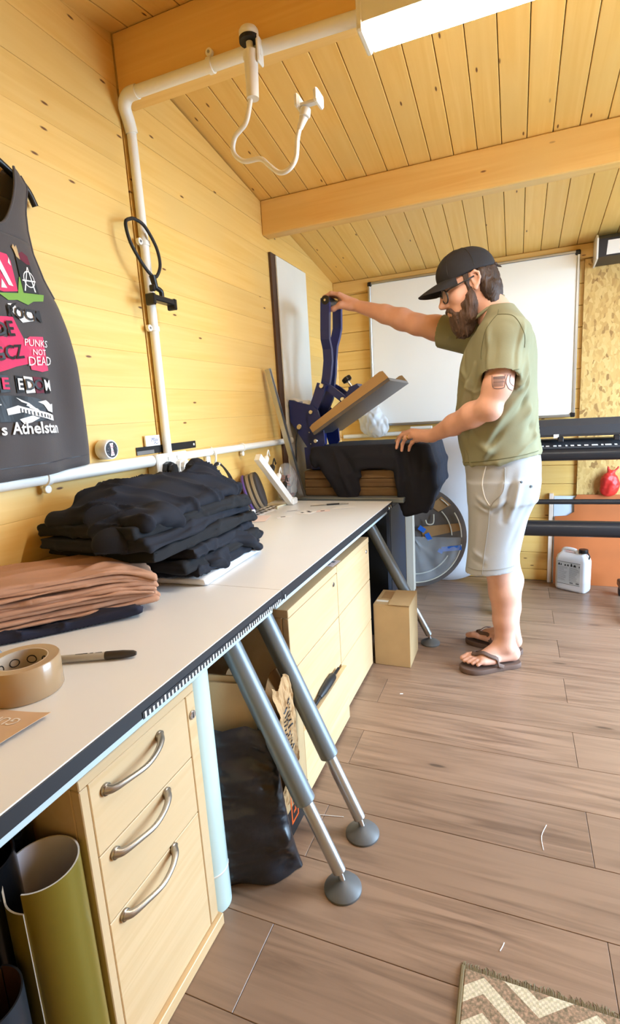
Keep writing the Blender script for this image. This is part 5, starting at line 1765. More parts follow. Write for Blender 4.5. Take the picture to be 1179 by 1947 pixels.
gB = 'black garments in the pile on the near table'
folded('folded_shirt', 'white folded shirt at the very bottom of the black clothes pile', 'shirt', gB, 'cloth_white', (0.235, 1.235, 0.7285), (0.168, 0.175, 0.0085), 0.05, 1, wave=0.002)
lay = [(0.218, 1.235, 0.178, 0.185, 0.04, 'lowest black folded shirt, lying on the white one'), (0.222, 1.225, 0.172, 0.19, -0.05, 'second black folded shirt from the bottom of the dark pile'),
       (0.212, 1.225, 0.176, 0.185, 0.08, 'third black folded shirt from the bottom of the dark pile'), (0.205, 1.18, 0.176, 0.25, -0.03, 'fourth black folded shirt from the bottom, overhanging the brown pile'),
       (0.20, 1.165, 0.170, 0.262, 0.05, 'fifth black folded shirt from the bottom of the dark pile'), (0.195, 1.165, 0.165, 0.252, -0.06, 'sixth black folded shirt, just under the crumpled top one')]
z = 0.7375
for i, (cx, cy, hx, hy, yw, lb_) in enumerate(lay):
    t = 0.0155 if i < 5 else 0.017
    folded('folded_shirt', lb_, 'shirt', gB, 'cloth_black' if i % 2 else 'cloth_ink', (cx, cy, z + t), (hx, hy, t), yw, 20 + i, wave=0.006, rnd=0.013, amp=0.004, crease=0.006, caxis=(0.8, 0.5 - 0.3 * i, 0.2))
    z += 2 * t - 0.003


def crumple(F_):
    F_.ell((0.19, 1.20, 0.930), (0.13, 0.235, 0.062), 0.03)
    F_.ell((0.15, 1.06, 0.935), (0.09, 0.11, 0.05), 0.03)
    F_.chain([(0.27, 1.34, 0.925), (0.20, 1.40, 0.955), (0.15, 1.455, 0.995)], [0.04, 0.042, 0.016], 0.05)
    F_.chain([(0.13, 1.00, 0.955), (0.215, 0.935, 0.930), (0.275, 0.893, 0.875), (0.305, 0.876, 0.812)], [0.036, 0.036, 0.036, 0.034], 0.025, flat=((0.62, -0.72, 0.42), 0.26))
    F_.chain([(0.25, 1.05, 0.925), (0.32, 1.04, 0.915), (0.35, 1.07, 0.89)], [0.024, 0.026, 0.018], 0.03)


FL = [((0.10, 1.02, 0.96), (0.33, 1.10, 0.93), 0.014, 0.010), ((0.11, 1.10, 0.975), (0.34, 1.24, 0.93), 0.016, 0.011), ((0.12, 1.20, 0.985), (0.35, 1.36, 0.92), 0.016, 0.012), ((0.12, 1.30, 0.985), (0.31, 1.43, 0.93), 0.014, 0.010),
      ((0.10, 1.06, 0.97), (0.33, 1.17, 0.93), 0.012, -0.009), ((0.11, 1.15, 0.98), (0.35, 1.30, 0.92), 0.012, -0.010), ((0.12, 1.25, 0.985), (0.33, 1.40, 0.92), 0.012, -0.010), ((0.28, 1.0, 0.92), (0.36, 1.16, 0.90), 0.010, 0.010),
      ((0.31, 1.03, 0.93), (0.36, 1.09, 0.89), 0.008, -0.012), ((0.20, 0.96, 0.935), (0.30, 0.90, 0.86), 0.012, -0.006), ((0.22, 1.38, 0.96), (0.15, 1.455, 0.985), 0.010, -0.008)]
folded('crumpled_shirt', 'crumpled black shirt tossed on top of the dark pile, one corner sticking up', 'shirt', gB, 'cloth_ink', (0.195, 1.18, 0.921), (0.155, 0.25, 0.018), 0.03, 41, wave=0.006, rnd=0.016, extra=crumple, h=0.0042, amp=0.004, split=False, lines=FL, crease=0.016, caxis=(0.75, 0.65, -0.3))


def spill(F_):
    fz = ((0.3, 0, 1), 0.6)
    F_.chain([(0.36, 1.28, 0.80), (0.395, 1.33, 0.778), (0.400, 1.37, 0.75)], [0.026, 0.026, 0.02], 0.03, flat=fz)
    F_.chain([(0.34, 1.37, 0.79), (0.375, 1.42, 0.772)], [0.026, 0.022], 0.03, flat=fz)
    F_.chain([(0.36, 1.12, 0.785), (0.385, 1.15, 0.765), (0.385, 1.19, 0.745)], [0.022, 0.022, 0.018], 0.03, flat=fz)


FL2 = [((0.36, 1.16, 0.80), (0.40, 1.22, 0.75), 0.010, 0.008), ((0.37, 1.21, 0.80), (0.40, 1.28, 0.75), 0.010, -0.008), ((0.36, 1.26, 0.80), (0.405, 1.33, 0.76), 0.010, 0.008), ((0.37, 1.33, 0.79), (0.40, 1.40, 0.76), 0.009, -0.007)]
folded('rumpled_shirt', 'rumpled black shirt spilling out of the right side of the dark pile', 'shirt', gB, 'cloth_ink', (0.30, 1.27, 0.776), (0.082, 0.13, 0.018), 0.2, 55, wave=0.005, rnd=0.014, extra=spill, h=0.0042, amp=0.004, split=False, lines=FL2, crease=0.012, caxis=(0.6, 0.8, 0.3))

yaw = math.atan2(0.235, 0.195)
cu, su = math.cos(yaw), math.sin(yaw)
folded('navy_shirt', 'dark navy shirt lying under the brown shirts', 'shirt', None, 'cloth_deepnavy', (0.186, 0.80, 0.7315), (0.178, 0.105, 0.0105), yaw - 0.06, 61, wave=0.005, amp=0.005, crease=0.008, caxis=(0.9, 0.3, 0))
z = 0.7405
BL = ('bottom brown folded shirt of the tan stack', 'second brown folded shirt from the bottom of the tan stack', 'third brown folded shirt from the bottom of the tan stack', 'fourth brown folded shirt from the bottom of the tan stack', 'fifth brown folded shirt from the bottom of the tan stack',
      'fourth brown folded shirt from the top of the tan stack', 'third brown folded shirt from the top of the tan stack', 'brown folded shirt just under the top one of the tan stack', 'topmost brown folded shirt of the tan stack, creased')
for i in range(9):
    t = 0.0052 if i < 8 else 0.0068
    dx = 0.003 * math.sin(i * 2.1)
    TL = [] if i < 8 else [((0.10, 0.74, 0.835), (0.22, 0.86, 0.835), 0.014, 0.007), ((0.24, 0.80, 0.835), (0.30, 0.93, 0.83), 0.010, 0.008), ((0.16, 0.76, 0.835), (0.30, 0.86, 0.835), 0.010, -0.005), ((0.28, 0.87, 0.83), (0.38, 0.93, 0.82), 0.009, 0.008),
                           ((0.20, 0.92, 0.835), (0.33, 0.95, 0.83), 0.012, 0.006), ((0.30, 0.84, 0.83), (0.35, 0.90, 0.82), 0.006, -0.005)]
    rng = np.random.RandomState(200 + i)
    for _k in range(7):     # creases on the near edge of each layer
        q = rng.uniform(-0.15, 0.16)
        e0 = np.array([0.196 + cu * q + su * 0.10, 0.845 + su * q - cu * 0.10, z + t])
        TL = TL + [(e0 - np.array([cu, su, 0]) * 0.03, e0 + np.array([cu, su, 0]) * 0.035 + np.array([0, 0, rng.uniform(-.004, .004)]), 0.006, rng.uniform(-0.006, 0.004))]
    folded('brown_shirt', BL[i], 'shirt', 'brown shirts stacked on the near table', 'cloth_brown', (0.196 + dx, 0.845 - dx, z + t), (0.172 + 0.005 * math.sin(i * 1.7), 0.102 + 0.005 * math.cos(i * 2.3), t), yaw + 0.03 * math.sin(i * 1.3), 70 + i,
           wave=0.003, rnd=0.0048, h=0.0036, amp=0.0015, lines=TL, droop=(z - 0.735) * 0.42, split=False, crease=0.0035 if i == 8 else 0.002, caxis=(cu, su, 0))
    z += 2 * t - 0.0006

# ---------------------------------------------------------------- small things on the near table
mat('tape_brown', (168, 138, 104), 0.25, var=0.06, vs=3, coat=0.3)
mat('tape_core', (196, 178, 158), 0.7)
TR = thing('tape_roll', 'roll of brown parcel tape lying on the near table', 'tape', (0.398, 0.545, 0.72))
MB().lathe((0.398, 0.545, 0.7205), [(0.041, 0), (0.056, 0), (0.0575, 0.002), (0.0575, 0.053), (0.056, 0.055), (0.041, 0.055), (0.041, 0)], 56).build('tape', 'tape_brown', TR, smooth='auto')
MB().lathe((0.398, 0.545, 0.7205), [(0.0385, 0), (0.0408, 0), (0.0408, 0.0548), (0.0385, 0.0548), (0.0385, 0)], 56).build('core', 'tape_core', TR, smooth='auto')
m = MB()
for k in range(9):
    for row in (0.036, 0.016):
        a0 = 2 * PI * k / 9 + (0.3 if row < 0.03 else 0)
        pts = [(0.398 + 0.0382 * math.cos(a0 + 0.2 * math.cos(b)), 0.545 + 0.0382 * math.sin(a0 + 0.2 * math.cos(b)), 0.7205 + row + 0.0065 * math.sin(b)) for b in [2 * PI * j / 14 for j in range(14)]]
        m.tube(pts, 0.0009, 5, closed=True)
o = m.build('core_print', 'print_black', TR)
o['kind'] = 'stuff'
MK = thing('marker_pen', 'grey marker pen with dark cap lying on the near table', 'marker', (0.44, 0.66, 0.72))
ma, mb_ = Vector((0.376, 0.633, 0.7282)), Vector((0.502, 0.692, 0.7282))
md = (mb_ - ma).normalized()
mat('marker_grey', (176, 172, 166), 0.4)
MB().tube([ma, ma + md * 0.003, ma + md * 0.083], [0.0055, 0.0068, 0.0072], 16).build('barrel', 'marker_grey', MK, smooth='auto')
MB().tube([ma + md * 0.083, ma + md * 0.086, ma + md * 0.115, ma + md * 0.134, ma + md * 0.139], [0.0074, 0.0078, 0.0074, 0.0056, 0.0035], 16).build('cap', mat('marker_cap', (52, 46, 42), 0.4), MK, smooth='auto')
for a0, a1 in ((0.03, 0.052), (0.056, 0.062), (0.066, 0.078)):
    MB().tube([ma + md * a0 + Vector((0, 0, 0.0067)), ma + md * a1 + Vector((0, 0, 0.0072))], 0.0008, 5).build('print', 'print_black', MK)
CD = thing('kraft_card', 'kraft paper card with white outlined lettering at the left edge of the near table', 'card', (0.44, 0.43, 0.72))
mat('card_kraft', (204, 172, 142), 0.7, var=0.06)


def cardp(u, v):
    x = 0.375 + 0.132 * u - 0.012 * (1 - v)
    y = 0.352 + 0.133 * v + 0.012 * u
    return (x, y, 0.7212 + 0.004 * u ** 3 * (1 + 0.6 * math.sin(v * 2)))


MB().grid(cardp, 14, 14, 0.0006).build('card', 'card_kraft', CD)


def card_text(body, cu_, cv, size, m):
    v, f = text_poly(body, size)
    vv = []
    for a, b in v:       # lettering faces away from the camera, as in the photograph
        p = cardp(cu_ - a / 0.132, cv - b / 0.133)
        vv.append((p[0], p[1], p[2] + 0.0007))
    MB().add(vv, f).build('lettering', m, CD)


card_text('GUIDE', 0.5, 0.80, 0.026, 'print_white')
card_text('PAP', 0.5, 0.52, 0.024, 'print_white')
mat('film_grey', (128, 134, 142), 0.22, var=0.15, bump=0.3, bs=30)


def filmf(u, v):
    x = 0.232 + 0.104 * u + 0.012 * v
    y = 0.44 + 0.15 * v - 0.02 * u
    e = max(0.0, 1 - abs(u - 0.5) * 2.0)
    z = 0.7235 + 0.062 * (0.25 + 0.75 * e) * (0.4 + 0.6 * math.sin(PI * (0.15 + 0.7 * v))) + 0.014 * mn.noise(Vector((u * 5, v * 6, 2))) + 0.007 * mn.noise(Vector((u * 12, v * 13, 7)))
    z += 0.03 * max(0, u - 0.8)
    return (x, y, max(z, 0.7225))


tag(MB().grid(filmf, 34, 34, 0.001).build('plastic_mailer', 'film_grey', smooth=False), 'crumpled grey plastic mailer behind the brown tape roll', 'mailer')

# ---------------------------------------------------------------- far table: sticker sheets, scraps, knife, spool
mat('paper_white', (236, 232, 230), 0.5, var=0.02)
mat('paper_pink', (232, 208, 202), 0.5, var=0.02)


def paper(name, label, cat, quad, z, m, group=None, marks=None, mm='print_black'):
    t = thing(name, label, cat, (sum(p[0] for p in quad) / 4, sum(p[1] for p in quad) / 4, 0.72), group)
    MB().prism([(p[0], p[1]) for p in quad], (0, 0, z), (1, 0, 0), (0, 1, 0), (0, 0, 0.0005)).build('sheet', m, t)
    if marks:
        b = MB()
        for (u, v, w, h_) in marks:
            Q = []
            for (uu, vv) in ((u, v), (u + w, v), (u + w, v + h_), (u, v + h_)):
                a = Vector(quad[0]).lerp(Vector(quad[1]), uu)
                c = Vector(quad[3]).lerp(Vector(quad[2]), uu)
                p = a.lerp(c, vv)
                Q.append((p[0], p[1], z + 0.0008))
            b.add(Q, [(0, 1, 2, 3)])
        o = b.build('printing', mm, t)
        o['kind'] = 'stuff'
    return t


rr = random.Random(4)
rows = [(0.06 + 0.13 * k, 0.08 + 0.3 * j, 0.09, 0.18) for k in range(7) for j in range(3)]
paper('sticker_sheet', 'white sheet of black printed stickers on the far table by the wall', 'stickers', [(0.016, 1.905), (0.118, 1.89), (0.128, 2.18), (0.02, 2.2)], 0.7205, 'paper_white', None, [(v_, u_, h_, w_) for u_, v_, w_, h_ in rows])
paper('sticker_sheet', 'pale pink-white backing sheet beside the printed stickers on the far table', 'stickers', [(0.10, 1.80), (0.20, 1.83), (0.17, 1.95), (0.07, 1.93)], 0.7214, 'paper_pink', None)
sc = [([(0.205, 1.915), (0.225, 1.895), (0.275, 1.935), (0.262, 1.955)], 'small white scrap with black print nearest on the far table', [(0.1, 0.3, 0.5, 0.3)]),
      ([(0.262, 2.0), (0.33, 1.985), (0.345, 2.06), (0.275, 2.075)], 'white label scrap with black marks in the middle of the far table', [(0.2, 0.2, 0.2, 0.2), (0.5, 0.5, 0.25, 0.25), (0.3, 0.7, 0.2, 0.15)]),
      ([(0.345, 2.03), (0.40, 2.06), (0.385, 2.10), (0.335, 2.075)], 'pinkish label scrap beside the white ones on the far table', [(0.3, 0.3, 0.3, 0.3)]),
      ([(0.20, 2.03), (0.255, 2.07), (0.25, 2.085), (0.195, 2.045)], 'narrow paper strip lying beyond the printed scraps', [(0.1, 0.2, 0.7, 0.4)]),
      ([(0.395, 2.10), (0.49, 2.15), (0.482, 2.165), (0.39, 2.118)], 'long thin white paper strip near the far table edge', None)]
for i, (qd, lb_, mk_) in enumerate(sc):
    paper('paper_scrap', lb_, 'paper', qd, 0.7205 + 0.0003 * i, 'paper_pink' if i == 2 else 'paper_white', 'paper scraps on the far table', mk_)
KN = thing('craft_knife', 'thin dark craft knife lying at the end of the far table', 'knife', (0.34, 2.21, 0.72))
MB().tube([(0.265, 2.17, 0.7225), (0.33, 2.195, 0.7235), (0.40, 2.222, 0.7245), (0.43, 2.233, 0.724)], [0.0018, 0.0026, 0.0036, 0.003], 10).build('handle', 'steel', KN, smooth='auto')
MB().tube([(0.335, 2.197, 0.724), (0.39, 2.218, 0.7248)], [0.0039, 0.0042], 10).build('grip', 'black_rubber', KN, smooth='auto')
paper('note_paper', 'pink and white packet lying on the maple cabinet under the table', 'packet', [(0.48, 1.66), (0.545, 1.65), (0.55, 1.73), (0.49, 1.74)], 0.6025, 'paper_pink', None, [(0.1, 0.15, 0.6, 0.3), (0.3, 0.55, 0.5, 0.25)], 'print_grey')

mat('spool_dark', (58, 54, 54), 0.45, var=0.15)
mat('spool_purple', (86, 60, 128), 0.5)
mat('copper', (176, 96, 60), 0.4, metal=0.6, var=0.2)
SP = thing('tape_spool', 'dark reel with purple rim leaning on the left wall at the far table', 'reel', (0.07, 2.0, 0.72))
sa = Vector((0.9, 0.35, 0.28)).normalized()
sc0 = Vector((0.062, 2.01, 0.816))
MB().lathe(sc0 - sa * 0.03, [(0.03, 0), (0.083, 0), (0.085, 0.004), (0.085, 0.008), (0.08, 0.012)], 40, sa).build('rim', 'spool_purple', SP, smooth='auto')
MB().lathe(sc0 - sa * 0.018, [(0.03, 0), (0.08, 0), (0.08, 0.052), (0.076, 0.055), (0.03, 0.055)], 40, sa).build('winding', 'spool_dark', SP, smooth='auto')
for i, h_ in enumerate((0.008, 0.03)):
    MB().lathe(sc0 - sa * 0.018, [(0.0802, h_), (0.082, h_ + 0.001), (0.082, h_ + 0.012), (0.0802, h_ + 0.013)], 40, sa).build('band', 'cardboard_grey', SP, smooth='auto')
PS = thing('power_strip', 'white power strip leaning diagonally in front of the dark reel', 'power strip', (0.14, 2.2, 0.72))
pa, pb = Vector((0.118, 1.965, 0.972)), Vector((0.150, 2.205, 0.735))
pd = (pb - pa).normalized()
pu = Vector((1, 0, 0)) - pd * pd.x
pu.normalize()
pw = pd.cross(pu)
MB().prism([(-0.013, -0.016), (0.013, -0.016), (0.013, 0.016), (-0.013, 0.016)], pa, pu, pw, pd * (pb - pa).length).build('strip_body', 'white_plastic', PS)
MB().box((0.132, 2.19, 0.7205), (0.172, 2.245, 0.752), 0.006).build('end_block', 'white_plastic', PS)
for k, (s_, m_) in enumerate(((0.06, 'white_plastic'), (0.12, 'black_plastic'), (0.185, 'white_plastic'), (0.25, 'black_plastic'))):
    p = pa + pd * s_
    q = p - pw * 0.018 if (-pw).y > 0 else p + pw * 0.018
    dirv = (q - p).normalized()
    MB().tube([p + dirv * 0.0162, p + dirv * 0.042, p + dirv * 0.05], [0.014, 0.013, 0.008], 14).build('plug', m_, PS, smooth='auto')
    MB().tube(smooth_path([p + dirv * 0.048, p + dirv * 0.075 + Vector((0, 0, 0.01)), p + dirv * 0.09 + Vector((-0.01, 0.02, -0.03))], 4), 0.003, 8).build('cord', m_, PS, smooth=True)
MB().tube(smooth_path([(0.15, 2.235, 0.73), (0.13, 2.2, 0.724), (0.115, 2.13, 0.7245), (0.135, 2.09, 0.7245)], 6), 0.004, 8).build('lead', mat('cream_cable', (222, 212, 180), 0.5), PS, smooth=True)
CB = thing('parts_bag', 'clear plastic bag of copper-coloured parts beside the power strip', 'bag', (0.085, 2.29, 0.72))
Fq = Field((0.015, 2.225, 0.715), (0.17, 2.40, 0.95), 0.005)
Fq.ell((0.09, 2.305, 0.79), (0.05, 0.062, 0.075), 0.0)
Fq.ell((0.09, 2.315, 0.86), (0.035, 0.045, 0.05), 0.04)
Fq.clip((0, 0, -1), -0.7205)
Fq.build('bag_film', 'wrap_clear', CB, disp=lambda V, n: 0.006 * wav(V, (22, 22, 22), 9) * np.clip((V[:, 2] - 0.722) * 60, 0, 1))
rr = random.Random(6)
for k in range(7):
    c = Vector((0.085 + rr.uniform(-0.02, 0.02), 2.30 + rr.uniform(-0.03, 0.03), 0.75 + 0.016 * k))
    MB().tube([c + Vector((0.018 * math.cos(a), 0.022 * math.sin(a), 0.004 * math.sin(2 * a + k))) for a in [2 * PI * j / 16 for j in range(16)]], 0.005, 8, closed=True).build('copper_ring', 'copper', CB, smooth=True)

# ---------------------------------------------------------------- rug and bits on the floor
m, nt, b = _mk('rug_weave')
tc = N(nt, 'ShaderNodeTexCoord')
sp_ = N(nt, 'ShaderNodeSeparateXYZ')
nt.links.new(tc.outputs['Object'], sp_.inputs[0])


def MA(op, a, b_=None):
    n = N(nt, 'ShaderNodeMath', operation=op)
    for i, v in enumerate((a, b_)):
        if v is None:
            continue
        if isinstance(v, (int, float)):
            n.inputs[i].default_value = v
        else:
            nt.links.new(v, n.inputs[i])
    return n.outputs[0]


cellx = MA('PINGPONG', sp_.outputs[0], 0.10)
leaf = MA('ADD', MA('MULTIPLY', cellx, 1.0), MA('MULTIPLY', sp_.outputs[1], 1.35))
st_ = MA('GREATER_THAN', MA('MODULO', MA('ADD', leaf, 3.0), 0.088), 0.046)
n1 = N(nt, 'ShaderNodeTexNoise')
n1.inputs['Scale'].default_value = 160
nt.links.new(tc.outputs['Object'], n1.inputs[0])
n2 = N(nt, 'ShaderNodeTexNoise')
n2.inputs['Scale'].default_value = 30
nt.links.new(tc.outputs['Object'], n2.inputs[0])
dk = ramp(nt, n1.outputs[0], 0.35, 0.65, lin((116, 100, 74)), lin((176, 140, 112)))
lt = ramp(nt, n1.outputs[0], 0.35, 0.65, lin((196, 182, 148)), lin((222, 204, 176)))
c = mixc(nt, st_, dk, lt)
chk = N(nt, 'ShaderNodeTexChecker')
chk.inputs['Scale'].default_value = 190
nt.links.new(tc.outputs['Object'], chk.inputs[0])
c = mixc(nt, MA('MULTIPLY', chk.outputs['Fac'], 0.28), c, lin((90, 78, 60)))
nt.links.new(c, b.inputs['Base Color'])
b.inputs['Roughness'].default_value = 0.95
bp = N(nt, 'ShaderNodeBump')
bp.inputs['Distance'].default_value = 0.002
nt.links.new(chk.outputs['Fac'], bp.inputs['Height'])
nt.links.new(bp.outputs[0], b.inputs['Normal'])
MATS['rug_weave'] = m
mat('rug_edge', (116, 100, 70), 0.95)
RG = thing('rug', 'beige and brown woven rug with a frayed edge in the foreground', 'rug', (1.5, 0.5, 0))
MB().box((1.062, 0.05, 0.0005), (1.95, 0.893, 0.007), 0.002).build('weave', 'rug_weave', RG)
MB().box((1.054, 0.05, 0.0005), (1.062, 0.898, 0.0085), 0.002).build('binding', 'rug_edge', RG)
m = MB()
rr = random.Random(9)
for k in range(420):
    x = 1.058 + 0.89 * k / 420
    l = rr.uniform(0.006, 0.018)
    m.tube([(x, 0.889, 0.004), (x + rr.uniform(-.002, .002), 0.894 + l * 0.6, 0.0042), (x + rr.uniform(-.005, .005), 0.894 + l, 0.0012)], [0.0013, 0.0011, 0.0006], 4)
o = m.build('fringe', 'rug_edge', RG)
o['kind'] = 'stuff'
tag(MB().tube(smooth_path([(1.128, 0.955, 0.0012), (1.133, 0.966, 0.002), (1.136, 0.976, 0.0012)], 3), 0.0010, 6).build('thread', 'paper_white'), 'short white thread on the floor just above the rug', 'thread')
tag(MB().tube(smooth_path([(1.225, 1.255, 0.001), (1.222, 1.30, 0.0014), (1.236, 1.345, 0.001)], 4), 0.0009, 6).build('thread', 'paper_white'), 'long curved white thread on the middle of the floor', 'thread')
tag(MB().prism([(0, 0), (0.012, 0.004), (0.011, 0.009), (0, 0.006)], (0.72, 1.89, 0.0004), (1, 0, 0), (0, 1, 0), (0, 0, 0.0008)).build('paper_speck', 'paper_white'), 'tiny white paper fleck on the floor by the maple cabinets', 'fleck')
tag(MB().tube([(0.625, 1.19, 0.0012), (0.70, 1.205, 0.0012)], 0.001, 6).build('thread', 'paper_white'), 'white thread lying behind the far table foot', 'thread')
# ---------------------------------------------------------------- the man at the press
from mathutils.bvhtree import BVHTree


def capped(F_, a, b, ra, rb, k=0.0, sub=False):
    """cone frustum with flat ends"""
    a, b = np.array(a, float), np.array(b, float)
    m = max(ra, rb) + k + 0.02
    sl, X, Y, Z = F_.loc(np.minimum(a, b) - m, np.maximum(a, b) + m)
    ba = b - a
    L = math.sqrt(ba @ ba)
    d_ = ba / L
    x, y, z = X - a[0], Y - a[1], Z - a[2]
    s = x * d_[0] + y * d_[1] + z * d_[2]
    rx, ry, rz = x - s * d_[0], y - s * d_[1], z - s * d_[2]
    t = np.clip(s / L, 0, 1)
    d = np.maximum(np.sqrt(rx * rx + ry * ry + rz * rz) - (ra + (rb - ra) * t), np.maximum(-s, s - L))
    F_.op(d, sl, k, sub)


mskin = mat('skin', (214, 161, 138), 0.5, var=0.07, vs=14, bump=0.06, bs=220)
mat('shirt_green', (134, 130, 102), 0.9, var=0.05, bump=0.15, bs=500)
mat('shorts_grey', (166, 166, 168), 0.88, var=0.04, bump=0.12, bs=400)
mat('cap_black', (38, 35, 37), 0.88, var=0.06, bump=0.1, bs=400)
mat('hair_brown', (62, 44, 34), 0.55, var=0.35, vs=10, bump=0.8, bs=60, stretch=(5, 5, 0.8))
mat('beard_brown', (84, 60, 46), 0.65, var=0.4, vs=14, bump=0.9, bs=70, stretch=(4, 4, 0.9))
mat('flip_brown', (98, 74, 62), 0.75, var=0.1)
mat('glass_frame', (40, 34, 32), 0.3)
mat('lens', (226, 226, 222), 0.08, var=0.0, alpha=0.22)
mat('eye_white', (232, 226, 220), 0.2)
mat('iris', (60, 44, 34), 0.2)
mat('gold_ring', (220, 180, 110), 0.25, metal=1.0)
mat('tattoo_ink', (150, 116, 106), 0.5, alpha=0.75)
mat('tattoo_dark', (104, 84, 82), 0.5, alpha=0.8)
mat('seam_green', (98, 96, 68), 0.9)
mat('seam_grey', (150, 146, 138), 0.9)
mat('nail', (232, 184, 160), 0.3)

PR = thing('person', 'bearded man in black cap, green t-shirt, pale shorts and flip-flops working the heat press', 'person', (1.07, 2.31, 0))
V3 = lambda *a: Vector(a)
ps, th_ = math.radians(17), math.radians(17)
f0 = V3(-math.cos(ps), -math.sin(ps), 0)
HF = f0 * math.cos(th_) - V3(0, 0, math.sin(th_))
HU = f0 * math.sin(th_) + V3(0, 0, math.cos(th_))
HL = V3(math.sin(ps), -math.cos(ps), 0)
HO = V3(0.957, 2.291, 1.605)
HR = [list(HF), list(HL), list(HU)]


def hp(f, l, u):
    return tuple(HO + HF * f + HL * l + HU * u)


B_ = Field((0.20, 1.99, 0.015), (1.28, 2.74, 1.76), 0.0036)
# head
B_.ell(hp(-0.008, 0, 0.035), (0.100, 0.078, 0.098), 0, R=HR)
B_.ell(hp(0.030, 0, -0.035), (0.070, 0.064, 0.085), 0.04, R=HR)
B_.ell(hp(0.055, 0, -0.085), (0.042, 0.046, 0.036), 0.03, R=HR)
for s in (-1, 1):
    B_.ell(hp(0.062, 0.040 * s, -0.030), (0.028, 0.026, 0.024), 0.02, R=HR)          # cheekbones
    B_.cone(hp(0.088, 0.012 * s, 0.026), hp(0.076, 0.052 * s, 0.024), 0.011, 0.008, 0.016)  # brow
    B_.ell(hp(0.104, 0.032 * s, 0.004), (0.017, 0.019, 0.013), 0.010, R=HR, sub=True)   # eye sockets
    B_.ell(hp(0.0835, 0.031 * s, 0.003), (0.0145, 0.0145, 0.0125), 0.003, R=HR)
    B_.ell(hp(0.100, 0.0125 * s, -0.042), (0.012, 0.009, 0.009), 0.008, R=HR)            # nostril wings
    # ear
    e = lambda f, l, u: hp(f, (0.079 + l) * s, u)
    pts = [e(-0.004, 0.0, -0.026), e(-0.016, 0.006, -0.015), e(-0.026, 0.012, 0.004), e(-0.025, 0.014, 0.022), e(-0.013, 0.012, 0.033), e(0.000, 0.006, 0.029), e(0.006, 0.0, 0.014)]
    B_.chain(pts, [0.0075, 0.006, 0.005, 0.005, 0.005, 0.005, 0.0045], 0.004)
    B_.ell(e(-0.010, 0.002, 0.004), (0.016, 0.006, 0.026), 0.004, R=HR)
    B_.ell(e(-0.007, 0.009, 0.006), (0.008, 0.006, 0.013), 0.004, R=HR, sub=True)
    B_.ell(e(-0.004, 0.003, -0.025), (0.008, 0.006, 0.010), 0.006, R=HR)
B_.chain([hp(0.092, 0, 0.018), hp(0.108, 0, -0.012), hp(0.120, 0, -0.036)], [0.009, 0.0095, 0.0125], 0.012)
B_.cone(hp(0.120, 0, -0.037), hp(0.104, 0, -0.045), 0.012, 0.008, 0.008)
B_.cone(hp(0.098, -0.018, -0.071), hp(0.098, 0.018, -0.071), 0.0075, 0.0075, 0.010)     # lips
B_.cone(hp(0.094, -0.016, -0.082), hp(0.094, 0.016, -0.082), 0.008, 0.008, 0.010)
B_.cone(hp(0.109, -0.02, -0.0765), hp(0.109, 0.02, -0.0765), 0.0028, 0.0028, 0.003, sub=True)
# neck, trunk
B_.chain([hp(-0.035, 0, -0.04), (1.055, 2.300, 1.49), (1.085, 2.305, 1.42)], [0.058, 0.060, 0.075], 0.03)
B_.loft([(0.80, 1.092, 2.31, 0.115, 0.155), (0.95, 1.085, 2.305, 0.135, 0.155), (1.10, 1.07, 2.30, 0.135, 0.165), (1.28, 1.072, 2.30, 0.125, 0.175), (1.38, 1.085, 2.30, 0.09, 0.15), (1.43, 1.09, 2.30, 0.05, 0.09)], 0.03)
# left arm (towards the camera), hand resting on the draped shirt
B_.chain([(1.100, 2.165, 1.385), (1.096, 2.112, 1.29), (1.078, 2.090, 1.20), (1.046, 2.086, 1.122)], [0.050, 0.050, 0.049, 0.043], 0.03)
B_.chain([(1.046, 2.086, 1.122), (0.985, 2.130, 1.098), (0.905, 2.215, 1.060), (0.803, 2.31, 1.014)], [0.043, 0.048, 0.042, 0.0275], 0.02)
B_.cone((1.066, 2.082, 1.108), (1.06, 2.085, 1.10), 0.022, 0.02, 0.03)
wr = V3(0.803, 2.31, 1.014)
MC = [V3(0.697, 2.402, 1.035), V3(0.700, 2.382, 1.029), V3(0.712, 2.364, 1.016), V3(0.734, 2.350, 1.000)]
for i, mc in enumerate(MC):
    B_.cone(wr, mc, 0.020, 0.0125, 0.016)
B_.cone(V3(0.775, 2.335, 1.008), V3(0.725, 2.375, 1.012), 0.020, 0.014, 0.02)
FG = [[MC[0], V3(0.650, 2.445, 1.024), V3(0.622, 2.472, 1.004), V3(0.603, 2.492, 0.984)],
      [MC[1], V3(0.648, 2.418, 1.016), V3(0.625, 2.432, 0.988), V3(0.618, 2.428, 0.956)],
      [MC[2], V3(0.668, 2.398, 1.002), V3(0.649, 2.417, 0.974), V3(0.645, 2.416, 0.944)],
      [MC[3], V3(0.702, 2.383, 0.984), V3(0.686, 2.402, 0.964), V3(0.680, 2.408, 0.944)]]
for P in FG:
    rr_ = [0.0108, 0.0094, 0.0084, 0.0070] if P is not FG[3] else [0.0095, 0.0082, 0.0074, 0.0062]
    B_.chain(P, rr_, 0.004)
    B_.ell(P[1], (0.0105, 0.0105, 0.0105), 0.006)
B_.chain([V3(0.782, 2.345, 1.004), V3(0.742, 2.400, 0.998), V3(0.712, 2.438, 0.990), V3(0.690, 2.462, 0.984)], [0.018, 0.0145, 0.0108, 0.0085], 0.012)   # thumb
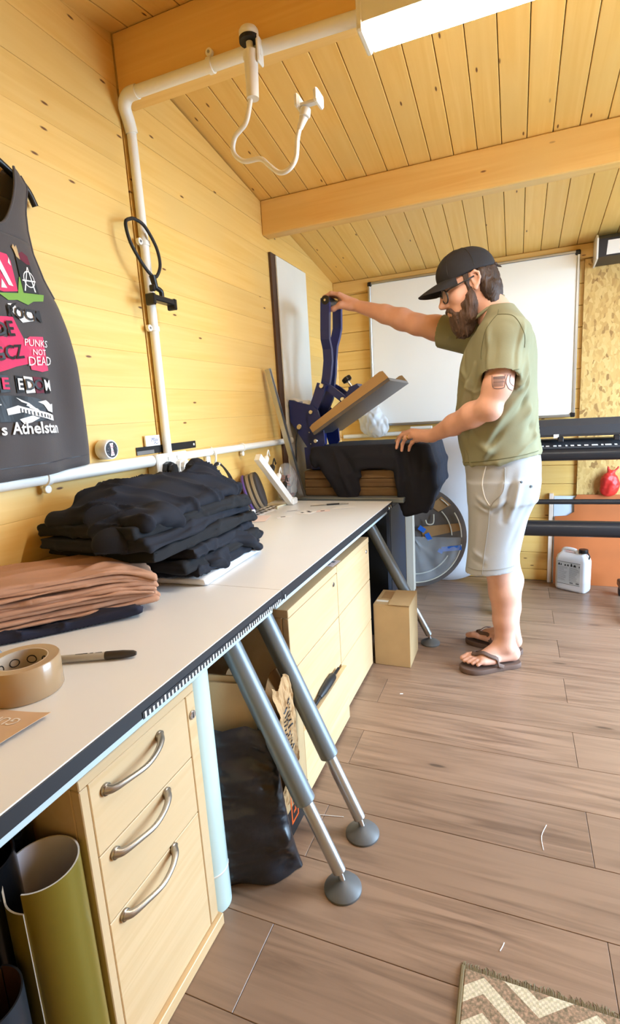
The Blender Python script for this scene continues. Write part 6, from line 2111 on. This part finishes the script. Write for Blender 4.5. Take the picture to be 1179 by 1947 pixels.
# right arm reaching to the handle
B_.chain([(1.010, 2.450, 1.415), (0.900, 2.470, 1.448), (0.800, 2.49, 1.487), (0.715, 2.505, 1.513)], [0.052, 0.054, 0.051, 0.045], 0.03)
B_.chain([(0.715, 2.505, 1.513), (0.640, 2.525, 1.548), (0.555, 2.55, 1.585), (0.395, 2.588, 1.652)], [0.046, 0.048, 0.041, 0.0265], 0.02)
gx, gz = 0.268, 1.683
wr2 = V3(0.392, 2.588, 1.654)
RY = [2.572, 2.594, 2.615, 2.634]
for i, y in enumerate(RY):
    mc = V3(gx + 0.060 - 0.006 * abs(i - 1), y, gz + 0.026 - 0.003 * i)
    B_.cone(wr2, mc, 0.0205, 0.0128, 0.016)
    P = [mc, V3(gx + 0.014, y - 0.001, gz + 0.0365), V3(gx - 0.024, y - 0.002, gz + 0.024), V3(gx - 0.0335, y - 0.002, gz - 0.004 - 0.003 * (i == 1))]
    B_.chain(P, [0.0112, 0.0098, 0.0088, 0.0072], 0.005)
    B_.ell(P[1], (0.0108, 0.0108, 0.0108), 0.006)
B_.chain([V3(0.372, 2.572, 1.645), V3(gx + 0.062, 2.562, gz - 0.026), V3(gx + 0.026, 2.560, gz - 0.040), V3(gx - 0.010, 2.562, gz - 0.043)], [0.019, 0.0155, 0.0115, 0.0085], 0.012)
B_.cone(V3(0.36, 2.60, 1.655), V3(gx + 0.05, 2.605, gz - 0.002), 0.02, 0.014, 0.02)
# legs and feet
def leg(hip, knee, ank, heel, dr, lat):
    B_.chain([hip, (hip[0] * .45 + knee[0] * .55, hip[1] * .45 + knee[1] * .55, 0.66), knee], [0.085, 0.078, 0.062], 0.02)
    k_, a_ = V3(*knee), V3(*ank)
    c1 = k_.lerp(a_, 0.33) + V3(0.012, 0, 0)
    c2 = k_.lerp(a_, 0.68) + V3(0.006, 0, 0)
    B_.chain([k_, c1, c2, a_], [0.060, 0.0605, 0.047, 0.039], 0.02)
    d, n = V3(*dr).normalized(), V3(*lat).normalized()
    h = V3(*heel)
    B_.cone(a_, h + V3(0, 0, 0.018), 0.038, 0.030, 0.025)
    B_.cone(a_ + d * 0.012 - V3(0, 0, 0.01), h + d * 0.125 + V3(0, 0, 0.012), 0.036, 0.026, 0.02)
    B_.cone(h, h + d * 0.14 + n * 0.008, 0.027, 0.026, 0.02, flat=((0, 0, 1), 0.85))
    B_.cone(h + d * 0.12 - n * 0.022, h + d * 0.165 - n * 0.026, 0.022, 0.02, 0.02, flat=((0, 0, 1), 0.8))
    B_.cone(h + d * 0.10 + n * 0.024, h + d * 0.145 + n * 0.030, 0.02, 0.016, 0.02, flat=((0, 0, 1), 0.8))
    for i, (l0, l1, r) in enumerate(((0.165, 0.212, 0.0135), (0.165, 0.214, 0.0095), (0.160, 0.203, 0.009), (0.153, 0.190, 0.0085), (0.143, 0.175, 0.0082))):
        o_ = -0.032 + 0.0165 * i + (0.002 if i else -0.004)
        B_.chain([h + d * l0 + n * o_ + V3(0, 0, 0.004), h + d * (l0 + l1) / 2 + n * o_ + V3(0, 0, 0.002), h + d * l1 + n * (o_ + 0.001) - V3(0, 0, 0.010 - r * 0.3)], [r * 1.05, r, r * 0.95], 0.004)
    for s in (-1, 1):
        B_.ell(a_ + n * 0.030 * s - V3(0, 0, 0.006), (0.014, 0.012, 0.014), 0.015)


dL, nL = (-0.883, -0.47, 0), (0.47, -0.883, 0)
dR, nR = (-0.93, 0.37, 0), (0.37, 0.93, 0)
leg((1.09, 2.225, 0.86), (1.085, 2.222, 0.47), (1.112, 2.238, 0.105), (1.143, 2.2515, 0.0505), dL, nL)
leg((1.09, 2.395, 0.86), (1.10, 2.385, 0.47), (1.130, 2.380, 0.105), (1.152, 2.3815, 0.0505), dR, nR)
B_.clip((0, 0, -1), -0.0235)
body = B_.build('body', 'skin', PR, smooth_it=1)


def bvh(o):
    me = o.data
    off = wl(o)
    return BVHTree.FromPolygons([v.co + off for v in me.vertices], [p.vertices for p in me.polygons])


def drop(t, x, z, y0=1.9, d=(0, 1, 0)):
    h = t.ray_cast(Vector((x, y0, z)), Vector(d))
    return h[0], h[1]


# tee shirt
Tf = Field((0.76, 2.0, 0.85), (1.32, 2.62, 1.56), 0.0048)
Tf.loft([(0.86, 1.093, 2.303, 0.158, 0.176), (0.93, 1.088, 2.303, 0.157, 0.180), (1.02, 1.071, 2.302, 0.156, 0.184), (1.12, 1.066, 2.30, 0.154, 0.188), (1.22, 1.069, 2.30, 0.150, 0.19), (1.30, 1.072, 2.30, 0.147, 0.192), (1.38, 1.083, 2.30, 0.128, 0.19), (1.44, 1.09, 2.30, 0.092, 0.168), (1.485, 1.085, 2.302, 0.066, 0.11), (1.515, 1.075, 2.302, 0.055, 0.075)], 0)
capped(Tf, (1.098, 2.165, 1.395), (1.086, 2.092, 1.228), 0.078, 0.074, 0.045)
Tf.ell((1.098, 2.150, 1.392), (0.078, 0.078, 0.066), 0.05)
capped(Tf, (1.03, 2.44, 1.415), (0.822, 2.478, 1.470), 0.088, 0.070, 0.05)
Tf.ell((1.03, 2.43, 1.41), (0.085, 0.08, 0.075), 0.04)
capped(Tf, (1.088, 2.105, 1.262), (1.084, 2.080, 1.205), 0.064, 0.066, 0.004, sub=True)
capped(Tf, (0.865, 2.470, 1.458), (0.79, 2.484, 1.478), 0.060, 0.062, 0.004, sub=True)
Tf.ell(hp(-0.030, 0, -0.095), (0.066, 0.066, 0.04), 0.006, R=HR, sub=True)
Tf.clip((0.136, 0, -1), 0.136 * 0.93 - 0.886)
tee = Tf.build('t_shirt', 'shirt_green', PR, smooth_it=1, disp=lambda V, n: 0.0025 * wav(V, (9, 9, 7), 12, 2) * np.clip((1.5 - V[:, 2]) * 8, 0, 1) + 0.007 * (creases(V, (0.6, 0.25, 0.8), 3.0, 13, 77) - 0.3) * np.clip((1.36 - V[:, 2]) * 6, 0, 1) + 2.4 * folds(V, [
    ((1.21, 2.16, 1.26), (1.05, 2.11, 1.02), 0.014, 0.009), ((1.22, 2.17, 1.20), (1.04, 2.11, 0.965), 0.011, -0.008), ((1.225, 2.18, 1.14), (1.02, 2.12, 0.93), 0.013, 0.009), ((1.23, 2.2, 1.07), (1.03, 2.12, 0.91), 0.011, -0.007), ((1.235, 2.22, 1.02), (1.08, 2.13, 0.91), 0.012, 0.008),
    ((1.20, 2.13, 1.33), (1.12, 2.10, 1.12), 0.012, 0.008), ((0.99, 2.12, 1.28), (0.93, 2.2, 1.06), 0.014, 0.008), ((0.98, 2.12, 1.22), (0.95, 2.16, 1.0), 0.010, -0.007), ((0.93, 2.2, 1.05), (1.05, 2.12, 0.955), 0.013, 0.007), ((0.925, 2.22, 1.30), (0.985, 2.12, 1.20), 0.012, 0.003),
    ((1.17, 2.09, 1.42), (1.15, 2.05, 1.26), 0.010, 0.006), ((1.155, 2.08, 1.40), (1.13, 2.05, 1.26), 0.008, -0.002), ((1.05, 2.09, 1.42), (1.04, 2.04, 1.27), 0.010, 0.006), ((1.08, 2.09, 1.43), (1.07, 2.04, 1.28), 0.008, -0.0015), ((1.17, 2.11, 1.36), (1.168, 2.07, 1.25), 0.010, -0.002),
    ((0.97, 2.44, 1.44), (0.87, 2.40, 1.43), 0.012, 0.007), ((0.94, 2.2, 1.36), (0.96, 2.16, 1.24), 0.010, -0.002)]))
tt_ = bvh(tee)


def seam(t, pts, r, name, m, parent, off=0.001, y0=1.9, n=8, closed=False):
    out = []
    for p in smooth_path([(x, 0, z) for x, z in pts], n):
        h, nn = drop(t, p.x, p.z, y0)
        if h:
            out.append(h + nn * off)
    if len(out) > 2:
        MB().tube(out, r, 6).build(name, m, parent, smooth=True)


seam(tt_, [(1.075, 1.455), (1.035, 1.40), (1.020, 1.33), (1.02, 1.30)], 0.0011, 'shoulder_seam', 'seam_green', tee)
seam(tt_, [(1.075, 1.455), (1.13, 1.44), (1.165, 1.38), (1.168, 1.33)], 0.0011, 'shoulder_seam', 'seam_green', tee)
seam(tt_, [(1.075, 1.455), (1.075, 1.485)], 0.0011, 'shoulder_seam', 'seam_green', tee)
seam(tt_, [(1.022, 1.248), (1.085, 1.246), (1.150, 1.252)], 0.0014, 'sleeve_hem', 'seam_green', tee)
# hem band along the bottom of the shirt
seam(tt_, [(0.95, 0.905), (1.05, 0.919), (1.15, 0.932), (1.225, 0.944)], 0.0014, 'bottom_hem', 'seam_green', tee)
# collar
ring = []
for k in range(28):
    a = 2 * PI * k / 28
    p = HO + HF * (-0.032 + 0.070 * math.cos(a)) + HL * (0.070 * math.sin(a)) + HU * (-0.098)
    ring.append(p + V3(0.008, 0, -0.012 - 0.026 * math.cos(a)))
MB().tube(ring, 0.0065, 8, closed=True).build('collar', 'shirt_green', tee, smooth=True)

# shorts
Sf = Field((0.90, 2.06, 0.40), (1.30, 2.56, 1.0), 0.0048)
Sf.loft([(0.75, 1.098, 2.31, 0.138, 0.185), (0.82, 1.096, 2.31, 0.146, 0.180), (0.90, 1.091, 2.305, 0.150, 0.172), (0.97, 1.088, 2.303, 0.142, 0.165)], 0)
for cy, sg in ((2.218, -1), (2.402, 1)):
    Sf.loft([(0.42, 1.053, cy + 0.006 * sg, 0.106, 0.098), (0.47, 1.056, cy + 0.004 * sg, 0.105, 0.098), (0.56, 1.066, cy, 0.107, 0.099), (0.68, 1.080, cy, 0.119, 0.100), (0.76, 1.092, cy, 0.135, 0.098), (0.82, 1.096, cy, 0.135, 0.09)], 0.03, p=2.1)
for cy, kx in ((2.222, 1.070), (2.398, 1.080)):
    capped(Sf, (kx + 0.004, cy, 0.54), (kx - 0.014, cy, 0.40), 0.088, 0.094, 0.004, sub=True)
Sf.clip((0.11, 0, -1), 0.11 * 0.95 - 0.437)
sh = Sf.build('shorts', 'shorts_grey', PR, smooth_it=1, disp=lambda V, n: 0.002 * wav(V, (10, 10, 9), 21, 2) * np.clip((0.95 - V[:, 2]) * 8, 0, 1) + 1.5 * folds(V, [
    ((0.96, 2.14, 0.80), (1.045, 2.12, 0.735), 0.009, 0.006), ((0.965, 2.13, 0.775), (1.045, 2.12, 0.722), 0.008, -0.006), ((0.96, 2.14, 0.755), (1.05, 2.12, 0.71), 0.009, 0.005), ((1.12, 2.11, 0.77), (1.05, 2.115, 0.725), 0.008, 0.006), ((1.13, 2.11, 0.75), (1.06, 2.115, 0.71), 0.007, -0.005),
    ((1.17, 2.13, 0.88), (1.125, 2.115, 0.68), 0.014, 0.009), ((1.145, 2.12, 0.88), (1.10, 2.115, 0.68), 0.012, -0.009), ((1.115, 2.12, 0.88), (1.08, 2.115, 0.74), 0.012, 0.006), ((1.20, 2.15, 0.74), (1.13, 2.12, 0.56), 0.014, -0.006), ((0.965, 2.15, 0.56), (1.03, 2.12, 0.52), 0.010, 0.005), ((0.965, 2.15, 0.52), (1.03, 2.12, 0.49), 0.009, -0.004), ((1.00, 2.13, 0.68), (0.99, 2.13, 0.52), 0.014, 0.005)]))
ts_ = bvh(sh)
seam(ts_, [(1.035, 0.895), (1.022, 0.83), (1.032, 0.775), (1.050, 0.742)], 0.0022, 'pocket_seam', mat('seam_white', (226, 222, 214), 0.85), sh)
seam(ts_, [(1.105, 0.89), (1.10, 0.80), (1.055, 0.74), (1.045, 0.65), (1.032, 0.55), (1.022, 0.455)], 0.0016, 'side_seam', 'seam_grey', sh)
seam(ts_, [(0.965, 0.468), (1.02, 0.472), (1.09, 0.479), (1.145, 0.486)], 0.0014, 'leg_hem', 'seam_grey', sh)
for x, z in ((1.165, 0.832), (1.200, 0.812)):
    h, nn = drop(ts_, x, z)
    if h:
        MB().cyl(h - nn * 0.001, h + nn * 0.003, 0.005, n=12).build('button', 'dark_plastic', sh)

# cap
Cf = Field((HO.x - 0.26, HO.y - 0.2, HO.z - 0.08), (HO.x + 0.20, HO.y + 0.2, HO.z + 0.22), 0.0034)
cut = (list(-HU + HF * -0.02), 0.0)
Cf.ell(hp(-0.010, 0, 0.040), (0.1125, 0.088, 0.103), 0, R=HR, cut=([-v for v in (HU - HF * 0.06)], 0.0))
Cf.ell(hp(0.022, 0, 0.062), (0.088, 0.080, 0.082), 0.02, R=HR, cut=([-v for v in (HU)], 0.02))
Cf.ell(hp(-0.010, 0, 0.030), (0.103, 0.079, 0.094), 0.0, R=HR, sub=True)
cap = Cf.build('cap', 'cap_black', PR, smooth_it=1, disp=lambda V, n: 0.0018 * wav(V, (16, 16, 16), 8))


def billf(u, v):
    a = (u - 0.5) * 1.95
    r0 = 0.092 + 0.0 * v
    L_ = 0.100 * v * (math.cos((u - 0.5) * 2.5) ** 0.55 if abs(u - 0.5) < 0.5 else 0)
    f = 0.100 * math.cos(a) * 0.98 + L_
    l = 0.086 * math.sin(a) * (1 + 0.04 * v)
    uu = 0.042 + 0.006 * math.cos(a) - 0.020 * abs(math.sin(a)) ** 2 * (0.4 + 0.6 * v) - 0.010 * v - 0.012 * v * v
    return hp(f, l, uu)


MB().grid(billf, 40, 14, 0.004).build('bill', 'cap_black', cap, smooth='auto')
MB().lathe(hp(-0.008, 0, 0.142), [(0.009, 0), (0.008, 0.003), (0.001, 0.0045)], 14, HU).build('button', 'cap_black', cap, smooth=True)
ct_ = bvh(cap)


def cap_line(pts, name):
    out = []
    for p in smooth_path(pts, 6):
        d = (p - Vector(hp(-0.01, 0, 0.04))).normalized()
        h = ct_.ray_cast(Vector(hp(-0.01, 0, 0.04)) + d * 0.25, -d)
        if h[0]:
            out.append(h[0] + h[1] * 0.0004)
    MB().tube(out, 0.0011, 5).build(name, 'glass_frame', cap, smooth=True)


cap_line([Vector(hp(-0.02, 0.088, 0.052)), Vector(hp(-0.02, 0.075, 0.10)), Vector(hp(-0.01, 0.01, 0.145))], 'panel_seam')
cap_line([Vector(hp(0.075, 0.062, 0.052)), Vector(hp(0.06, 0.05, 0.105)), Vector(hp(0.0, 0.0, 0.145))], 'panel_seam')

# hair, sideburns and beard
Hf = Field((HO.x - 0.16, HO.y - 0.17, HO.z - 0.24), (HO.x + 0.19, HO.y + 0.17, HO.z + 0.12), 0.0032)
Hf.ell(hp(-0.030, 0, 0.018), (0.084, 0.0835, 0.075), 0, R=HR, cut=(list(HF), 0.0))
Hf.ell(hp(-0.074, 0, -0.035), (0.048, 0.072, 0.085), 0.03, R=HR)
for s in (-1, 1):
    Hf.chain([hp(-0.035, 0.072 * s, 0.02), hp(-0.055, 0.068 * s, -0.045), hp(-0.058, 0.060 * s, -0.105)], [0.018, 0.026, 0.020], 0.02)
    Hf.chain([hp(0.022, 0.0735 * s, 0.045), hp(0.022, 0.0715 * s, 0.008), hp(0.017, 0.0695 * s, -0.03)], [0.009, 0.008, 0.007], 0.01)
    Hf.chain([hp(0.010, 0.0745 * s, 0.045), hp(0.012, 0.0735 * s, 0.012)], [0.008, 0.006], 0.01)
rr = random.Random(31)
for k in range(46):
    s = rr.uniform(-1, 1)
    b0 = (-0.095 + 0.05 * abs(s) ** 2, 0.068 * s, rr.uniform(-0.09, 0.01))
    e_ = rr.uniform(0.02, 0.045)
    b1 = (b0[0] - rr.uniform(-0.004, 0.022), b0[1] * 1.04, b0[2] - e_)
    Hf.cone(hp(*b0), hp(*b1), 0.010, 0.0025, 0.006)
for k in range(6):
    Hf.cone(hp(-0.105, -0.02 + 0.012 * k, 0.045), hp(-0.125 - 0.004 * (k % 2), -0.022 + 0.013 * k, 0.025 - 0.006 * (k % 3)), 0.006, 0.002, 0.004)
Hf.ell(hp(0.045, 0, -0.03), (0.055, 0.066, 0.06), 0.004, R=HR, sub=True)
hair = Hf.build('hair', 'hair_brown', PR, disp=lambda V, n: 0.0045 * (creases(V, (0.25, 0, 1), 9, 75, 3, 2.0) - 0.5))
Bf = Field((HO.x - 0.20, HO.y - 0.16, HO.z - 0.25), (HO.x + 0.12, HO.y + 0.12, HO.z + 0.05), 0.0032)
Bf.ell(hp(0.047, 0, -0.105), (0.060, 0.062, 0.050), 0, R=HR)
Bf.ell(hp(0.066, 0, -0.145), (0.040, 0.046, 0.044), 0.03, R=HR)
for s in (-1, 1):
    Bf.chain([hp(0.015, 0.0705 * s, -0.018), hp(0.018, 0.0685 * s, -0.045), hp(0.024, 0.062 * s, -0.075), hp(0.040, 0.050 * s, -0.11)], [0.007, 0.0125, 0.019, 0.028], 0.02)
    Bf.chain([hp(0.032, 0.062 * s, -0.05), hp(0.052, 0.054 * s, -0.065)], [0.010, 0.012], 0.015)
    Bf.chain([hp(0.106, 0.006 * s, -0.060), hp(0.100, 0.024 * s, -0.066), hp(0.086, 0.036 * s, -0.088)], [0.0062, 0.0072, 0.009], 0.008)
Bf.cone(hp(0.094, -0.012, -0.094), hp(0.094, 0.012, -0.094), 0.008, 0.008, 0.01)
Bf.ell(hp(0.104, 0, -0.076), (0.016, 0.017, 0.0075), 0.004, R=HR, sub=True)
for k in range(60):
    a, b = rr.uniform(-1, 1), rr.uniform(-0.16, -0.09)
    p0 = (0.060 + rr.uniform(-0.015, 0.03), 0.042 * a, b)
    p1 = (p0[0] + rr.uniform(0.0, 0.016), p0[1] * 1.15, b - rr.uniform(0.014, 0.034))
    Bf.cone(hp(*p0), hp(*p1), 0.010, 0.002, 0.006)
beard = Bf.build('beard', 'beard_brown', PR, disp=lambda V, n: 0.0045 * (creases(V, (-0.2, 0, 1), 12, 80, 5, 2.0) - 0.5))
for s in (-1, 1):
    MB().tube([hp(0.097, 0.012 * s, 0.026), hp(0.094, 0.030 * s, 0.031), hp(0.080, 0.050 * s, 0.027)], [0.004, 0.0048, 0.003], 8).build('eyebrow', 'hair_brown', PR, smooth=True)
    ey = MB().lathe(hp(0.0855, 0.031 * s, 0.002), [(0.0001, -0.0125)] + [(0.0125 * math.sin(a), -0.0125 * math.cos(a)) for a in np.linspace(0.2, PI - 0.2, 10)] + [(0.0001, 0.0125)], 16, HF).build('eye', 'eye_white', PR, smooth=True)
    MB().lathe(hp(0.0968, 0.0305 * s, 0.0005), [(0.0058, 0), (0.0045, 0.0013), (0.0001, 0.0018)], 14, HF).build('iris', 'iris', ey, smooth=True)

# glasses
gl = MB().tube(smooth_path([hp(0.111, 0.011, -0.004), hp(0.115, 0, 0.002), hp(0.111, -0.011, -0.004)], 4), 0.0020, 8).build('glasses', 'glass_frame', PR, smooth=True)
for s in (-1, 1):
    R_pts = []
    for k in range(32):
        a = 2 * PI * k / 32
        ca, sa = math.cos(a), math.sin(a)
        R_pts.append(Vector(hp(0.112 - 0.010 * (0.5 + 0.5 * ca), (0.035 + 0.026 * math.copysign(abs(ca) ** 0.8, ca)) * s, -0.011 + 0.0245 * math.copysign(abs(sa) ** 0.8, sa))))
    MB().tube(R_pts, 0.0028, 8, closed=True).build('rim', 'glass_frame', gl, smooth=True)
    c_ = sum(R_pts, Vector()) / 32
    MB().add([c_] + R_pts, [(0, 1 + k, 1 + (k + 1) % 32) for k in range(32)]).build('lens_glass', 'lens', gl)
    MB().tube([hp(0.101, 0.061 * s, 0.002), hp(0.088, 0.074 * s, 0.006), hp(0.03, 0.084 * s, 0.012), hp(-0.008, 0.087 * s, 0.016)], 0.0028, 8).build('temple', 'glass_frame', gl, smooth=True)

# ring, tattoo, flip-flops
q0, q1 = FG[2][0], FG[2][1]
dq = (q1 - q0).normalized()
rc = q0.lerp(q1, 0.62)
MB().lathe(rc - dq * 0.0025, [(0.0112, 0), (0.0122, 0.0005), (0.0122, 0.0045), (0.0112, 0.005)], 24, dq).build('wedding_ring', 'gold_ring', PR, smooth='auto')
bt = bvh(body)


def on_arm(x, z, off=0.0012):
    h, nn = drop(bt, x, z)
    return (h + nn * off) if h else None


def decal(x0, x1, z0, z1, m, name='tattoo', off=0.0012):
    g_ = {}
    b = MB()
    nx, nz_ = 10, 8
    ok = True
    P = []
    for i in range(nx + 1):
        for j in range(nz_ + 1):
            p = on_arm(x0 + (x1 - x0) * i / nx, z0 + (z1 - z0) * j / nz_, off)
            if p is None:
                return
            P.append(p)
    b.add(P, [(i * (nz_ + 1) + j, (i + 1) * (nz_ + 1) + j, (i + 1) * (nz_ + 1) + j + 1, i * (nz_ + 1) + j + 1) for i in range(nx) for j in range(nz_)])
    return b.build(name, m, PR, smooth=True)


decal(1.064, 1.100, 1.196, 1.222, 'tattoo_ink')
decal(1.064, 1.104, 1.222, 1.232, 'tattoo_dark', off=0.0016)
for pts in ([(1.060, 1.236), (1.062, 1.20), (1.072, 1.19), (1.098, 1.19), (1.104, 1.20), (1.104, 1.236)], [(1.064, 1.212), (1.102, 1.212)], [(1.112, 1.235), (1.108, 1.21), (1.116, 1.188), (1.128, 1.18)], [(1.122, 1.235), (1.12, 1.21), (1.132, 1.195)]):
    out = [p for p in (on_arm(q.x, q.z, 0.0006) for q in smooth_path([(x, 0, z) for x, z in pts], 6)) if p]
    MB().tube(out, 0.0013, 5).build('tattoo_line', 'tattoo_dark', PR, smooth=True)


def flipflop(heel, dr, lat):
    d, n = V3(*dr).normalized(), V3(*lat).normalized()
    h = V3(heel[0], heel[1], 0)
    out = [(-0.036, 0.0), (-0.028, 0.022), (0.0, 0.034), (0.06, 0.036), (0.12, 0.046), (0.165, 0.052), (0.20, 0.046), (0.226, 0.026), (0.236, 0.0), (0.232, -0.024), (0.215, -0.042), (0.175, -0.050), (0.12, -0.044), (0.06, -0.034), (0.0, -0.034), (-0.028, -0.022)]
    P = smooth_path([(a, b, 0) for a, b in out], 4, True)
    m = MB()
    nn = len(P)
    vs, fs = [], []
    for z, s in ((0.0006, 0.97), (0.004, 1.0), (0.0185, 1.0), (0.0225, 0.975)):
        for p in P:
            c = V3(0.10, 0, 0)
            q = c + (V3(p.x, p.y, 0) - c) * s
            vs.append(h + d * q.x + n * q.y + V3(0, 0, z))
    for i in range(3):
        for j in range(nn):
            fs.append((i * nn + j, i * nn + (j + 1) % nn, (i + 1) * nn + (j + 1) % nn, (i + 1) * nn + j))
    fs += [tuple(range(nn))[::-1], tuple(3 * nn + j for j in range(nn))]
    if d.cross(n).z < 0:
        fs = [f[::-1] for f in fs]
    so = m.add(vs, fs).build('flip_flop', 'flip_brown', PR, smooth='auto')
    g = lambda a, b, z: h + d * a + n * b + V3(0, 0, z)
    for s in (-1, 1):
        pts = smooth_path([g(0.176, -0.020, 0.044), g(0.155, -0.014 + 0.018 * s, 0.052), g(0.120, 0.034 * s, 0.046), g(0.085, 0.043 * s, 0.034), g(0.062, 0.0405 * s, 0.022)], 6)
        for q in pts[:-5]:
            hh = bt.ray_cast(Vector((q.x, q.y, 0.2)), Vector((0, 0, -1)))
            if hh[0] and hh[0].z < 0.12:
                q.z = max(q.z, hh[0].z + 0.006)
        b = MB()
        for i in range(len(pts) - 1):
            pass
        def sf(u, v, pts=pts, s=s):
            k = u * (len(pts) - 1)
            i = min(int(k), len(pts) - 2)
            p = pts[i].lerp(pts[i + 1], k - i)
            t = (pts[i + 1] - pts[i]).normalized()
            c = g(0.11, 0, 0.025)
            o = (p - c).normalized()
            w = t.cross(o).normalized() * 0.0085 * (v - 0.5) * 2
            return tuple(p + w)
        b.grid(sf, 20, 3, 0.004 if s > 0 else -0.004)
        b.build('strap', 'flip_brown', so, smooth=True)
    MB().tube([g(0.178, -0.0205, 0.022), g(0.176, -0.020, 0.052)], 0.0042, 8).build('toe_post', 'flip_brown', so, smooth=True)


flipflop((1.143, 2.2515), dL, nL)
flipflop((1.152, 2.3815), dR, nR)
